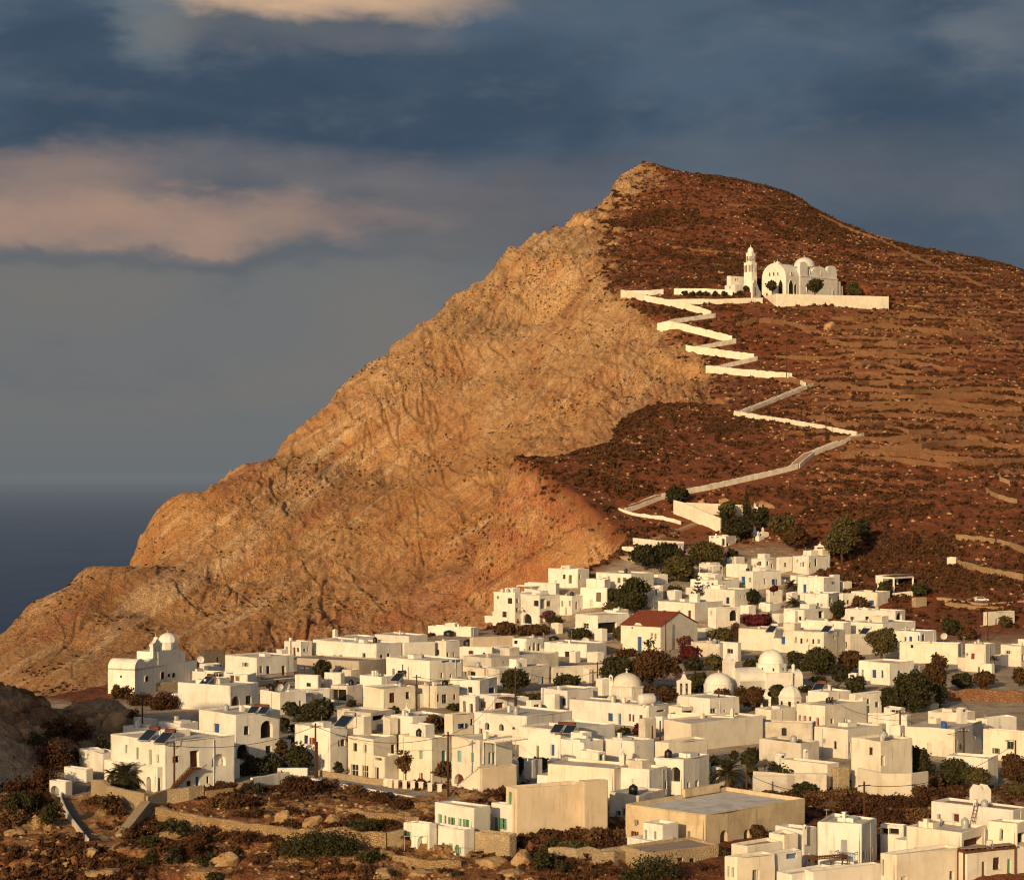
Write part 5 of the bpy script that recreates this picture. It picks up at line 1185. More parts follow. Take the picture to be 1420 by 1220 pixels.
# small faceted dome lower right
Cs = hit(*tp('R', 1178, 740)); uS = F/Cs.y*7.1; zs_ = lambda y: (740-y)/uS; rs_ = 112/uS
sdm = empty('domed_chapel', Cs, 0, 'small chapel with a faceted tent-like dome right below the big church', 'chapel')
mb = MB(); mb.lathe((0, 0, 0), [(rs_*1.06, -3), (rs_*1.06, zs_(612)), (rs_*1.14, zs_(610)), (rs_*1.14, zs_(600))], 8, .2, .2+2*math.pi); mb.build('wall', M['w'], sdm)
for k in (4, 5, 6):
    t_ = .2+math.pi/8+k*math.pi/4; o_ = Vector((math.cos(t_), math.sin(t_), 0)); n_ = Vector((-o_.y, o_.x, 0)); c_ = o_*(rs_*1.06*math.cos(math.pi/8)+.03); m2 = MB()
    m2.add([c_-n_*.25+Vector((0, 0, zs_(700))), c_+n_*.25+Vector((0, 0, zs_(700))), c_+n_*.25+Vector((0, 0, zs_(645))), c_-n_*.25+Vector((0, 0, zs_(645)))], [(0, 1, 2, 3)]); m2.build('window', M['void'], sdm)
mb = MB(); mb.lathe((0, 0, 0), [(rs_*1.06, zs_(600)), (rs_*.92, zs_(560)), (rs_*.62, zs_(520)), (rs_*.25, zs_(497)), (.05, zs_(490))], 8, .2, .2+2*math.pi); mb.lathe((0, 0, 0), [(.16, zs_(495)), (.1, zs_(455)), (.02, zs_(448))], 6); mb.build('dome', M['w'], sdm)
def bell_gable(label, t, x, yb, wd, ht, bays, cat='bell gable', D=None, zrot=0.0):
    c = H_(t, x, yb) if D is None else Vector(P(*tp(t, x, yb), D)); u = F/c.y*TILES[t][2]; w_ = wd/u; hh = ht/u
    r = empty('bell_gable', c, zrot, label, cat)
    mb = MB(); n = bays; pw = w_*.22
    mb.box(-w_/2, -.3, -3, w_/2, .3, hh*.12)
    for i in range(n+1): xx = -w_/2+(w_-pw)*i/n; mb.box(xx, -.28, hh*.12, xx+pw, .28, hh*.62)
    prism_y(mb, [(-w_/2-.05, hh*.58), (-w_/2-.05, hh*.68), (-w_*.22, hh*.74), (-w_*.1, hh*.9), (0, hh*.97), (w_*.1, hh*.9), (w_*.22, hh*.74), (w_/2+.05, hh*.68), (w_/2+.05, hh*.58)], -.3, .3)
    cross(mb, 0, 0, hh*.95, .4); mb.build('wall', M['w'], r)
    mb = MB()
    for i in range(n): mb.lathe((-w_/2+pw/2+(w_-pw)*(i+.5)/n, 0, hh*.48), [(.2, -.3), (.14, 0), (.02, .2)], 8)
    mb.build('bell', M['bell'], r)
bell_gable('white twin-arched bell gable left of the smooth white dome', 'R', 130, 620, 140, 250, 2)
bell_gable('short rounded white bell turret in front of the brown hedge', 'R', 935, 740, 100, 190, 1, 'bell turret')
bell_gable('tiny white bell gable with a pointed top on a rounded low roof, left half', 'B', 768, 655, 40, 85, 1)
bell_gable('bell gable topped by a cross on the small yellowish hill chapel', 'D', 778, 345, 60, 60, 1)
bell_gable('bluish-white bell gable beside the tall cypress of the cemetery', 'P', 1220, 215, 60, 115, 1)

# ------------------------------------------------------------------ house with the red tiled roof
frH, LXh, LYh, Hh_ = frame_of('C', 890, 1135, 1365, 574, 722, 38)
rh = empty('red_roofed_house', frH.C, frH.rz, 'cream house with the only red tiled pitched roof and a big blue gate', 'house')
ops = [f_ for f_ in (fit(o, frH, 'L', 'C', LYh, Hh_) for o in parse('d b 993 632 1019 718;w k 1075 610 1088 646;w k 1098 612 1111 646;w k 955 572 966 584')) if f_]
mb = MB(); walls(mb, LXh, LYh, Hh_, ops, [], -3, par=.05); ap = LXh*.5; rise = (574-497)/(F/frH.C.y*4.4375)
prism_y(mb, [(0.15, Hh_-.02), (ap, Hh_+rise), (LXh-.15, Hh_-.02)], .02, LYh-.02); mb.build('wall', M['y'], rh)
for o in ops: fill(rh, o, lambda s, z, d: (d, s, z), M['y'])
t = NT('roof_tiles'); p = t.obj(); wv_ = t.new('ShaderNodeTexWave', wave_type='BANDS', bands_direction='Y'); t.put(wv_.inputs[0], p); wv_.inputs['Scale'].default_value = 1.3
n = t.noise(p, 1.2, 5, .7); c = t.mix(t.rng(n, .35, .65), (.30, .075, .035), (.20, .05, .028)); c = t.mix(t.rng(wv_.outputs['Fac'], .25, .0, 0, .5), c, (.09, .025, .015)); t.base(c); t.bump(wv_.outputs['Fac'], .6, .08); M['tiles'] = t.m
mb = MB()
sl = [(-.3, Hh_+.02), (ap, Hh_+rise+.16), (LXh+.3, Hh_+.02), (LXh+.3, Hh_+.14), (ap, Hh_+rise+.30), (-.3, Hh_+.14)]
prism_y(mb, sl, -.15, LYh+.15); mb.build('roof', M['tiles'], rh)
mb = MB(); prism_x(mb, [(LYh*.42, Hh_-.1), (LYh*.5, Hh_+.7), (LYh*.6, Hh_+.8), (LYh*.68, Hh_-.1)], -.12, .1); mb.build('parapet_gable', M['y'], rh)

# ------------------------------------------------------------------ walls, path, road
def ribbon(name, pts, width, mat, lift=.12, n=8, kind='structure'):
    """pts: world points; flat strip following the ground"""
    q = []
    for a, b in zip(pts, pts[1:]):
        for k in range(n): q.append(a.lerp(b, k/n))
    q.append(pts[-1]); mb = MB(); rows = []
    for i, p in enumerate(q):
        d = q[min(i+1, len(q)-1)]-q[max(i-1, 0)]; d.z = 0; d.normalize(); s = Vector((d.y, -d.x, 0)); z = float(hz(p.x, p.y)[0])+lift
        for k in range(-1, 2, 2): rows.append((p.x+s.x*k*width/2, p.y+s.y*k*width/2, z))
    for i in range(len(q)-1):
        a = 2*i; mb.add([rows[a], rows[a+1], rows[a+3], rows[a+2], (rows[a][0], rows[a][1], rows[a][2]-1.5), (rows[a+1][0], rows[a+1][1], rows[a+1][2]-1.5), (rows[a+3][0], rows[a+3][1], rows[a+3][2]-1.5), (rows[a+2][0], rows[a+2][1], rows[a+2][2]-1.5)], [(0, 1, 2, 3), (0, 4, 7, 3), (1, 5, 6, 2)])
    o = mb.build(name, mat); o['kind'] = kind
    return q, o
def strip(name, label, cat, pts, hgt, th, mat, jit=.12, seg=1.6, group=None, down=2.0, off=0.0, parent=None, taper=0.0):
    """upright wall along world points, top line uneven"""
    q = []
    for a, b in zip(pts, pts[1:]):
        n = max(1, int((b-a).length/seg))
        for k in range(n): q.append(a.lerp(b, k/n))
    q.append(pts[-1]); mb = MB(); R = []; n = len(q)
    o0 = q[0].copy()
    for i, p in enumerate(q):
        d = q[min(i+1, n-1)]-q[max(i-1, 0)]; d.z = 0; d.normalize(); s = Vector((d.y, -d.x, 0))
        zg = float(hz(p.x, p.y)[0]); hh = hgt*(1-taper*i/max(1, n-1))+rnd.uniform(-jit, jit); o = s*(off+rnd.uniform(-jit, jit)*.25)
        a, b = p+o-s*th/2, p+o+s*th/2
        R.append([(a.x, a.y, zg-down), (a.x, a.y, zg+hh-.06), (a.x+s.x*.08, a.y+s.y*.08, zg+hh), (b.x-s.x*.08, b.y-s.y*.08, zg+hh), (b.x, b.y, zg+hh-.06), (b.x, b.y, zg-down)])
    vs = [tuple(Vector(v)-o0) for r in R for v in r]; fs = []
    for i in range(n-1):
        for k in range(5): fs.append((i*6+k, i*6+k+1, (i+1)*6+k+1, (i+1)*6+k))
    fs += [(0, 1, 2, 3, 4, 5), tuple((n-1)*6+k for k in (5, 4, 3, 2, 1, 0))]
    mb.add(vs, fs); o = mb.build(name, mat); o.location = o0; tagp(o, label, cat, group, 'thing')
    return o
ribbon('hill_path', ZP, 3.0, M['path'], .35, 10)
names = ['top landing', 'first flight', 'second flight', 'third flight', 'fourth flight', 'fifth flight', 'sixth flight', 'seventh flight', 'short right-hand bend', 'long eighth flight', 'ninth flight', 'tenth flight', 'curved bend', 'eleventh flight', 'lowest long flight', 'narrow leg left of the round tree', 'last short leg before the cemetery']
for i, (a, b) in enumerate(zip(ZP, ZP[1:])):
    going_right = b.x > a.x
    hgt = ((2.3 if i < 8 else 1.4) if i < 15 else .7) if going_right else (1.2 if i < 15 else .6)
    off = 1.7 if going_right else -1.7
    # the lower (nearer) side of each flight
    d = (b-a); s = Vector((d.y, -d.x, 0)).normalized(); off = 1.7 if s.y < 0 else -1.7
    strip('path_wall', 'whitewashed lower wall along the %s of the zigzag path' % names[i], 'path wall', [a, b], hgt, .55, M['y' if going_right else 'd'], .18, 1.3, 'walls of the zigzag hill path', 2.5, off)
    if not going_right or i in (9,):
        strip('path_wall', 'upper kerb wall along the %s of the zigzag path' % names[i], 'path wall', [a, b], .75, .45, M['w'], .14, 1.6, 'walls of the zigzag hill path', 2.0, -off)
def wallpx(name, label, cat, t, pts, hgt, th=.5, mat='w', jit=.06, group=None, down=2.0, **kw):
    return strip(name, label, cat, [H_(t, *p) for p in pts], hgt, th, M[mat], jit, kw.pop('seg', 1.5), group, down, **kw)
wallpx('path_wall', 'upper white wall behind the path landing left of the church', 'path wall', 'I', [(320, 264), (455, 264), (595, 272)], 2.6)
wallpx('path_wall', 'long cream wall from the path landing to the church terrace', 'path wall', 'I', [(285, 314), (520, 312), (735, 306)], 2.4, mat='y')
wallpx('path_wall', 'leftmost white wall of the path landing at the cliff edge', 'path wall', 'I', [(82, 276), (205, 268), (270, 262)], 2.2, mat='w')
# cemetery
wallpx('cemetery_wall', 'bright front wall of the cemetery sloping down to the gatehouse', 'cemetery wall', 'P', [(560, 195), (760, 268), (945, 345)], 4.6, .6, 'y')
wallpx('cemetery_wall', 'rear wall of the cemetery behind the trees', 'cemetery wall', 'P', [(560, 185), (910, 195), (1125, 205)], 3.4, .6, 'y')
h('whitewashed cemetery gatehouse with square openings', 'P', 845, 985, 1090, 372, 462, 35, 'w k 862 358 885 392;w k 905 355 925 392;d k 992 430 1012 462;r k 950 395 975 452', name='gatehouse', cat='gatehouse', group=None)
wallpx('path_wall', 'long low cream wall beside the lonely house on the cliff edge', 'path wall', 'P', [(222, 440), (420, 460), (640, 470)], 2.0, .5, 'y')
rb = [H_('P', *q) for q in ((720, 275), (420, 385), (330, 400))]; ribbon('cemetery_path', rb, 3.2, M['path'], .3)
for i, (x, y, w_) in enumerate(((1230, 345, 60), (1300, 352, 45), (1265, 385, 80), (1170, 300, 50))):
    c = H_('P', x, y+20); r = empty('tomb', c, .4+.2*i, ['white tomb with a round cross headstone in the cemetery', 'smaller white tomb right of the round headstone', 'broad low white tomb in front', 'white tomb half hidden by the dark pine'][i], 'tomb', 'cemetery tombs')
    mb = MB(); mb.box(-1.4, -.7, -1, 1.4, .7, 1.0); mb.box(-1.2, -.5, 1.0, 1.2, .5, 1.25); mb.build('chest', M['w'], r)
    mb = MB(); mb.box(-.4, .5, 1, .4, .8, 2.2); mb.lathe((0, .65, 2.3), [(.4, -.2), (.3, .2), (.03, .4)], 8); mb.build('headstone', M['w'], r)
# road in front of the front row
ribbon('village_road', RP, 3.6, M['roadm'], .14)
strip('road_wall', 'low white wall on the outer edge of the road below the front row', 'wall', RP[1:], .55, .35, M['w'], .03, 2, None, 1.5, 2.1)
wallpx('garden_wall', 'low white garden wall left of the dark red shuttered house', 'wall', 'B', [(20, 985), (110, 985), (195, 988)], 1.2)
wallpx('garden_wall', 'low stone and plaster wall of the front gardens above the road', 'wall', 'B', [(255, 985), (400, 1010), (600, 1035), (640, 1042)], .9, .4, 's')
for i, x in enumerate((645, 672, 706, 756, 802, 850, 902, 958)):
    c = H_('B', x, 1045+(x-645)*.11); r = empty('gate_pillar', c, .2, 'square cream garden pillar, %s from the left along the road' % ['first', 'second', 'third', 'fourth', 'fifth', 'sixth', 'seventh', 'eighth'][i], 'pillar', 'garden pillars along the road')
    mb = MB(); mb.box(-.27, -.27, -1, .27, .27, 1.05); mb.build('shaft', M['y'], r); mb = MB(); mb.box(-.34, -.34, 1.05, .34, .34, 1.18); mb.build('cap', M['w'], r)
# lane and lower-left walls
q_, lane = ribbon('village_lane', LP, 2.7, M['asph'], .12, 2)
strip('lane_wall', 'curving grey-white parapet on the left edge of the lane', 'wall', LP[9:], .85, .25, M['d'], .02, 1.2, None, 2.5, 1.55)
wallpx('garden_wall', 'tall curved stone wall holding up the palm garden', 'wall', 'A', [(428, 838), (500, 868), (580, 890), (668, 905)], 2.3, .7, 's', .08, down=3)
wallpx('garden_wall', 'brownish stone wall right of the palm garden, under the stair house', 'wall', 'A', [(668, 905), (760, 872), (860, 862), (925, 850)], 1.9, .6, 's', .08)
wallpx('garden_wall', 'low crumbling stone wall right of the stair house', 'wall', 'A', [(940, 852), (1060, 838), (1150, 806)], 1.2, .6, 'dry', .15)
wallpx('garden_wall', 'short white wall right of the stair house garden', 'wall', 'A', [(1150, 800), (1250, 785), (1319, 772)], 1.5, .4, 'w')
ra = H_('A', 548, 1030); rb_ = H_('A', 668, 930)
r = empty('ramp', ra, 0, 'sloping stone ramp wall rising to the palm garden', 'ramp'); mb = MB(); d = rb_-ra; d.z = 0; s_ = Vector((d.y, -d.x, 0)).normalized()*.6
top = float(hz(rb_.x, rb_.y)[0])-ra.z+2.0
v = [Vector((0, 0, -2))-s_, Vector((0, 0, .6))-s_, d-s_+Vector((0, 0, top)), d-s_+Vector((0, 0, -3)), Vector((0, 0, -2))+s_, Vector((0, 0, .6))+s_, d+s_+Vector((0, 0, top)), d+s_+Vector((0, 0, -3))]
mb.add(v, [(0, 1, 2, 3), (4, 7, 6, 5), (1, 5, 6, 2), (0, 4, 5, 1), (2, 6, 7, 3)]); mb.build('ramp_body', M['s'], r)
wallpx('field_wall', 'long pale dry-stone wall below the road, left part', 'dry-stone wall', 'o', [(218, 1140), (262, 1150), (300, 1156), (330, 1160), (400, 1170)], 2.0, .7, 'dry', .16)
wallpx('field_wall', 'long pale dry-stone wall below the road, right part up to the green-shuttered house', 'dry-stone wall', 'o', [(400, 1170), (440, 1175), (500, 1176), (537, 1178)], 2.1, .7, 'dry', .16)
wallpx('field_wall', 'low pale wall across the dry grass under the road', 'dry-stone wall', 'o', [(468, 1128), (520, 1136), (582, 1142)], .9, .6, 'dry', .15)
wallpx('field_wall', 'curved low terrace wall in front of the green-shuttered arch', 'dry-stone wall', 'o', [(526, 1186), (548, 1197), (600, 1204), (640, 1203)], 1.0, .6, 'dry', .14)
wallpx('field_wall', 'brown stone wall corner left of the green-shuttered house', 'dry-stone wall', 'o', [(537, 1178), (558, 1172)], 2.0, .6, 's', .1)
wallpx('field_wall', 'stone wall under the vegetable plot right of the big tan house', 'dry-stone wall', 'o', [(762, 1190), (800, 1194), (866, 1190)], 1.4, .6, 's', .12)
wallpx('field_wall', 'stepped stone wall left of the low ruined outbuilding', 'dry-stone wall', 'o', [(822, 1202), (850, 1200), (870, 1196)], 1.6, .6, 's', .12)
solid('retaining_wall', 'rubble stone base under the terrace of the big tan house', 'retaining wall', 'U', 408, 655, 669, 308, 440, 40, 's', 's')
wallpx('garden_wall', 'low cream garden wall in front of the tall cream corner house', 'wall', 'F', [(515, 945), (650, 975), (800, 975), (890, 960)], 3.4, .4, 'y')
wallpx('garden_wall', 'long pale wall under the dark bushes left of the tall cream corner house', 'wall', 'F', [(-60, 930), (120, 940), (340, 945)], 2.6, .4, 'd')
wallpx('garden_wall', 'white wall behind the fan palm at the centre right', 'wall', 'G', [(85, 355), (250, 352), (445, 342)], 2.4, .4, 'd')
wallpx('field_wall', 'brown stone wall along the ploughed field at the right', 'dry-stone wall', 'F', [(1000, 440), (1200, 442), (1420, 450)], 2.2, .8, 'dryred', .35)
for lab, pts, hh_ in (('pale field wall zigzagging under the hillside at the right edge', [(790, 205), (870, 245), (990, 275)], 1.6), ('short crooked wall topmost at the right edge of the scrub slope', [(868, 100), (880, 130), (942, 150)], 1.4), ('pale wall above the dark hollow at the right', [(590, 505), (760, 520), (940, 555), (1032, 590)], 1.6), ('pale field wall curving right of the lone cream hut', [(606, 680), (760, 720), (900, 750), (1032, 770)], 1.8), ('low wall above the parked silver car', [(520, 935), (700, 955), (900, 965)], .9)):
    wallpx('field_wall', lab, 'dry-stone wall', 'J', pts, hh_, .7, 'dry', .2)
h('lone little cream hut on the slope at the right', 'J', 530, 590, 604, 622, 685, 30, '', 'y', name='hut', cat='hut', group=None)
for lab, pts, hh_ in (('ridge wall running down the right skyline of the hill', [(860, 158), (940, 195), (1020, 225), (1150, 285), (1290, 345), (1400, 392)], 1.6), ('pale wall descending the slope right of the church', [(1240, 430), (1300, 470), (1340, 495), (1420, 525)], 1.5), ('crooked pale wall low on the right-hand slope', [(1290, 705), (1350, 735), (1370, 770), (1420, 812)], 1.5)):
    wallpx('field_wall', lab, 'dry-stone wall', 'T', pts, hh_, .8, 'dryred', .3)
ords = ['topmost', 'second', 'third', 'fourth', 'fifth', 'sixth', 'seventh', 'eighth', 'ninth', 'tenth', 'eleventh', 'twelfth', 'thirteenth', 'fourteenth', 'fifteenth', 'sixteenth', 'seventeenth', 'eighteenth', 'nineteenth', 'twentieth', 'twenty-first', 'twenty-second', 'twenty-third', 'lowest']
k = 0
rt_ = random.Random(5)
for i in range(24):
    y = 430+i*9.3+rt_.uniform(-3, 3)
    x0 = 990+max(0, (y-430)*.62)+rt_.uniform(0, 150)+(120 if i < 2 else 0); x1 = min(1425, x0+rt_.uniform(110, 300))
    n = 7; pts = [(x0+(x1-x0)*j/n, y+(x1-x0)*j/n*.03+4*math.sin(j*.9+i)+rt_.uniform(-1.5, 1.5)) for j in range(n+1)]
    strip('terrace_wall', 'rough reddish terrace wall on the slope below the church, %s from the top' % ords[i] if i not in (0, 23) else 'rough reddish terrace wall on the slope below the church, %s of them all' % ords[i], 'terrace wall', [hit(*q) for q in pts], rt_.uniform(1.0, 2.2), .9, M['dryred'], .35, 1.4, 'dry-stone terrace walls on the slope', 1.5)
for i in range(5):
    y = (285, 300, 345, 352, 376)[i]; x0 = (1010, 1120, 930, 1200, 1250)[i]; x1 = x0+(150, 120, 95, 140, 150)[i]
    strip('terrace_wall', 'faint terrace wall on the dark slope above the church, %s from the top' % ['first', 'second', 'third', 'fourth', 'fifth'][i], 'terrace wall', [hit(x0+(x1-x0)*j/6, y+j*1.2+rt_.uniform(-1, 1)) for j in range(7)], 1.0, .9, M['dryred'], .35, 1.6, 'faint upper terrace walls', 1.5)
# ------------------------------------------------------------------ vegetation
def leaves(centers, radii, n, size, flat=.85, seed=0, droop=0.0, shell=.55):
    r = np.random.RandomState(seed); centers = np.array(centers, float); radii = np.array(radii, float)
    wts = (radii**2).sum(1) if radii.ndim == 2 else radii**2; wts = wts/wts.sum()
    li = r.choice(len(centers), n, p=wts); d = r.normal(size=(n, 3)); d /= np.linalg.norm(d, axis=1)[:, None]
    rr = shell+(1.06-shell)*r.rand(n)**.7
    rr *= 1+.18*np.sin(d[:, 0]*5+li)+.14*np.sin(d[:, 2]*7+li*2)
    rad = radii[li] if radii.ndim == 2 else np.repeat(radii[li][:, None], 3, 1)
    p = centers[li]+d*rad*rr[:, None]
    nrm = d*.8+r.normal(size=(n, 3))*.65; nrm /= np.linalg.norm(nrm, axis=1)[:, None]
    a = np.cross(nrm, r.normal(size=(n, 3))); a /= np.linalg.norm(a, axis=1)[:, None]; b = np.cross(nrm, a)
    s = size*(.6+.8*r.rand(n))[:, None]; a = a*s; b = b*s*flat
    v = np.stack([p-a*.9, p-b*.8+a*.1, p+a, p+b*.8+a*.1], 1).reshape(-1, 3)
    if droop: v[:, 2] -= droop*r.rand(len(v))
    return v
def leafobj(name, v, mat, parent):
    q = np.arange(len(v)).reshape(-1, 4); me = mesh_np(name, v, q, False); me.materials.append(mat); o = bpy.data.objects.new(name, me); COL.objects.link(o); o.parent = parent; return o
TS = [0]
def tree(label, t, x, yb, w, hgt, kind='lf', name='broadleaf_tree', cat='tree', dens=1.0, trunk=.3, lift=None, lobes=None, D=None, group='trees among the village houses', leaf=None, sq=1.0):
    """x,yb: foot in tile units; w,hgt: crown width and total height in tile units"""
    TS[0] += 1; sd_ = TS[0]; rr = random.Random(sd_)
    c = H_(t, x, yb) if D is None else Vector(P(*tp(t, x, yb), D)); u = F/c.y*TILES[t][2]; W_ = w/u; Hm = hgt/u
    r = empty(name, c, rr.uniform(0, 6), label, cat, group)
    tr = Hm*trunk; cr_h = Hm-tr*.6
    nl = lobes or max(8, int(12+W_*.9)); cs, rs = [], []
    for i in range(nl):
        a = rr.uniform(0, 6.28); k = rr.random()**.6; z = rr.uniform(.25, .85)
        wz = math.sin(math.pi*min(.98, max(.08, z*.92+.08)))**.6
        rad = W_*rr.choice((.10, .14, .18, .22, .26))*rr.uniform(.85, 1.15)*sq
        rx = max(0, W_*.5*wz-rad*.8)*k
        zr_ = min(rad*rr.uniform(.7, .95), cr_h*.4)
        zc_ = Hm-cr_h+z*cr_h; zc_ = min(zc_, Hm-zr_*.9)
        cs.append((rx*math.cos(a), rx*math.sin(a), zc_)); rs.append((rad, rad, zr_))
    cs.append((0, 0, Hm-cr_h*.55)); rs.append((W_*.3, W_*.3, cr_h*.4))
    px_m = F*.72/c.y
    size = leaf or max(.13, min(.48, 1.5/px_m))
    area = sum(4*math.pi*((a_+b_+c_)/3)**2 for a_, b_, c_ in rs); n = int(min(6500, max(260, dens*area/(size*size*.9)*.85)))
    leafobj('crown', leaves(cs, rs, n, size, seed=sd_), M[kind], r)
    mb = MB(); r0 = max(.10, W_*.035)
    mb.tube([(0, 0, -.8), (rr.uniform(-.1, .1)*W_*.3, .05, tr*.7), (rr.uniform(-.1, .1)*W_*.5, 0, max(tr, Hm*.5))], [r0*1.3, r0, r0*.6], 7)
    for cc in cs[:5]: mb.tube([(0, 0, tr*.6), (cc[0]*.5, cc[1]*.5, tr*.6+(cc[2]-tr*.6)*.6), cc], [r0*.55, r0*.35, r0*.12], 5, False)
    mb.build('trunk', M['bark'], r, True)
    return r
def shrub(label, t, x, yb, w, hgt, kind='scrub', group='shrubs on the rough ground', name='shrub', dens=1.0):
    TS[0] += 1; sd_ = TS[0]; rr = random.Random(sd_); c = H_(t, x, yb); u = F/c.y*TILES[t][2]; W_ = w/u; Hm = hgt/u
    r = empty(name, c, rr.uniform(0, 6), label, 'shrub', group)
    cs, rs = [], []
    for i in range(max(4, int(W_*2.2))):
        a = rr.uniform(0, 6.28); k = rr.random()**.5*.36*W_; rad = rr.uniform(.16, .25)*W_
        hz_ = min(rad, Hm*.45)*rr.uniform(.8, 1.1); cs.append((k*math.cos(a), k*math.sin(a), max(.1, (Hm-hz_)*rr.uniform(.3, 1)*(1-.8*k/W_)))); rs.append((rad, rad, hz_))
    size = max(.11, min(.35, 1.5/(F*.72/c.y))); area = sum(3*math.pi*((a_+b_+c_)/3)**2 for a_, b_, c_ in rs); n = int(min(3200, max(120, dens*area/(size*size)*.95)))
    leafobj('foliage', leaves(cs, rs, n, size, .6, seed=sd_, shell=.45), M[kind], r)
    mb = MB()
    for i in range(4): a = i*1.6; mb.tube([(0, 0, -.4), (math.cos(a)*W_*.15, math.sin(a)*W_*.15, Hm*.5)], [.05, .025], 4)
    mb.build('stems', M['bark'], r)
def palm(label, t, x, yb, w, hgt, nf=30, trunk_h=.45, mat='lpalm', fat=1.0, D=None, leafw=1.0, group='palms among the houses', name='palm_tree'):
    TS[0] += 1; rr = random.Random(TS[0]); c = H_(t, x, yb) if D is None else Vector(P(*tp(t, x, yb), D)); u = F/c.y*TILES[t][2]; W_ = w/u; Hm = hgt/u
    r = empty(name, c, 0, label, 'palm', group); th = Hm*trunk_h; mb = MB()
    tw = max(.14, W_*.05*fat); pts = [(.0, 0, -.6), (0.02*W_, 0, th*.3), (.03*W_, .0, th*.7), (.0, 0, th)]; mb.tube(pts, [tw*1.25, tw, tw, tw*1.35], 9); mb.build('trunk', M['palmbark'], r, True)
    R_l = W_*.5; mb = MB()
    for i in range(nf):
        a = i*2.39996+rr.uniform(-.2, .2); e = math.radians(rr.choice((78, 62, 48, 34, 18, 2, -12))+rr.uniform(-8, 8)); Lf = R_l*rr.uniform(.95, 1.2)
        d = Vector((math.cos(a), math.sin(a), 0)); side = Vector((-math.sin(a), math.cos(a), 0)); n = 9; p = Vector((0, 0, th)); ang = e; spine = []
        for k in range(n+1):
            spine.append(p.copy()); p = p+(d*math.cos(ang)+Vector((0, 0, 1))*math.sin(ang))*Lf/n; ang -= (.13+.10*k/n)*(1.1 if e > .3 else .8)
        mb.tube(spine, [.05*fat]*3+[.03]*(n-3)+[.015], 3, False)
        for k in range(1, n+1):
            for m in (0, .5):
                q = spine[k-1].lerp(spine[k], m); f_ = (k-1+m)/n; ll = Lf*.30*math.sin(math.pi*min(.97, f_*.82+.16))*leafw; wd = Lf/n*.24
                t_ = (spine[k]-spine[k-1]).normalized()
                for sg in (-1, 1):
                    tip = q+side*sg*ll*.85+t_*ll*.55+Vector((0, 0, -.22*ll+rr.uniform(-.08, .08)*ll))
                    mb.add([q-t_*wd, q+t_*wd, tip], [(0, 1, 2)])
    mb.build('fronds', M[mat], r)
def cypress(label, t, x, yb, w, hgt, kind='lp'):
    TS[0] += 1; c = H_(t, x, yb); u = F/c.y*TILES[t][2]; W_ = w/u; Hm = hgt/u; r = empty('cypress_tree', c, 0, label, 'tree', 'cypresses')
    cs, rs = [], []
    for i in range(11): f_ = i/10; ww = W_*.5*(1-f_**2.2)*.95+.1; cs.append((rnd.uniform(-.1, .1), rnd.uniform(-.1, .1), Hm*(.1+.86*f_))); rs.append((ww, ww, Hm*.09))
    leafobj('crown', leaves(cs, rs, 900, .35, .6, seed=TS[0]), M[kind], r); mb = MB(); mb.tube([(0, 0, -.5), (0, 0, Hm*.3)], .2, 6); mb.build('trunk', M['bark'], r)

# the dark trees and hedges of the village
tree('biggest feathery pine mass left of the cemetery gatehouse', 'P', 810, 640, 330, 210, 'lo', 'pine_tree', dens=1.2)
tree('dark bushy pine directly under the lonely cliff house', 'P', 330, 650, 250, 190, 'lp', 'pine_tree')
tree('dark pine between the lonely cliff house and the biggest pine', 'P', 500, 640, 300, 200, 'lp', 'pine_tree', dens=1.2)
tree('olive-green pine in front of the biggest feathery pine', 'P', 600, 740, 290, 210, 'lo', 'pine_tree')
tree('small dark pine right of the biggest feathery pine', 'P', 1040, 590, 130, 110, 'lp', 'pine_tree')
tree('broad dark pine right beside the cemetery gatehouse', 'P', 1095, 420, 280, 190, 'lp', 'pine_tree', dens=1.2)
tree('tall leafy tree rising inside the cemetery wall', 'P', 1000, 260, 180, 170, 'lo')
tree('dark pine in front of the bluish bell gable', 'P', 1270, 330, 190, 200, 'lp', 'pine_tree')
tree('greenish pine at the right end of the cemetery', 'D', 560, 250, 170, 110, 'lo', 'pine_tree')
tree('dull brown pine above the hill chapel', 'D', 640, 330, 180, 130, 'lb', 'pine_tree')
cypress('tall dark cypress left of the bluish bell gable', 'P', 1155, 250, 85, 250); cypress('dark cypress in front of the leafy cemetery tree', 'P', 965, 330, 75, 190)
tree('dark round tree at the left end of the lowest path flight', 'P', 590, 110, 230, 130, 'lp', 'pine_tree')
tree('tall feathery tamarisk right of the hill houses', 'D', 900, 400, 215, 270, 'lo', 'tamarisk_tree', dens=1.2)
tree('dark shrubby tree right behind the tall tamarisk', 'D', 1010, 300, 110, 150, 'lp')
tree('broad dark tree between the cliff-side cluster and the red roof', 'C', 965, 500, 260, 225, 'lf', dens=1.2)
tree('tree left behind the red-roofed house below the long cliff house', 'C', 860, 430, 150, 90, 'lf'); tree('olive-green round bush tree right of the pillared porch', 'C', 905, 690, 145, 130, 'lo')
tree('dark bush in front of the red-roofed house wall', 'C', 1090, 715, 150, 85, 'lf', trunk=.1)
tree('broad dark tree behind the old greyish dome, left half', 'E', 620, 300, 250, 180, 'lf', dens=1.2); tree('broad dark tree behind the old greyish dome, right half', 'E', 800, 300, 300, 210, 'lb', dens=1.2)
tree('dark scrub tree between the two bell gables', 'E', 1075, 310, 130, 100, 'lf')
tree('brown hedge in front of the main village church', 'R', 790, 690, 330, 190, 'lb', 'hedge_tree', trunk=.05, dens=1.3); tree('dark hedge right of the brown church hedge', 'R', 1050, 640, 180, 150, 'lf', 'hedge_tree', trunk=.05)
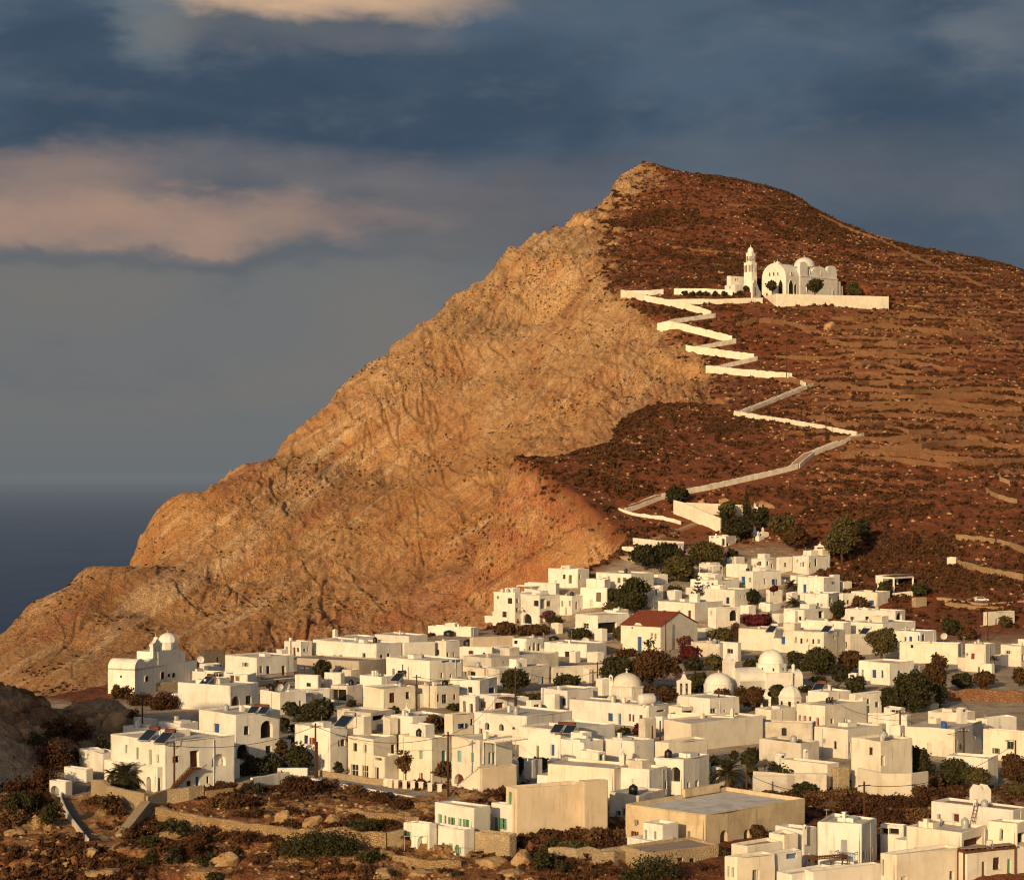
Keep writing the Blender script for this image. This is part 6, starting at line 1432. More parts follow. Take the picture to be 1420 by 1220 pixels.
tree('low brown hedge under the smooth white dome', 'R', 500, 600, 180, 70, 'lb', 'hedge_tree', trunk=.05)
tree('dark tree mass right behind the main church dome', 'D', 780, 1010, 240, 140, 'lf', dens=1.3); tree('brownish tree between the tan blank house and the main church', 'D', 940, 1000, 170, 120, 'lb')
tree('dark tree at the left of the tree mass behind the main church dome', 'D', 640, 960, 120, 80, 'lf')
tree('round olive-green tree in front of the tan blank-walled house', 'D', 1110, 930, 185, 170, 'lo')
tree('olive bush at the foot of the long cream block', 'D', 240, 830, 170, 75, 'lo', trunk=.1)
tree('dark bush right of the small yellowish hill chapel', 'D', 1000, 660, 120, 80, 'lb', trunk=.1); tree('bush beside the pavilion', 'D', 1130, 590, 100, 90, 'lf', trunk=.1); tree('dark bush right of the pavilion', 'D', 1320, 580, 100, 70, 'lf', trunk=.1)
tree('thick dark bushes right of the dark-blue-shuttered house, front clump', 'F', 800, 500, 300, 220, 'lf', dens=1.2, trunk=.05); tree('thick dark bushes right of the dark-blue-shuttered house, rear clump', 'F', 930, 420, 200, 190, 'lb', trunk=.05)
tree('dark green thicket under the thick bushes at the right', 'F', 700, 500, 220, 130, 'lp', trunk=.05); tree('thicket right end above the ploughed field', 'F', 940, 480, 160, 120, 'lp', trunk=.05)
tree('long brown hedge under the white house with the red window, left', 'W', 700, 960, 300, 190, 'lf', 'hedge_tree', trunk=.05); tree('long brown hedge under the white house with the red window, right', 'W', 960, 960, 300, 200, 'lb', 'hedge_tree', trunk=.05)
tree('brown round bush at the right edge below the tall cream house', 'W', 1370, 930, 230, 220, 'lb', trunk=.05); tree('slim reddish shrubs against the long cream house', 'W', 420, 800, 270, 240, 'lb', trunk=.2, dens=.6)
tree('grey-green bush on the slope beside the pillared porch house', 'W', 1190, 270, 190, 160, 'lo', dens=.7); tree('dark bush cluster left of the pillared porch house', 'W', 580, 330, 280, 180, 'lf', trunk=.05); tree('brown bush under the pillared porch house', 'W', 760, 390, 260, 130, 'lb', trunk=.05)
tree('big dark round fig tree in front of the tall cream corner house', 'S', 190, 1110, 460, 380, 'lf', dens=1.2, trunk=.1); tree('spreading dark tree right of the fig tree', 'S', 620, 1150, 400, 300, 'lf', dens=1.1, trunk=.15)
tree('bright olive feathery shrub in front of the spreading dark tree', 'S', 880, 1200, 330, 260, 'lo', trunk=.05); tree('reddish brown tree at the right edge by the lamp post', 'S', 1290, 1120, 380, 320, 'lb', trunk=.1); tree('olive shrub at the right edge bottom of the trees', 'S', 1290, 1240, 260, 130, 'lo', trunk=.05)
tree('small leafy tree before the cream garden wall', 'S', 420, 1180, 200, 150, 'lb', dens=.6)
tree('low dark bushes on the pale wall left of the tall cream corner house', 'F', 150, 890, 330, 110, 'lp', trunk=.05); tree('single dark bush in front of the pale long wall', 'F', 215, 950, 160, 60, 'lf', trunk=.05)
tree('dark tree left of the old stone building roof', 'E', 1020, 890, 10, 10, 'lf') if False else None
tree('leafy shaded tree in the upper middle beside the tall pole', 'C', 240, 975, 190, 135, 'lf'); tree('low leafy shrubs in front of the white narrow-blue-doored house', 'C', 560, 950, 190, 80, 'lf', trunk=.1)
tree('round dark tree by the grey-brown courtyard block', 'B', 285, 425, 130, 110, 'lf'); tree('dark leafy tree left of the wide grey-roofed low house', 'B', 260, 680, 220, 130, 'lf', trunk=.1); tree('dark leafy tree at the left of the leafy pair', 'B', 115, 640, 140, 80, 'lf', trunk=.1)
tree('dark tree right of the blue-doored arched house', 'B', 50, 740, 130, 110, 'lf', trunk=.1); tree('dark tree in front of the dark red shuttered house', 'B', 150, 965, 190, 165, 'lf', trunk=.2); tree('dark bushes under the blue-doored arched house', 'A', 1160, 740, 170, 75, 'lf', trunk=.05); tree('dark bush right of the blue-doored house', 'A', 1245, 735, 140, 85, 'lp', trunk=.05)
tree('brown-green bush in front of the low rounded roof', 'B', 895, 735, 200, 110, 'lb', trunk=.1); tree('bushes under the yellowish house', 'B', 690, 640, 110, 50, 'lf', trunk=.05); tree('bush under the brown-shuttered cream house', 'B', 1050, 605, 110, 40, 'lf', trunk=.05)
tree('leafy tree at the right end of the upper middle row', 'B', 1370, 490, 130, 110, 'lf')
tree('lone airy street tree before the turquoise-shuttered house', 'B', 765, 1012, 155, 190, 'lb', dens=.55, trunk=.35); tree('thin straggly street tree right of the lone airy one', 'B', 965, 1025, 180, 130, 'lb', dens=.3, trunk=.4)
tree('small dark conifer at the door of the front row', 'B', 370, 985, 70, 85, 'lp', trunk=.1)
tree('leafy shrub right of the pink-flowered terrace', 'E', 470, 525, 100, 35, 'lf', trunk=.05); tree('dark shrub in the gap left of the big tan house', 'E', 85, 770, 60, 110, 'lf', trunk=.05)
tree('round dark tree behind the fan palm', 'E', 1150, 790, 140, 130, 'lf'); tree('small round dark tree right of the fan palm crown', 'E', 1255, 690, 60, 55, 'lf')
tree('brown shrub at the corner of the old stone building', 'O', 400, 255, 210, 120, 'lb', trunk=.05, dens=.8)
tree('dome-shaped tree left of the church terrace gate', 'Z', 345, 420, 140, 125, 'lf', trunk=.25, group='trees in the church courtyard'); tree('umbrella-shaped tree on the terrace beside the church porch', 'Z', 425, 412, 90, 105, 'lf', trunk=.35, group='trees in the church courtyard', D=Dt+9)
tree('round tree in front of the church side wall', 'Z', 738, 412, 140, 110, 'lf', trunk=.3, group='trees in the church courtyard', D=Dt+9); tree('olive round tree behind the right end of the church', 'Z', 1020, 425, 130, 105, 'lo', trunk=.1, group='trees in the church courtyard', D=Dt+45)
for i, (x, y) in enumerate(((372, 272), (405, 274), (440, 274), (470, 275), (515, 274), (555, 275), (630, 272), (660, 250))):
    tree('small clipped dark bush on the path landing, %s from the left' % ords[i].replace('topmost', 'first'), 'I', x, y, 34, 24, 'lf', 'clipped_bush', 'bush', trunk=.1, group='clipped bushes on the path landing')
tree('deep red bougainvillea spilling over the wall below the red-roofed house', 'E', 1010, 145, 150, 80, 'lr', 'bougainvillea', 'bush', trunk=.05, dens=.8); tree('dull pink shrub left above the bougainvillea', 'E', 985, 80, 110, 70, 'lpink', 'flowering_shrub', 'bush', trunk=.1)
tree('red bougainvillea hedge on the hill quarter lane', 'D', 430, 740, 170, 60, 'lr', 'bougainvillea', 'bush', trunk=.1); tree('crimson bougainvillea on the blue balcony', 'D', 525, 556, 50, 38, 'lr', 'bougainvillea', 'bush', trunk=.1, D=590)
tree('pink flowering tree in front of the leftmost cliff-side house', 'C', 445, 545, 95, 70, 'lpink', 'flowering_tree', 'tree', trunk=.5); tree('dark bougainvillea with red tips right of the long low house', 'E', 745, 545, 90, 60, 'lr', 'bougainvillea', 'bush', trunk=.05)
tree('red geranium bed on the terrace beside the white tower house', 'O', 1120, 478, 240, 40, 'lr', 'flower_bed', 'flowers', trunk=.05, dens=.6)
tree('reddish hedge along the foot of the cliff-side cluster, left', 'C', 170, 620, 180, 70, 'lb', 'hedge_tree', trunk=.05); tree('reddish hedge along the foot of the cliff-side cluster, middle', 'C', 350, 622, 220, 60, 'lb', 'hedge_tree', trunk=.05); tree('dark hedge along the foot of the cliff-side cluster, right', 'C', 640, 645, 160, 60, 'lf', 'hedge_tree', trunk=.05)
tree('green vegetable plot right of the big tan house', 'U', 1020, 405, 260, 62, 'lo', 'vegetable_plot', 'plants', trunk=.02, dens=.9); tree('dark vegetable rows beside the tan house foot', 'U', 900, 385, 170, 60, 'lf', 'vegetable_plot', 'plants', trunk=.02)
# palms
palm('big bushy palm in front of the arched corner house', 'A', 570, 800, 190, 165, 46, .30, fat=1.7); palm('smaller palm tucked left behind the big bushy palm', 'A', 512, 785, 95, 120, 26, .4, fat=1.5)
palm('broad date palm behind the old stone building', 'E', 1215, 860, 230, 200, 40, .5, fat=1.3); palm('low spiky palm bush left of the broad date palm', 'E', 1105, 890, 130, 110, 26, .15)
palm('date palm at the lane of the hill quarter, upper', 'D', 618, 560, 110, 110, 30, .35); palm('date palm in front of the tower-like house', 'D', 640, 660, 130, 110, 32, .35, fat=.9); palm('small palm above the bougainvillea hedge', 'D', 490, 715, 90, 80, 26, .3)
palm('thin palm right of the leftmost cliff-side house', 'C', 305, 555, 100, 110, 18, .7, 'lb', .6); palm('small palm top behind the main church', 'R', 850, 260, 90, 75, 22, .3)
palm('spiky palm in the dark gap at the right edge', 'W', 1075, 760, 130, 240, 22, .6); palm('small banana-like palms under the hedge right of the main church', 'F', 400, 385, 110, 60, 18, .2)
# candelabra pine: whorls of upswept branches
c = H_('D', 110, 600); u = F/c.y*3.944; r = empty('candelabra_pine', c, 0, 'thin candelabra-shaped pine in front of the stepped white house', 'tree'); Hm = 150/u; mb = MB(); mb.tube([(0, 0, -.5), (0, 0, Hm)], [.22, .05], 6); mb.build('trunk', M['bark'], r); mb = MB()
for lv in range(6):
    z = Hm*(.22+.13*lv); L_ = 36/u*(1-lv*.15)
    for k in range(7):
        a = k*.9+lv*.4; d = Vector((math.cos(a), math.sin(a), 0)); p0 = Vector((0, 0, z)); p1 = p0+d*L_*.6+Vector((0, 0, .05*L_)); p2 = p0+d*L_+Vector((0, 0, .35*L_)); mb.tube([p0, p1, p2], [.10, .2, .1], 4)
mb.build('branches', M['lp'], r)
# shrubs of the foreground
SH = [('A', 560, 390, 100, 75, 'lb'), ('A', 640, 420, 120, 50, 'scrub'), ('A', 750, 440, 130, 80, 'scrub'), ('A', 610, 500, 60, 80, 'scrub'), ('A', 460, 650, 90, 100, 'lf'), ('A', 350, 680, 90, 60, 'scrub'),
 ('A', 260, 580, 130, 110, 'scrub'), ('A', 200, 600, 130, 70, 'lf'), ('A', 330, 600, 160, 120, 'scrub'), ('A', 250, 720, 200, 160, 'scrub'), ('A', 190, 810, 160, 110, 'scrub'), ('A', 70, 920, 150, 120, 'lf'), ('A', 60, 830, 120, 90, 'scrub'), ('A', 170, 900, 110, 90, 'scrub'), ('A', 30, 980, 90, 60, 'scrub'),
 ('X', 345, 520, 190, 180, 'lf'), ('X', 700, 430, 200, 150, 'lb'), ('X', 620, 380, 130, 110, 'lb'), ('X', 800, 450, 90, 80, 'lb'), ('X', 700, 530, 80, 70, 'lb'), ('X', 90, 490, 190, 110, 'dgrass'), ('X', 30, 480, 100, 90, 'dgrass'), ('X', 280, 660, 100, 100, 'scrub'), ('X', 470, 690, 140, 80, 'scrub'), ('X', 370, 780, 80, 60, 'scrub'), ('X', 235, 820, 80, 70, 'scrub'), ('X', 540, 600, 80, 80, 'scrub'), ('X', 130, 700, 130, 100, 'scrub'), ('X', 60, 760, 120, 100, 'scrub'),
 ('X', 860, 610, 160, 130, 'scrub'), ('X', 960, 640, 150, 90, 'lf'), ('X', 1140, 550, 210, 110, 'lf'), ('X', 1130, 750, 150, 140, 'lf'), ('X', 1260, 700, 170, 180, 'scrub'), ('X', 980, 750, 130, 100, 'lf'), ('X', 1360, 620, 130, 120, 'scrub'), ('X', 1350, 770, 130, 100, 'lf'), ('X', 1050, 470, 130, 60, 'scrub'), ('X', 800, 830, 130, 60, 'scrub'),
 ('Y', 380, 190, 120, 70, 'lp'), ('Y', 520, 110, 190, 60, 'lb'), ('Y', 650, 170, 230, 90, 'scrub'), ('Y', 840, 150, 170, 60, 'scrub'), ('Y', 980, 190, 180, 60, 'dgrass'), ('Y', 1150, 230, 210, 50, 'scrub'), ('Y', 1300, 280, 200, 50, 'scrub'), ('Y', 250, 280, 200, 80, 'scrub'), ('Y', 120, 270, 180, 70, 'dgrass'), ('Y', 330, 350, 200, 60, 'scrub'), ('Y', 590, 330, 120, 70, 'scrub'), ('Y', 600, 410, 130, 60, 'scrub'), ('Y', 860, 410, 200, 50, 'scrub'), ('Y', 1060, 420, 210, 70, 'lf'), ('Y', 1180, 410, 200, 60, 'scrub'), ('Y', 780, 330, 80, 50, 'scrub'), ('Y', 1000, 360, 130, 40, 'scrub'),
 ('Y', 50, 480, 110, 90, 'scrub'), ('Y', 190, 500, 150, 80, 'scrub'), ('Y', 300, 520, 190, 90, 'scrub'), ('Y', 430, 510, 130, 60, 'scrub'), ('Y', 690, 590, 300, 170, 'lf'), ('Y', 870, 590, 290, 160, 'lf'), ('Y', 540, 570, 160, 80, 'scrub'), ('Y', 1090, 660, 150, 140, 'lf'), ('Y', 1160, 610, 90, 80, 'lf'), ('Y', 900, 720, 210, 70, 'scrub'), ('Y', 780, 720, 110, 50, 'scrub'), ('Y', 560, 700, 120, 50, 'scrub'), ('Y', 435, 650, 60, 50, 'scrub'), ('Y', 60, 650, 150, 90, 'lf'), ('Y', 100, 750, 150, 60, 'lf'), ('Y', 230, 740, 130, 50, 'scrub'), ('Y', 220, 590, 120, 80, 'scrub'), ('Y', 1120, 730, 180, 70, 'scrub'), ('Y', 1250, 740, 120, 60, 'lf'), ('Y', 410, 710, 90, 60, 'scrub'),
 ('U', 285, 520, 40, 45, 'lf'), ('U', 365, 535, 50, 50, 'lf'), ('U', 850, 500, 150, 130, 'lf'), ('U', 950, 520, 110, 100, 'lf'), ('U', 1140, 470, 100, 60, 'scrub'), ('U', 1100, 330, 170, 70, 'dgrass'), ('U', 1200, 310, 140, 50, 'dgrass'), ('U', 1000, 330, 120, 40, 'scrub'), ('U', 600, 110, 90, 60, 'scrub'), ('U', 1220, 450, 90, 45, 'scrub'), ('U', 770, 340, 90, 30, 'scrub'),
 ('V', 300, 690, 380, 200, 'lf'), ('V', 180, 700, 200, 130, 'lf'), ('V', 420, 690, 170, 110, 'scrub'), ('V', 640, 600, 100, 60, 'scrub'), ('V', 780, 520, 70, 90, 'lf'), ('V', 850, 450, 80, 30, 'scrub'),
 ('F', 60, 990, 160, 60, 'scrub'), ('F', 330, 985, 220, 60, 'dgrass'), ('F', 440, 960, 140, 50, 'dgrass'), ('F', 620, 1000, 150, 40, 'scrub'), ('F', 760, 1020, 230, 60, 'scrub'), ('F', 860, 980, 160, 80, 'scrub'), ('F', 480, 1040, 200, 60, 'scrub'), ('F', 650, 1080, 200, 70, 'scrub'), ('F', 820, 1080, 170, 60, 'dgrass'), ('F', 200, 1020, 220, 60, 'scrub')]
reg = dict(A='left end of the village', X='lower left rocks', Y='rough ground below the road', U='rocks around the big tan house', V='old stone building', F='dry grass plot at the right')
lookw = dict(lb='brownish twiggy', scrub='dark reddish-brown', lf='dark green', dgrass='dry golden-brown', lp='blackish green')
cnt = {}
for t_, x, y, w_, h_, k_ in SH:
    u_ = TILES[t_][2]; big_ = 'broad' if w_/u_ > 40 else 'medium' if w_/u_ > 24 else 'small'
    key = (t_, big_, k_); cnt[key] = cnt.get(key, 0)+1
tot = dict(cnt); cnt = {}
for t_, x, y, w_, h_, k_ in sorted(SH, key=lambda s: (s[0], s[1])):
    u_ = TILES[t_][2]; big_ = 'broad' if w_/u_ > 40 else 'medium' if w_/u_ > 24 else 'small'; key = (t_, big_, k_); cnt[key] = cnt.get(key, 0)+1
    o_ = '' if tot[key] == 1 else ', %s from the left' % ords[min(cnt[key]-1, 22)].replace('topmost', 'first')
    w_, h_ = w_*1.18, h_*1.12; shrub('%s %s shrub on the %s%s' % (big_, lookw[k_], reg[t_], o_) if t_ != 'V' else '%s %s shrub near the old stone building%s' % (big_, lookw[k_], o_), t_, x, y, w_, h_, k_, 'shrubs on the %s' % reg[t_])
# what fills the gaps of the dense village: small outbuildings, courtyard shrubs
GAPS = [(960, 925), (408, 898), (1038, 1060), (936, 815), (738, 1076), (1068, 845), (924, 955), (1164, 940), (774, 875), (990, 925), (738, 965), (1134, 940), (936, 935), (390, 912), (936, 830), (894, 1020), (1188, 955), (798, 915), (408, 1010), (912, 805), (924, 970), (1170, 815), (1044, 1075), (1098, 830), (906, 840), (894, 955), (1044, 980), (984, 790), (1080, 860), (1020, 780), (750, 1065), (1044, 1045), (768, 860), (1044, 835), (1224, 805), (420, 995), (948, 800), (828, 915), (906, 825), (936, 915), (486, 975), (870, 905), (834, 885), (1008, 1055), (834, 960), (1104, 925), (408, 1025), (504, 1015), (708, 960), (978, 880), (864, 1015), (1038, 850), (1104, 805), (1122, 955), (918, 1010), (960, 955), (1038, 920), (540, 1015), (1164, 855), (816, 945), (822, 800), (996, 1090), (384, 950), (552, 1035), (1074, 970), (1290, 980), (846, 840), (342, 1050), (486, 945), (390, 1045), (768, 980), (1020, 885)]
gr_ = random.Random(12)
for gx, gy in GAPS:
    near_church = 900 < gx < 1200 and 915 < gy < 985
    k = gr_.random()
    if near_church or k < .48 or gx < 440 and gy > 1000:
        kd = gr_.choice(('lf', 'lf', 'lo', 'lb', 'lp')); w_ = gr_.uniform(20, 36)
        if gr_.random() < .45: tree('dark leafy courtyard tree in a gap between the white houses', 'o', gx, gy+5, w_, gr_.uniform(18, 30), kd, 'courtyard_tree', group='courtyard trees in the village gaps', trunk=.2)
        else: shrub('dark leafy courtyard shrub in a gap between the white houses', 'o', gx, gy+5, w_, gr_.uniform(10, 16), kd, 'courtyard shrubs in the village gaps')
    else:
        cg = hit(gx, gy+4); hp = gr_.uniform(2.3, 3.3)*F/cg.y; w1, w2 = gr_.uniform(7, 16), gr_.uniform(7, 16)
        h('small low whitewashed outbuilding squeezed into a gap between larger houses', 'o', gx-w1, gx, gx+w2, gy+4-hp, gy+4, gr_.uniform(38, 60), '', gr_.choice('wydw'), gr_.choice(('r', 'rd', 'rw')), name='outbuilding', cat='outbuilding', group='small outbuildings in the village gaps')
# boulders
def boulder(label, t, x, yb, w, hgt, mat='rockm', group='boulders'):
    c = H_(t, x, yb); u = F/c.y*TILES[t][2]; W_, Hm = w/u, hgt/u; TS[0] += 1
    n = 44; ph = np.linspace(-.5*np.pi, .5*np.pi, 26); thh = np.linspace(0, 2*np.pi, n, endpoint=False); T_, P_ = np.meshgrid(thh, ph); s_ = TS[0]*3.7
    dx, dy, dz = np.cos(P_)*np.cos(T_), np.cos(P_)*np.sin(T_), np.sin(P_)
    rr = np.full(dx.shape, 1.25); pr = np.random.RandomState(TS[0])
    for k_ in range(16):          # planar breaks
        nv = pr.normal(size=3); nv /= np.linalg.norm(nv); dt_ = dx*nv[0]+dy*nv[1]+dz*nv[2]
        rr = np.minimum(rr, np.where(dt_ > .05, pr.uniform(.72, 1.0)/np.maximum(dt_, .05), 9))
    rr = rr*(1+.10*fbm(dx*2+s_, dy*2, dz*2, 3)+.12*fbm(dx*5+s_, dy*5, dz*9, 4, ridged=True)); Hm *= .85; W_ *= .85
    ct, st_ = math.cos(s_), math.sin(s_)
    v = np.stack([dx*rr*W_*.5, dy*rr*W_*.45, dz*rr*Hm*.66+Hm*.16], -1).reshape(-1, 3)
    idx_ = np.arange(26*n).reshape(26, n); q = np.stack([idx_[:-1], np.roll(idx_, -1, 1)[:-1], np.roll(idx_, -1, 1)[1:], idx_[1:]], -1).reshape(-1, 4)
    me = mesh_np('boulder', v, q, False); me.materials.append(M[mat]); o = bpy.data.objects.new('boulder', me); COL.objects.link(o); o.location = c; o.rotation_euler = (0, 0, 0); tagp(o, label, 'boulder', group)
BL = [('A', 520, 555, 150, 150, 'biggest smooth boulder left below the domed church'), ('A', 590, 480, 60, 60, 'small boulder right on top of the biggest smooth one'), ('A', 410, 520, 130, 70, 'flat boulder left of the biggest smooth one'), ('A', 470, 500, 70, 60, 'narrow boulder between the flat and the biggest one'), ('A', 650, 500, 70, 40, 'low boulder by the thin pole under the church wall'),
 
 ('Y', 540, 390, 150, 140, 'light knobbly boulder stack left under the road'), ('Y', 720, 400, 150, 100, 'pale boulder left in the right-hand stack'), ('Y', 860, 390, 150, 80, 'wide pale boulder right in the right-hand stack'), ('Y', 420, 350, 110, 60, 'half buried boulder left of both stacks'), 
 ('Y', 520, 480, 80, 60, 'pale block built into the long dry wall'), ('Y', 150, 660, 190, 110, 'broad pale ledge rock at the bottom left of the cleft'), ('Y', 1180, 720, 190, 60, 'light slab at the bottom under the curved wall'),
 ('U', 560, 470, 200, 60, 'wide rock shelf below the stone base of the big tan house'), ('U', 720, 470, 130, 110, 'upright pale rock at the corner of the stone base'), ('U', 180, 530, 190, 60, 'orange hollowed rock at the bottom centre'), ('U', 660, 530, 160, 60, 'pitted pale rock at the bottom middle'), ('U', 1100, 480, 70, 40, 'small rock by the stepped stone wall'),
 ('X', 590, 680, 130, 60, 'layered flat rock at the foot of the lane steps'), ('X', 1090, 580, 200, 80, 'yellow rock ledge under the dark shrub'), ('X', 700, 820, 300, 60, 'long layered slab at the bottom left'), ('X', 80, 560, 170, 70, 'pale rock band at the left edge')]
for t_, x, y, w_, h_, lab in BL: boulder(lab, t_, x, y, w_, h_)
for t_, x, y, w_, h_, lab in [('I', 1050, 425, 70, 42, 'big orange crag below the church terrace'), ('P', 790, 110, 60, 50, 'orange boulder just left above the cemetery rear wall'), ('P', 960, 100, 110, 45, 'orange boulder right above the cemetery rear wall'), ('P', 1300, 135, 150, 60, 'orange rock cluster right of the bluish bell gable')]: boulder(lab, t_, x, y, w_, h_, 'rockr', 'crags on the slope')

# ------------------------------------------------------------------ ground cover: scrub and stones over the slopes (uncountable)
cell = np.abs(np.gradient(GX, axis=1)*np.gradient(GY, axis=0))
inv_ = (np.abs(U) < .27) & (GY > 230) & (GY < 1320)
patch = fbm(GX/22, GY/22, 0*GX+2, 4); nearz = GY < 330
okp = (pathd > 3.0)
face_ = NY*(-1) + NZ*.15    # facing the viewer
slope_ = inv_ & okp & (soil > .35) & (town < .25) & (GY > 560)
def pick(w_, n, seed):
    r = np.random.RandomState(seed); p = (w_*cell).ravel(); cdf = np.cumsum(p); i = np.searchsorted(cdf, r.rand(n)*cdf[-1]); i = np.clip(i, 0, len(p)-1)
    j = r.rand(n, 2)-.5
    X = VX.ravel()[i]; Y = VY.ravel()[i]; Z = VZ.ravel()[i]
    return np.stack([X, Y, Z], -1), r
def scrub(name, w_, n, K, rmin, rmax, mat, seed, flat=.62, leafk=.62, label=None):
    c, r = pick(w_, n, seed); rad = rmin+(rmax-rmin)*r.rand(n)**2.2
    d = r.normal(size=(n, K, 3)); d[..., 2] = np.abs(d[..., 2])*.9-.1; d /= np.linalg.norm(d, axis=2)[..., None]
    p = c[:, None]+d*rad[:, None, None]*(.35+.65*r.rand(n, K, 1))*np.array([1, 1, flat])
    nr = d+r.normal(size=d.shape)*.7; nr /= np.linalg.norm(nr, axis=2)[..., None]
    a = np.cross(nr, r.normal(size=d.shape)); a /= np.linalg.norm(a, axis=2)[..., None]; b = np.cross(nr, a)
    s = rad[:, None, None]*leafk*(.6+.7*r.rand(n, K, 1))
    v = np.stack([p-a*s-b*s*.5, p+a*s-b*s*.6, p+b*s*.9], 2).reshape(-1, 3)
    me = mesh_np(name, v, np.arange(len(v)).reshape(-1, 3), False); me.materials.append(mat); o = bpy.data.objects.new(name, me); COL.objects.link(o); o['kind'] = 'stuff'; o['label'] = label; o['category'] = 'ground cover'
def stones(name, w_, n, rmin, rmax, mat, seed, label):
    c, r = pick(w_, n, seed); rad = rmin+(rmax-rmin)*r.rand(n)**3
    base = np.array([(1, 0, 0), (-1, 0, 0), (0, 1, 0), (0, -1, 0), (0, 0, 1), (.6, .6, .5), (-.6, .6, .5), (.6, -.6, .5), (-.6, -.6, .5)], float)
    tri = np.array([(4, 5, 6), (4, 6, 8), (4, 8, 7), (4, 7, 5), (0, 2, 5), (2, 1, 6), (1, 3, 8), (3, 0, 7), (5, 2, 6), (6, 1, 8), (8, 3, 7), (7, 0, 5)])
    v = base[None]*(.65+.7*r.rand(n, 9, 1))*rad[:, None, None]*np.array([1, 1, .8]); th_ = r.rand(n)*6.28; ct, s_ = np.cos(th_)[:, None], np.sin(th_)[:, None]
    v = np.stack([v[..., 0]*ct-v[..., 1]*s_, v[..., 0]*s_+v[..., 1]*ct, v[..., 2]], -1)+c[:, None]-np.array([0, 0, .1])
    q = (tri[None]+(np.arange(n)*9)[:, None, None]).reshape(-1, 3)
    me = mesh_np(name, v.reshape(-1, 3), q, False); me.materials.append(mat); o = bpy.data.objects.new(name, me); COL.objects.link(o); o['kind'] = 'stuff'; o['label'] = label; o['category'] = 'ground cover'
wS = slope_*sstep(-.35, .25, patch)*(1-.65*tmask)*(.25+1.3*sstep(-.15, .3, nz1+.3*patch))
scrub('hillside_scrub', wS, 42000, 12, .30, 1.5, M['scrub'], 21, label='low dark reddish-brown scrub covering the hill slopes')
scrub('dark_hillside_scrub', slope_*sstep(.0, .4, -patch+.2*nz1)*(GY > 600), 6000, 13, .4, 1.4, M['lb'], 25, label='dark twiggy bushes dotted over the hill slopes')
stones('hillside_stones', slope_*(.25+sstep(-.1, .35, -patch))*(.4+tmask), 20000, .12, .9, M['rockr'], 22, 'pale loose stones scattered over the hill slopes')
cliffw = inv_*(rock > .6)*(GY > 430)*sstep(.05, .4, fbm(GX/26, GY/26, GZ/26, 3))
scrub('cliff_tufts', cliffw*sstep(.3, .8, NZ), 4200, 9, .3, .8, M['scrub'], 23, label='dark plant tufts clinging to the golden cliff')
fw = inv_*(GY < 345)*(GD < 0)*okp*np.maximum(fore, sstep(1080, 1110, pym))*(1-(pxm > 900)*(pym > 1150))*(pym < 1235)
scrub('foreground_scrub', fw*sstep(-.15, .3, patch+.3*nz0), 9000, 12, .15, .75, M['scrub'], 24, label='dry reddish-brown low scrub over the foreground rocks')
scrub('dry_grass', inv_*(GY < 330)*okp*(fore*.4+sstep(1085, 1110, pym)*(pxm > 380))*sstep(-.1, .4, -patch+.2)*(pym < 1235), 9000, 9, .12, .40, M['dgrass'], 26, .9, .35, label='dry golden-brown grass on the plots under the road')
stones('foreground_stones', fw, 6000, .08, .42, M['rockm'], 27, 'loose pale stones over the foreground rocks')
# ------------------------------------------------------------------ poles, cables, roof things, car
POLES = {}
def pole(key, label, t, x, yt, yb, arm=True, mat='pole', D=None, lamp=False, th=.16):
    c = H_(t, x, yb) if D is None else Vector(P(*tp(t, x, yb), D)); Hm = (yb-yt)/TILES[t][2]*c.y/F; th = max(th, .00024*c.y)
    r = empty('street_lamp' if lamp else 'utility_pole', c, rnd.uniform(-.3, .5), label, 'street lamp' if lamp else 'utility pole', None if lamp else 'utility poles'); mb = MB(); mb.tube([(0, 0, -1), (0, 0, Hm)], [th, th*.72], 8); mb.build('post', M[mat], r, True)
    if arm:
        mb = MB(); mb.box(-.8, -.07, Hm-.55, .8, .07, Hm-.42); mb.build('crossarm', M[mat], r); mb = MB()
        for x_ in (-.7, -.3, .3, .7): mb.lathe((x_, 0, Hm-.42), [(.05, 0), (.07, .08), (.03, .2)], 6)
        mb.build('insulators', M['fw'], r)
    if lamp:
        mb = MB(); mb.tube([(0, 0, Hm*.95), (-.5, 0, Hm+.1), (-1.3, 0, Hm+.05)], .05, 5); mb.build('arm', M['steel'], r); mb = MB(); mb.box(-1.75, -.12, Hm-.05, -1.2, .12, Hm+.1); mb.build('lamp_head', M['steel'], r)
    POLES[key] = (c, Hm); return r

def slim(key, label, t, x, yt, yb, mat='steel', **k):
    c = H_(t, x, yb); Hm = (yb-yt)/TILES[t][2]*c.y/F; th = max(.04, .00010*c.y); mb = MB(); mb.tube([(0, 0, -.5), (0, 0, Hm)], th, 6); mb.tube([(-.4, 0, Hm*.9), (.4, 0, Hm*.9)], th*.7, 4); mb.tube([(-.25, 0, Hm*.97), (.25, 0, Hm*.97)], th*.7, 4); o = mb.build('antenna_mast', M[mat]); o.location = c; tagp(o, label, 'antenna', 'thin masts and antennas')
pole('a1', 'tall dark pole with insulators in front of the outside stair', 'A', 797, 590, 868); pole('a2', 'thin brown pole on the slope under the left domed church', 'A', 651, 372, 560, False)
pole('a3', 'bare pole behind the long balcony house at the left', 'A', 1190, 98, 195, False); pole('b1', 'tall pole beside the dark red shuttered house', 'B', 240, 678, 998); pole('b1b', 'shorter twin pole leaning next to the tall one by the red shutters', 'B', 250, 785, 998, False)
pole('b2', 'tall pole in front of the broad stair base', 'B', 1008, 728, 1112); pole('b3', 'tall pole at the right side of the yellowish house', 'B', 826, 398, 605); pole('b4', 'slim pole in front of the small cube with brown door', 'B', 98, 202, 312, False)
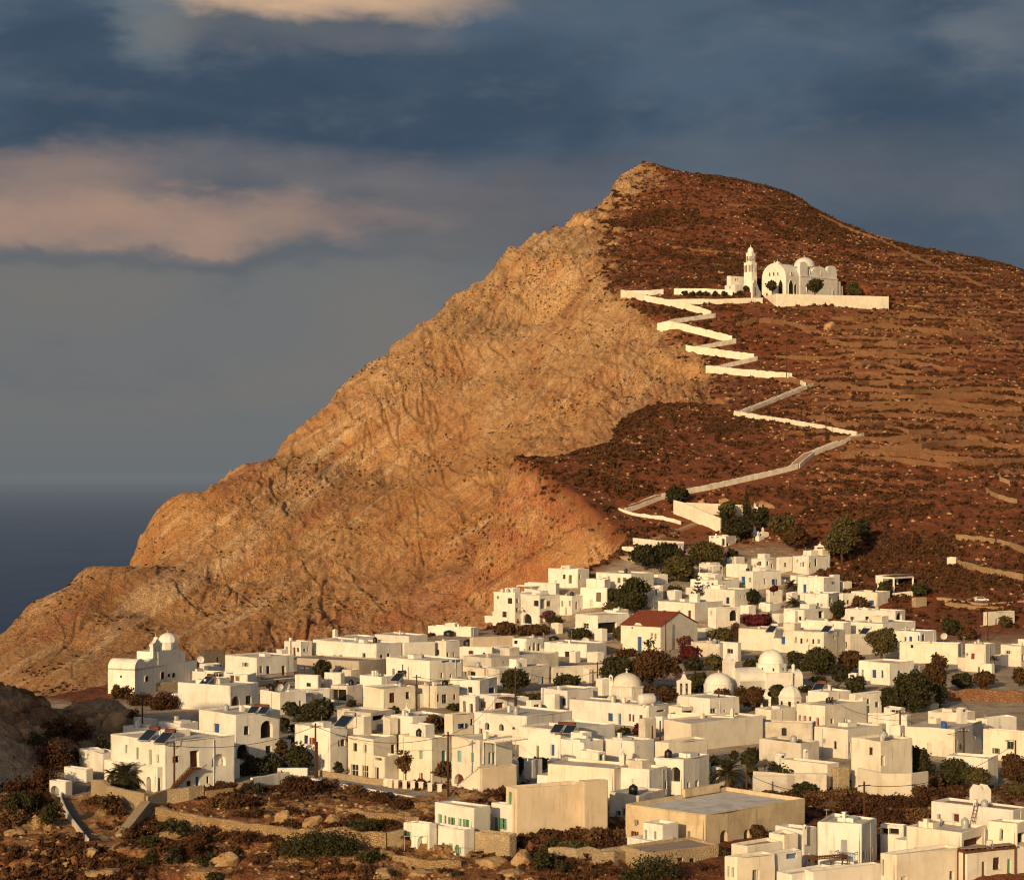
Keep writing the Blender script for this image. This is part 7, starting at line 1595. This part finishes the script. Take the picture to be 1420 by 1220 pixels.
pole('b5', 'short pole right of the balcony house', 'K', 1092, 362, 525); pole('m1', 'tall pole in front of the leafy shaded tree', 'M', 915, 378, 755); pole('b6', 'double pole at the balustrade house', 'B', 982, 330, 420); pole('b7', 'small pole left of the balustrade house', 'B', 745, 338, 430, False); pole('b8', 'short pole between the two balustrade poles', 'M', 238, 392, 480)
pole('e1', 'pole left of the broad dark trees behind the old dome', 'E', 507, 148, 300, False); pole('e2', 'second pole left of the broad dark trees, shorter', 'E', 482, 192, 310); pole('e3', 'thick pole with cables at the flat sagging roof', 'E', 1170, 290, 440); pole('e4', 'pole by the dark bougainvillea, taller', 'E', 850, 468, 585, False); pole('e5', 'pole by the dark bougainvillea, shorter', 'E', 807, 495, 585, False)
pole('e6', 'pole right of the tree before the smooth dome', 'E', 858, 285, 380, False); pole('f1', 'leaning pole in front of the red-doored house', 'F', 372, 418, 595); pole('f2', 'reddish pole with wires by the gabled-looking house', 'F', 742, 488, 660); pole('f3', 'reddish pole in front of the broad shadowed house', 'F', 1090, 588, 778); pole('f5', 'tall brown pole on the dry grass plot', 'F', 546, 880, 1102)
pole('f4', 'dark lamp post in front of the reddish brown tree', 'F', 1373, 655, 905, False, lamp=True); pole('e7', 'pale lamp pole left of the dry grass plot', 'E', 1322, 738, 935, False); pole('d1', 'bare pole on the slope right of the tamarisk', 'D', 1278, 232, 345, False); pole('w1', 'tall dark pole in front of the slope house with pillared porch', 'W', 1000, 42, 410, False)
pole('c1', 'leaning pole on the red-roofed house wall', 'C', 1168, 528, 722, False); pole('i1', 'thin pole on the terraces right of the zigzag, upper', 'I', 712, 355, 500, False, th=.12); pole('i2', 'thin pole at the fifth bend of the zigzag', 'I', 848, 488, 670, False, th=.12); pole('i3', 'thin pole on the long lower flight', 'I', 1033, 790, 925, False, th=.12); pole('j1', 'faint pole on the right-hand scrub slope', 'J', 780, 40, 160, False, th=.12); pole('j2', 'lone pole above the lone cream hut', 'J', 848, 400, 545, False, th=.12)
for k, lab, t, x, y0, y1 in (('s1', 'thin white mast on the small tower house roof', 'O', 909, 5, 100), ('s2', 'thin mast on the long cream house roof', 'F', 1092, 88, 125), ('s3', 'mast by the tiny bright hut', 'C', 270, 520, 625), ('s4', 'grey mast left of the pinkish back row', 'C', 415, 605, 745), ('s5', 'mast at the roof ladder of the bottom right house', 'N', 1024, 90, 310), ('s6', 'mast before the green-windowed house', 'S', 960, 380, 800), ('s7', 'mast on the balcony house wall', 'K', 605, 362, 420), ('s8', 'thin pole at the brown hedge', 'A', 845, 560, 600), ('s9', 'slim mast left of the leafy pair of trees', 'K', 1225, 660, 820)): slim(k, lab, t, x, y0, y1)
def cable(label, a, b, sag=.8, da=-.45, db=-.45):
    pa = POLES[a][0]+Vector((0, 0, POLES[a][1]+da)); pb = POLES[b][0]+Vector((0, 0, POLES[b][1]+db)); pts = [pa.lerp(pb, k/14)-Vector((0, 0, sag*4*(k/14)*(1-k/14))) for k in range(15)]
    mb = MB(); mb.tube([p-pa for p in pts], .035, 4); o = mb.build('power_cable', M['bar']); o.location = pa; tagp(o, label, 'cable', 'overhead power cables')
cable('overhead cable from the stair pole to the red-shutter pole', 'a1', 'b1', 1.2); cable('overhead cable between the two tall poles of the front row', 'b1', 'b2', 1.6); cable('cable from the front row to the leafy-tree pole', 'b2', 'm1', 2.0); cable('cable from the yellowish-house pole to the leafy-tree pole', 'b3', 'm1', 1.2); cable('cable crossing from the leafy-tree pole to the centre roofs', 'm1', 'e2', 1.5); cable('cable above the old dome from the left poles to the sagging roof', 'e2', 'e3', 2.2); cable('cable from the sagging roof to the leaning pole', 'e3', 'f1', 1.4); cable('cable from the leaning pole to the reddish wired pole', 'f1', 'f2', 1.4); cable('cable from the reddish wired pole to the broad shadowed house', 'f2', 'f3', 1.6); cable('cable from the grass plot pole to the right edge lamp', 'f5', 'f4', 2.0); cable('cable over the dry grass plot', 'e7', 'f5', 1.6)

def roofpos(hs, t, x, y, dz=0.0):
    r, fr, LX, LY, Hh = hs; zr_ = fr.C.z+Hh-.32+dz; px, py = tp(t, x, y); D = zr_*F/(HY-py)
    return Vector(((px-HX)/F*D, D, zr_))
def heater(label, loc, n=1, rz=.3, s=1.0, tank='red'):
    r = empty('solar_water_heater', loc, rz, label, 'solar water heater', 'solar water heaters on the flat roofs'); r.scale = (s, s, s)
    mb = MB(); mb.lathe((0, 0, 0), [(.02, -.62*n), (.22, -.6*n), (.22, .6*n), (.02, .62*n)], 12); mb.v = [(z, y+.55, x+1.25) for x, y, z in mb.v]; mb.build('tank', M[tank], r, True)
    for i in range(n):
        x0 = -.85*n+1.75*i; mb = MB(); a, b = Vector((x0, -1.0, .12)), Vector((x0, .45, 1.05)); w_ = Vector((1.5, 0, 0)); nn_ = Vector((0, -.5, .8)).normalized()*.09
        v = [a, a+w_, b+w_, b, a+nn_, a+w_+nn_, b+w_+nn_, b+nn_]; mb.add(v, [(3, 2, 1, 0), (4, 5, 6, 7), (0, 1, 5, 4), (1, 2, 6, 5), (2, 3, 7, 6), (3, 0, 4, 7)]); pn2 = mb.build('collector', M['steel'], r)
        mb = MB(); e_ = Vector((.06, 0, 0)); f_ = (b-a).normalized()*.06; n2 = nn_*1.03; mb.add([a+e_+f_+n2, a+w_-e_+f_+n2, b+w_-e_-f_+n2, b+e_-f_+n2], [(0, 1, 2, 3)]); mb.build('glass', M['panel'], pn2)
    mb = MB()
    for x_ in (-.8*n, .8*n): mb.bar((x_, .5, 0), (x_, .5, 1.1), .05); mb.bar((x_, -.95, 0), (x_, .5, .05), .05)
    mb.build('stand', M['steel'], r)
def onz(t, x, y, D): return Vector(P(*tp(t, x, y), D))
heater('solar heater with red tank on the arched corner house, left one', roofpos(HS['A11'], 'A', 690, 585), 1, -.6, 1.35); heater('solar heater with red tank on the arched corner house, right one', roofpos(HS['A11'], 'A', 762, 598), 1, -.6, 1.35)
heater('double solar heater on the blue-doored arched-balcony house', roofpos(HS['A8'], 'K', 742, 738), 2, -.4, 1.0); heater('solar heater on the big plain white block', roofpos(HS['A2'], 'K', 335, 505), 1, -.6, 1.3)
heater('blue-grey solar heater on the dark red shuttered house', roofpos(HS['B1'], 'B', 420, 705), 1, -.6, 1.5, 'steel'); heater('double solar heater with pink tanks in the lower centre', roofpos(HS['E10'], 'E', 330, 540), 2, -.5, 1.15)
heater('solar heater on the long cream block, left end', roofpos(HS['F1'], 'D', 520, 778), 1, -.7, 1.5, 'fw'); heater('solar heater on the long cream block, right end', roofpos(HS['F1'], 'D', 822, 778), 1, -.7, 1.5, 'fw'); heater('solar heater on the tan blank-walled house', roofpos(HS['F2'], 'D', 1030, 788), 1, -.7, 1.4, 'fw')
heater('solar heater with red tank beside the small white chapel dome', H_('F', 305, 392, 3.2), 1, -.6, 1.4); heater('solar heater behind the yellowish house', H_('L', 1030, 505, 4.2), 1, -.6, 1.4, 'black')
def tank(label, loc, rx=.6, hgt=1.1, mat='black', lying=False, n=1, group='black water tanks on the roofs'):
    r = empty('water_tank', loc, .5, label, 'water tank', group)
    for i in range(n):
        mb = MB()
        if lying:
            mb.lathe((0, 0, 0), [(.05, -hgt/2), (rx*.8, -hgt/2*.95), (rx, -hgt/2*.7), (rx, hgt/2*.7), (rx*.8, hgt/2*.95), (.05, hgt/2)], 14); mb.v = [(z, y, x+rx) for x, y, z in mb.v]
        else: mb.lathe((i*rx*2.1, 0, 0), [(rx*.96, 0), (rx, hgt*.3), (rx, hgt*.75), (rx*.7, hgt*.93), (rx*.3, hgt), (rx*.3, hgt*1.08), (.02, hgt*1.08)], 14)
        mb.build('drum', M[mat], r, True)
    if lying:
        mb = MB(); mb.box(-hgt*.3, -rx*.8, -.2, -hgt*.2, rx*.8, .25); mb.box(hgt*.2, -rx*.8, -.2, hgt*.3, rx*.8, .25); mb.build('cradle', M['w'], r)
for lab, t, x, y, rx, hh_, n in (('black water tank on the topmost back-row block', 'M', 372, 130, 2.4, 2.4, 1), ('black tank left of the pair above the shaded low house', 'M', 525, 218, 1.9, 3.0, 1), ('pair of black tanks above the shaded low house', 'M', 655, 224, 1.7, 2.4, 2), ('black tank in the shadow under the two-doorway cube', 'M', 170, 272, 2.4, 1.9, 1), ('small black tank on the pale back row roof', 'M', 98, 186, 2.2, 1.4, 1), ('black tank right of the outside stair house', 'C', 480, 662, 2.2, 2.2, 1), ('black tank before the tan-walled row', 'C', 335, 822, 1.6, 3.0, 1), ('wide black tank right of the bougainvillea', 'C', 1160, 775, 2.6, 2.2, 1), ('tall black tank in the courtyard left of centre', 'L', 560, 500, 1.9, 5.4, 1), ('black tank right of the tall one in the courtyard', 'L', 665, 495, 1.9, 3.0, 1), ('low black tank above the yellowish house', 'L', 705, 545, 1.6, 2.2, 1), ('black tank on the clothesline roof at the right', 'F', 65, 668, 2.0, 2.6, 1)):
    c = H_(t, x, y); k = c.y/500*.55; tank(lab, c, rx*k, hh_*k, n=n)
tank('lying cream water tank with rusty frame in the centre', H_('E', 775, 385, 3.6), 1.0, 3.2, 'fw', True, group=None); tank('blue barrel by the white chimney at the right', roofpos(HS['F24'], 'S', 528, 532), .45, 1.0, 'bluep', group=None)
def dish(label, loc, r_=.5, mat='fw', rz=0.0):
    r = empty('satellite_dish', loc, rz, label, 'satellite dish', 'satellite dishes on the roofs'); mb = MB(); mb.lathe((0, 0, 0), [(.02, -.16*r_)]+[(r_*k/6, -.16*r_+.3*r_*(k/6)**2) for k in range(1, 7)], 16); mb.v = [(x, -z*.95-y*.3-.1, y*.95+r_*1.3) for x, y, z in mb.v]; mb.build('reflector', M[mat], r, True)
    mb = MB(); mb.tube([(0, 0, -.1), (0, .05, r_*1.3)], .04, 5); mb.tube([(0, 0, r_*.7), (0, -r_*.9, r_*1.4)], .02, 4); mb.build('mast', M['steel'], r)
dish('large satellite dish above the brownish stone shed', H_('C', 672, 690), 1.0); dish('satellite dish on the plain cube at the left, first', roofpos(HS['A7'], 'K', 895, 565), .7, 'fw', .6); dish('satellite dish on the plain cube at the left, second', roofpos(HS['A7'], 'K', 945, 568), .8, 'fw', .9); dish('satellite dish at the annex of the blue-shuttered centre house', H_('E', 205, 440), .9); dish('satellite dish on the dark old stone house', H_('K', 275, 345, 2), .8); dish('satellite dish by the dark tank left of centre', H_('L', 320, 560), .7); dish('satellite dish above the long cream house at the right', roofpos(HS['F14'], 'W', 490, 400), .8)
def post_frame(name, label, cat, t, pts4, hgt, mat, roofm=None, slats=0, th=.12, group=None, base=None, over=.3):
    """four posts at given ground points carrying beams and a slatted or solid top"""
    c = base if base is not None else pts4[0]; r = empty(name, c, 0, label, cat, group); mb = MB(); zt = c.z+hgt; q = [p-c for p in pts4]; T_ = [Vector((p.x, p.y, hgt)) for p in q]
    for p, tt in zip(q, T_):
        mb = MB(); mb.bar(p-Vector((0, 0, .5)), tt, th); mb.build('post', M[mat], r)
    mb = MB()
    for i in range(4): mb.bar(T_[i], T_[(i+1) % 4], th)
    mb.build('beams', M[mat], r)
    mb = MB(); up = Vector((0, 0, th))
    if slats:
        for k in range(slats+1): f_ = k/slats; mb.bar(T_[0].lerp(T_[1], f_)+up, T_[3].lerp(T_[2], f_)+up, th*.8)
    if roofm: mb2 = MB(); v = [p+up*1.6 for p in T_]; mb2.add(v+[p+Vector((0, 0, .06)) for p in v], [(0, 1, 2, 3), (7, 6, 5, 4), (0, 4, 5, 1), (1, 5, 6, 2), (2, 6, 7, 3), (3, 7, 4, 0)]); mb2.build('canopy', M[roofm], r)
    if slats: mb.build('slats', M[mat], r)
    return r
def quad4(t, xl, xc, xr, y, a=50, h_=0.0, depth=None):
    c = H_(t, xc, y, h_); fr = Frame(c, a); LY = fr.sL(tp(t, xl, 0)[0]); LX = fr.sR(tp(t, xr, 0)[0])
    return [fr.w(0, 0), fr.w(LX, 0), fr.w(LX, LY), fr.w(0, LY)]
post_frame('pergola', 'big rusty-brown wooden pergola with slatted roof at the bottom right', 'pergola', 'N', quad4('N', 770, 830, 1335, 870, 66), 3.15, 'wood', 'rd', 8, .18)
post_frame('awning', 'metal-framed awning with brown canopy left of the white tower house', 'awning', 'O', quad4('O', 690, 718, 872, 330, 60), 2.3, 'bar', 'wood', 0, .09)
post_frame('awning', 'brown awning over the dark yard right of the white tower house', 'awning', 'N', quad4('N', 40, 250, 330, 560, 40), 2.0, 'bar', 'wood', 0, .09)
post_frame('pergola', 'white pergola frame on top of the stepped house by the candelabra pine', 'pergola', 'D', quad4('D', 118, 190, 242, 462, 45, 6.0), 2.4, 'fw', None, 5, .14)
post_frame('pergola', 'pale wooden pergola on the roof of the cliff-side cluster', 'pergola', 'C', quad4('C', 250, 340, 392, 372, 45, 4.6), 2.2, 'w', None, 6, .14)
post_frame('pergola', 'dark slatted pergola at the bottom edge', 'pergola', 'O', quad4('O', 762, 800, 1065, 560, 66), 2.4, 'wood', None, 14, .12)
post_frame('pergola', 'brown slatted pergola of the little white house', 'pergola', 'M', quad4('M', 735, 850, 925, 760, 50), 2.5, 'wood', None, 7, .10)
post_frame('pergola', 'slatted white porch roof at the right end of the front row', 'pergola', 'B', [HS['B4'][1].w(x, y, 3.9) for x, y in ((.6, -2.4), (HS['B4'][2]+.3, -2.4), (HS['B4'][2]+.3, -.1), (.6, -.1))], 2.5, 'w', None, 9, .12)
post_frame('pavilion', 'open pavilion with white pillars and a flat dark roof on the slope', 'pavilion', 'D', quad4('D', 1095, 1180, 1285, 560, 45), 4.2, 'w', 'rd', 0, .45)
wallpx('garden_wall', 'white terrace wall under the open pavilion', 'wall', 'D', [(1085, 565), (1180, 585), (1285, 575)], 1.3, .4, 'w')
def rail(hs, t, x0, x1, yt, yb, mat, face='R', out=.9, name='railing', floor=True):
    r, fr, LX, LY, Hh = hs; fn = fr.sR if face == 'R' else fr.sL; d = fr.ex if face == 'R' else fr.ey; s0, s1 = sorted((fn(tp(t, x0, 0)[0]), fn(tp(t, x1, 0)[0])))
    yy2 = fr.C.y+d.y*(s0+s1)/2; z1 = fr.zat(tp(t, 0, yt)[1], yy2); z0 = fr.zat(tp(t, 0, yb)[1], yy2); L3 = (lambda s, o, z: Vector((s, -o, z))) if face == 'R' else (lambda s, o, z: Vector((-o, s, z)))
    mb = MB()
    if floor:
        a = [L3(s0, 0.02, z0-.18), L3(s1, .02, z0-.18), L3(s1, out+.1, z0-.18), L3(s0, out+.1, z0-.18)]; mb.add(a+[p+Vector((0, 0, .18)) for p in a], [(3, 2, 1, 0), (4, 5, 6, 7), (0, 1, 5, 4), (1, 2, 6, 5), (2, 3, 7, 6), (3, 0, 4, 7)]); mb.build('balcony_slab', M['w'], r)
    mb = MB(); n = max(3, int((s1-s0)/.22))
    mb.bar(L3(s0, out, z1), L3(s1, out, z1), .07); mb.bar(L3(s0, out, z0+.1), L3(s1, out, z0+.1), .05)
    for s in (s0, s1): mb.bar(L3(s, .05, z1), L3(s, out, z1), .06)
    for k in range(n+1): s = s0+(s1-s0)*k/n; mb.bar(L3(s, out, z0), L3(s, out, z1), .05)
    mb.build(name, mat, r)
rail(HS['A4'], 'K', 725, 1010, 415, 455, pmat('n')); rail(HS['O1'], 'O', 1000, 1145, 322, 388, pmat('l'), 'L', 1.2); rail(HS['A8'], 'A', 975, 1030, 552, 566, M['fw'], 'L', .8); rail(HS['De'], 'D', 335, 372, 495, 514, pmat('t'), 'L', .7)
rail(HS['E16'], 'U', 505, 550, 108, 152, M['terra'], 'L', 1.0) if False else None
def stair(hs, t, x0, y0, x1, y1, width=1.1, mat='bar'):
    """outside stair up the right face from (x0,y0) to (x1,y1), with a rail"""
    r, fr, LX, LY, Hh = hs; s0, s1 = fr.sR(tp(t, x0, 0)[0]), fr.sR(tp(t, x1, 0)[0]); z0 = fr.zat(tp(t, 0, y0)[1], fr.C.y+fr.ex.y*s0); z1 = fr.zat(tp(t, 0, y1)[1], fr.C.y+fr.ex.y*s1); n = max(5, int(abs(z1-z0)/.19)); mb = MB()
    for k in range(n):
        a = s0+(s1-s0)*k/n; b = s0+(s1-s0)*(k+1)/n; z = z0+(z1-z0)*(k+1)/n; lo_, hi_ = sorted((a, b)); mb.box(lo_, -width, z-.22, hi_, -.02, z)
    mb.box(s1, -width, z1-.2, s1+1.1, -.02, z1); st_ = mb.build('outside_stair', M['rust'], r); mb = MB()
    mb.bar((s0, -width, z0+.95), (s1, -width, z1+.95), .06); mb.bar((s0, -width, z0+.5), (s1, -width, z1+.5), .04)
    for k in range(0, n+1, 3): f_ = k/n; mb.bar((s0+(s1-s0)*f_, -width, z0+(z1-z0)*f_), (s0+(s1-s0)*f_, -width, z0+(z1-z0)*f_+.95), .05)
    mb.build('handrail', M['rust'], st_)
stair(HS['A11'], 'A', 768, 812, 868, 706)
# broad masonry stair beside the stair base of the front row
r4, fr4, LX4, LY4, H4 = HS['B4']; e0 = H_('B', 1058, 1062); e1 = H_('B', 1196, 1078)
inv4 = r4.matrix_basis.inverted(); mb = MB(); ztop = (HY-tp('B', 0, 940)[1])/F*e1.y
d4 = e1-e0; s4 = Vector((d4.y, -d4.x, 0)).normalized()*1.3
for k in range(12):
    a = e0.lerp(e1, k/12); b = e0.lerp(e1, (k+1)/12); zt = e0.z+.3+(ztop-e0.z-.3)*(k+1)/12
    v = [a, b, b-s4, a-s4]; mb.add([(p.x, p.y, e0.z-2) for p in v]+[(p.x, p.y, zt) for p in v], [(4, 5, 6, 7), (0, 1, 5, 4), (1, 2, 6, 5), (2, 3, 7, 6), (3, 0, 4, 7)])
mb.xf(lambda q: inv4 @ q); mb.build('stair_flight', M['y'], r4)
# roof ladder and chimney box of the bottom-right house
hsN = HS['N1']; c = roofpos(hsN, 'N', 990, 88); r = empty('roof_chimney', c, .4, 'white gabled chimney box on the long house at the bottom right', 'chimney'); mb = MB(); mb.box(-1.0, -.7, -.2, 1.0, .7, 1.5); prism_y(mb, [(-1.0, 1.5), (-.5, 2.1), (0, 1.5)], -.7, .7); prism_y(mb, [(0, 1.5), (.5, 2.1), (1.0, 1.5)], -.7, .7); mb.build('box', M['w'], r)
mb = MB(); sl_ = hsN[1].sL(tp('N', 930, 0)[0]); sl2 = hsN[1].sL(tp('N', 958, 0)[0])
for dx_ in (-.22, .22): mb.bar((-.9, sl_+dx_, 1.4), (-.08, sl2+dx_, 4.6), .06)
for k in range(9): f_ = k/8; mb.bar((-.9+.82*f_, sl_+(sl2-sl_)*f_-.22, 1.4+3.2*f_), (-.9+.82*f_, sl_+(sl2-sl_)*f_+.22, 1.4+3.2*f_), .05)
mb.build('roof_ladder', M['rust'], hsN[0])
def pot_chimney(label, t, x, yb, w_, h_, kind='gable', rise=0.0):
    c = H_(t, x, yb, rise); u = F/c.y*TILES[t][2]; W_, Hm = w_/u, h_/u; r = empty('roof_chimney', c, .5, label, 'chimney', 'white chimneys standing on the roofs'); mb = MB()
    mb.box(-W_/2, -W_/2.5, -1.5, W_/2, W_/2.5, Hm*.66)
    if kind == 'gable': prism_y(mb, [(-W_*.6, Hm*.66), (0, Hm), (W_*.6, Hm*.66)], -W_*.45, W_*.45)
    else: mb.lathe((0, 0, 0), [(W_*.5, Hm*.6), (W_*.62, Hm*.75), (W_*.5, Hm*.92), (.05, Hm)], 12)
    mb.build('stack', M['w'], r); mb = MB(); mb.box(-W_*.15, -W_/2.5-.04, Hm*.35, W_*.15, -W_/2.5+.02, Hm*.6); mb.build('vent', M['void'], r)
pot_chimney('white gabled chimney on the low terrace left of the tower house', 'O', 765, 432, 50, 95); pot_chimney('little white gabled chimney with dark vent right of the taller one', 'O', 817, 432, 40, 64); pot_chimney('grey-shaded gabled structure against the tower house wall', 'O', 962, 420, 75, 100); pot_chimney('round-capped white chimney on the raised cube at the right', 'S', 715, 372, 90, 70, 'round', 7.0); pot_chimney('slender white chimney in the lower centre', 'E', 640, 715, 26, 95, 'gable', 1.5); pot_chimney('white pot chimney behind the wooden pergola', 'N', 1083, 560, 55, 110, 'round', 2.5); pot_chimney('small white chimney near the plain small cream block', 'O', 742, 172, 26, 50, 'round', 4.0); pot_chimney('round white chimney pot on the low rounded roof left of the grass plot', 'G', 345, 160, 20, 26, 'round', 3.0); pot_chimney('wide white dome-like roof vent above the long low house', 'G', 222, 190, 44, 38, 'round', 3.2)
# silver car
c = H_('J', 752, 912); car = empty('parked_car', c, .12, 'small silver hatchback car parked on the lane at the right', 'car'); mb = MB()
prof = [(-2.0, .35), (-2.05, .8), (-1.9, 1.0), (-1.55, 1.45), (-.4, 1.52), (.35, 1.42), (1.0, 1.0), (1.8, .86), (2.02, .65), (2.0, .35)]
prism_y(mb, prof, -.82, .82); mb.build('body', M['carw'], car)
for s_ in (-1, 1):
    mb = MB(); prism_y(mb, [(-1.5, 1.0), (-1.35, 1.38), (-.45, 1.44), (-.45, 1.0)], s_*.83, s_*.85); prism_y(mb, [(-.38, 1.0), (-.38, 1.44), (.25, 1.37), (.8, 1.0)], s_*.83, s_*.85); mb.build('side_window', M['glass'], car)
    for x_ in (-1.25, 1.25):
        mb = MB(); mb.lathe((0, 0, 0), [(.02, -.1), (.3, -.1), (.32, -.06), (.32, .06), (.3, .1), (.02, .1)], 16); mb.v = [(x+x_, z+s_*.78, y+.32) for x, y, z in mb.v]; wh = mb.build('wheel', M['tyre'], car, True)
        mb = MB(); mb.lathe((0, 0, 0), [(.18, -.115), (.02, -.12)], 10); mb.v = [(x+x_, (z*1 if s_ < 0 else -z)+s_*.78, y+.32) for x, y, z in mb.v]; mb.build('rim', M['steel'], wh)
    mb = MB(); mb.box(1.93, s_*.6-.16, .66, 2.03, s_*.6+.16, .80); mb.build('headlight', M['fw'], car); mb = MB(); mb.box(-2.07, s_*.65-.1, .8, -1.98, s_*.65+.1, 1.0); mb.build('tail_light', M['red'], car)
mb = MB(); mb.add([(.42, -.72, 1.40), (.42, .72, 1.40), (1.0, .74, 1.02), (1.0, -.74, 1.02)], [(0, 1, 2, 3)]); mb.v = [(x+.03, y, z+.02) for x, y, z in mb.v]; mb.build('windscreen', M['glass'], car)
ribbon('upper_lane', [H_('J', *q) for q in ((480, 885), (620, 900), (760, 925), (900, 915), (1040, 905))], 3.6, M['path'], .25)
# terrace furniture of the green-shuttered house
r7, fr7, LX7, LY7, H7 = HS['E17']
for x0_, x1_, yt_, yb_, hs_ in ((80, 235, 208, 272, HS['E17']),):
    inv7 = r7.matrix_basis.inverted(); a = H_('U', 78, 330, 4.2); 
    mb = MB(); pts = [hit(*tp('U', x, 360), 4.3) for x in (82, 140, 210, 240)]
    for p, q in zip(pts, pts[1:]): mb.bar(p+Vector((0, 0, 1.0)), q+Vector((0, 0, 1.0)), .06)
    for p in pts: mb.bar(p-Vector((0, 0, .6)), p+Vector((0, 0, 1.0)), .06)
    mb.xf(lambda q: inv7 @ q); mb.build('terrace_railing', M['steel'], r7)

for o_ in COL.objects:
    if o_.get('label') and len(o_['label'].split()) > 16: print('LONG', o_.name, len(o_['label'].split()), o_['label'])

# raised back parapet on the roof of the old stone building
rS, fS, LXs, LYs, Hs = HS['E18']
mb = MB(); mb.box(LXs*.55, LYs-.55, Hs-.3, LXs*.9, LYs-.05, Hs+.7); mb.build('raised_parapet', M['sb'], rS)

# more roof clutter: small water tanks standing on the flat roofs
tr_ = random.Random(77); cand = [q for q in HOUSES if q[0].name.startswith('white_house') and q[2] > 4 and q[3] > 4]; tr_.shuffle(cand)
for q in cand[:34]:
    p = q[1].w(q[2]*tr_.uniform(.2, .8), q[3]*tr_.uniform(.25, .8), q[4]-.33)
    dark_ = tr_.random() < .6
    tank('small black water tank standing on a flat white roof' if dark_ else 'small pale water tank standing on a flat white roof', p, tr_.uniform(.42, .6), tr_.uniform(.9, 1.3), 'black' if dark_ else 'steel', group='small black roof tanks' if dark_ else 'small pale roof tanks')
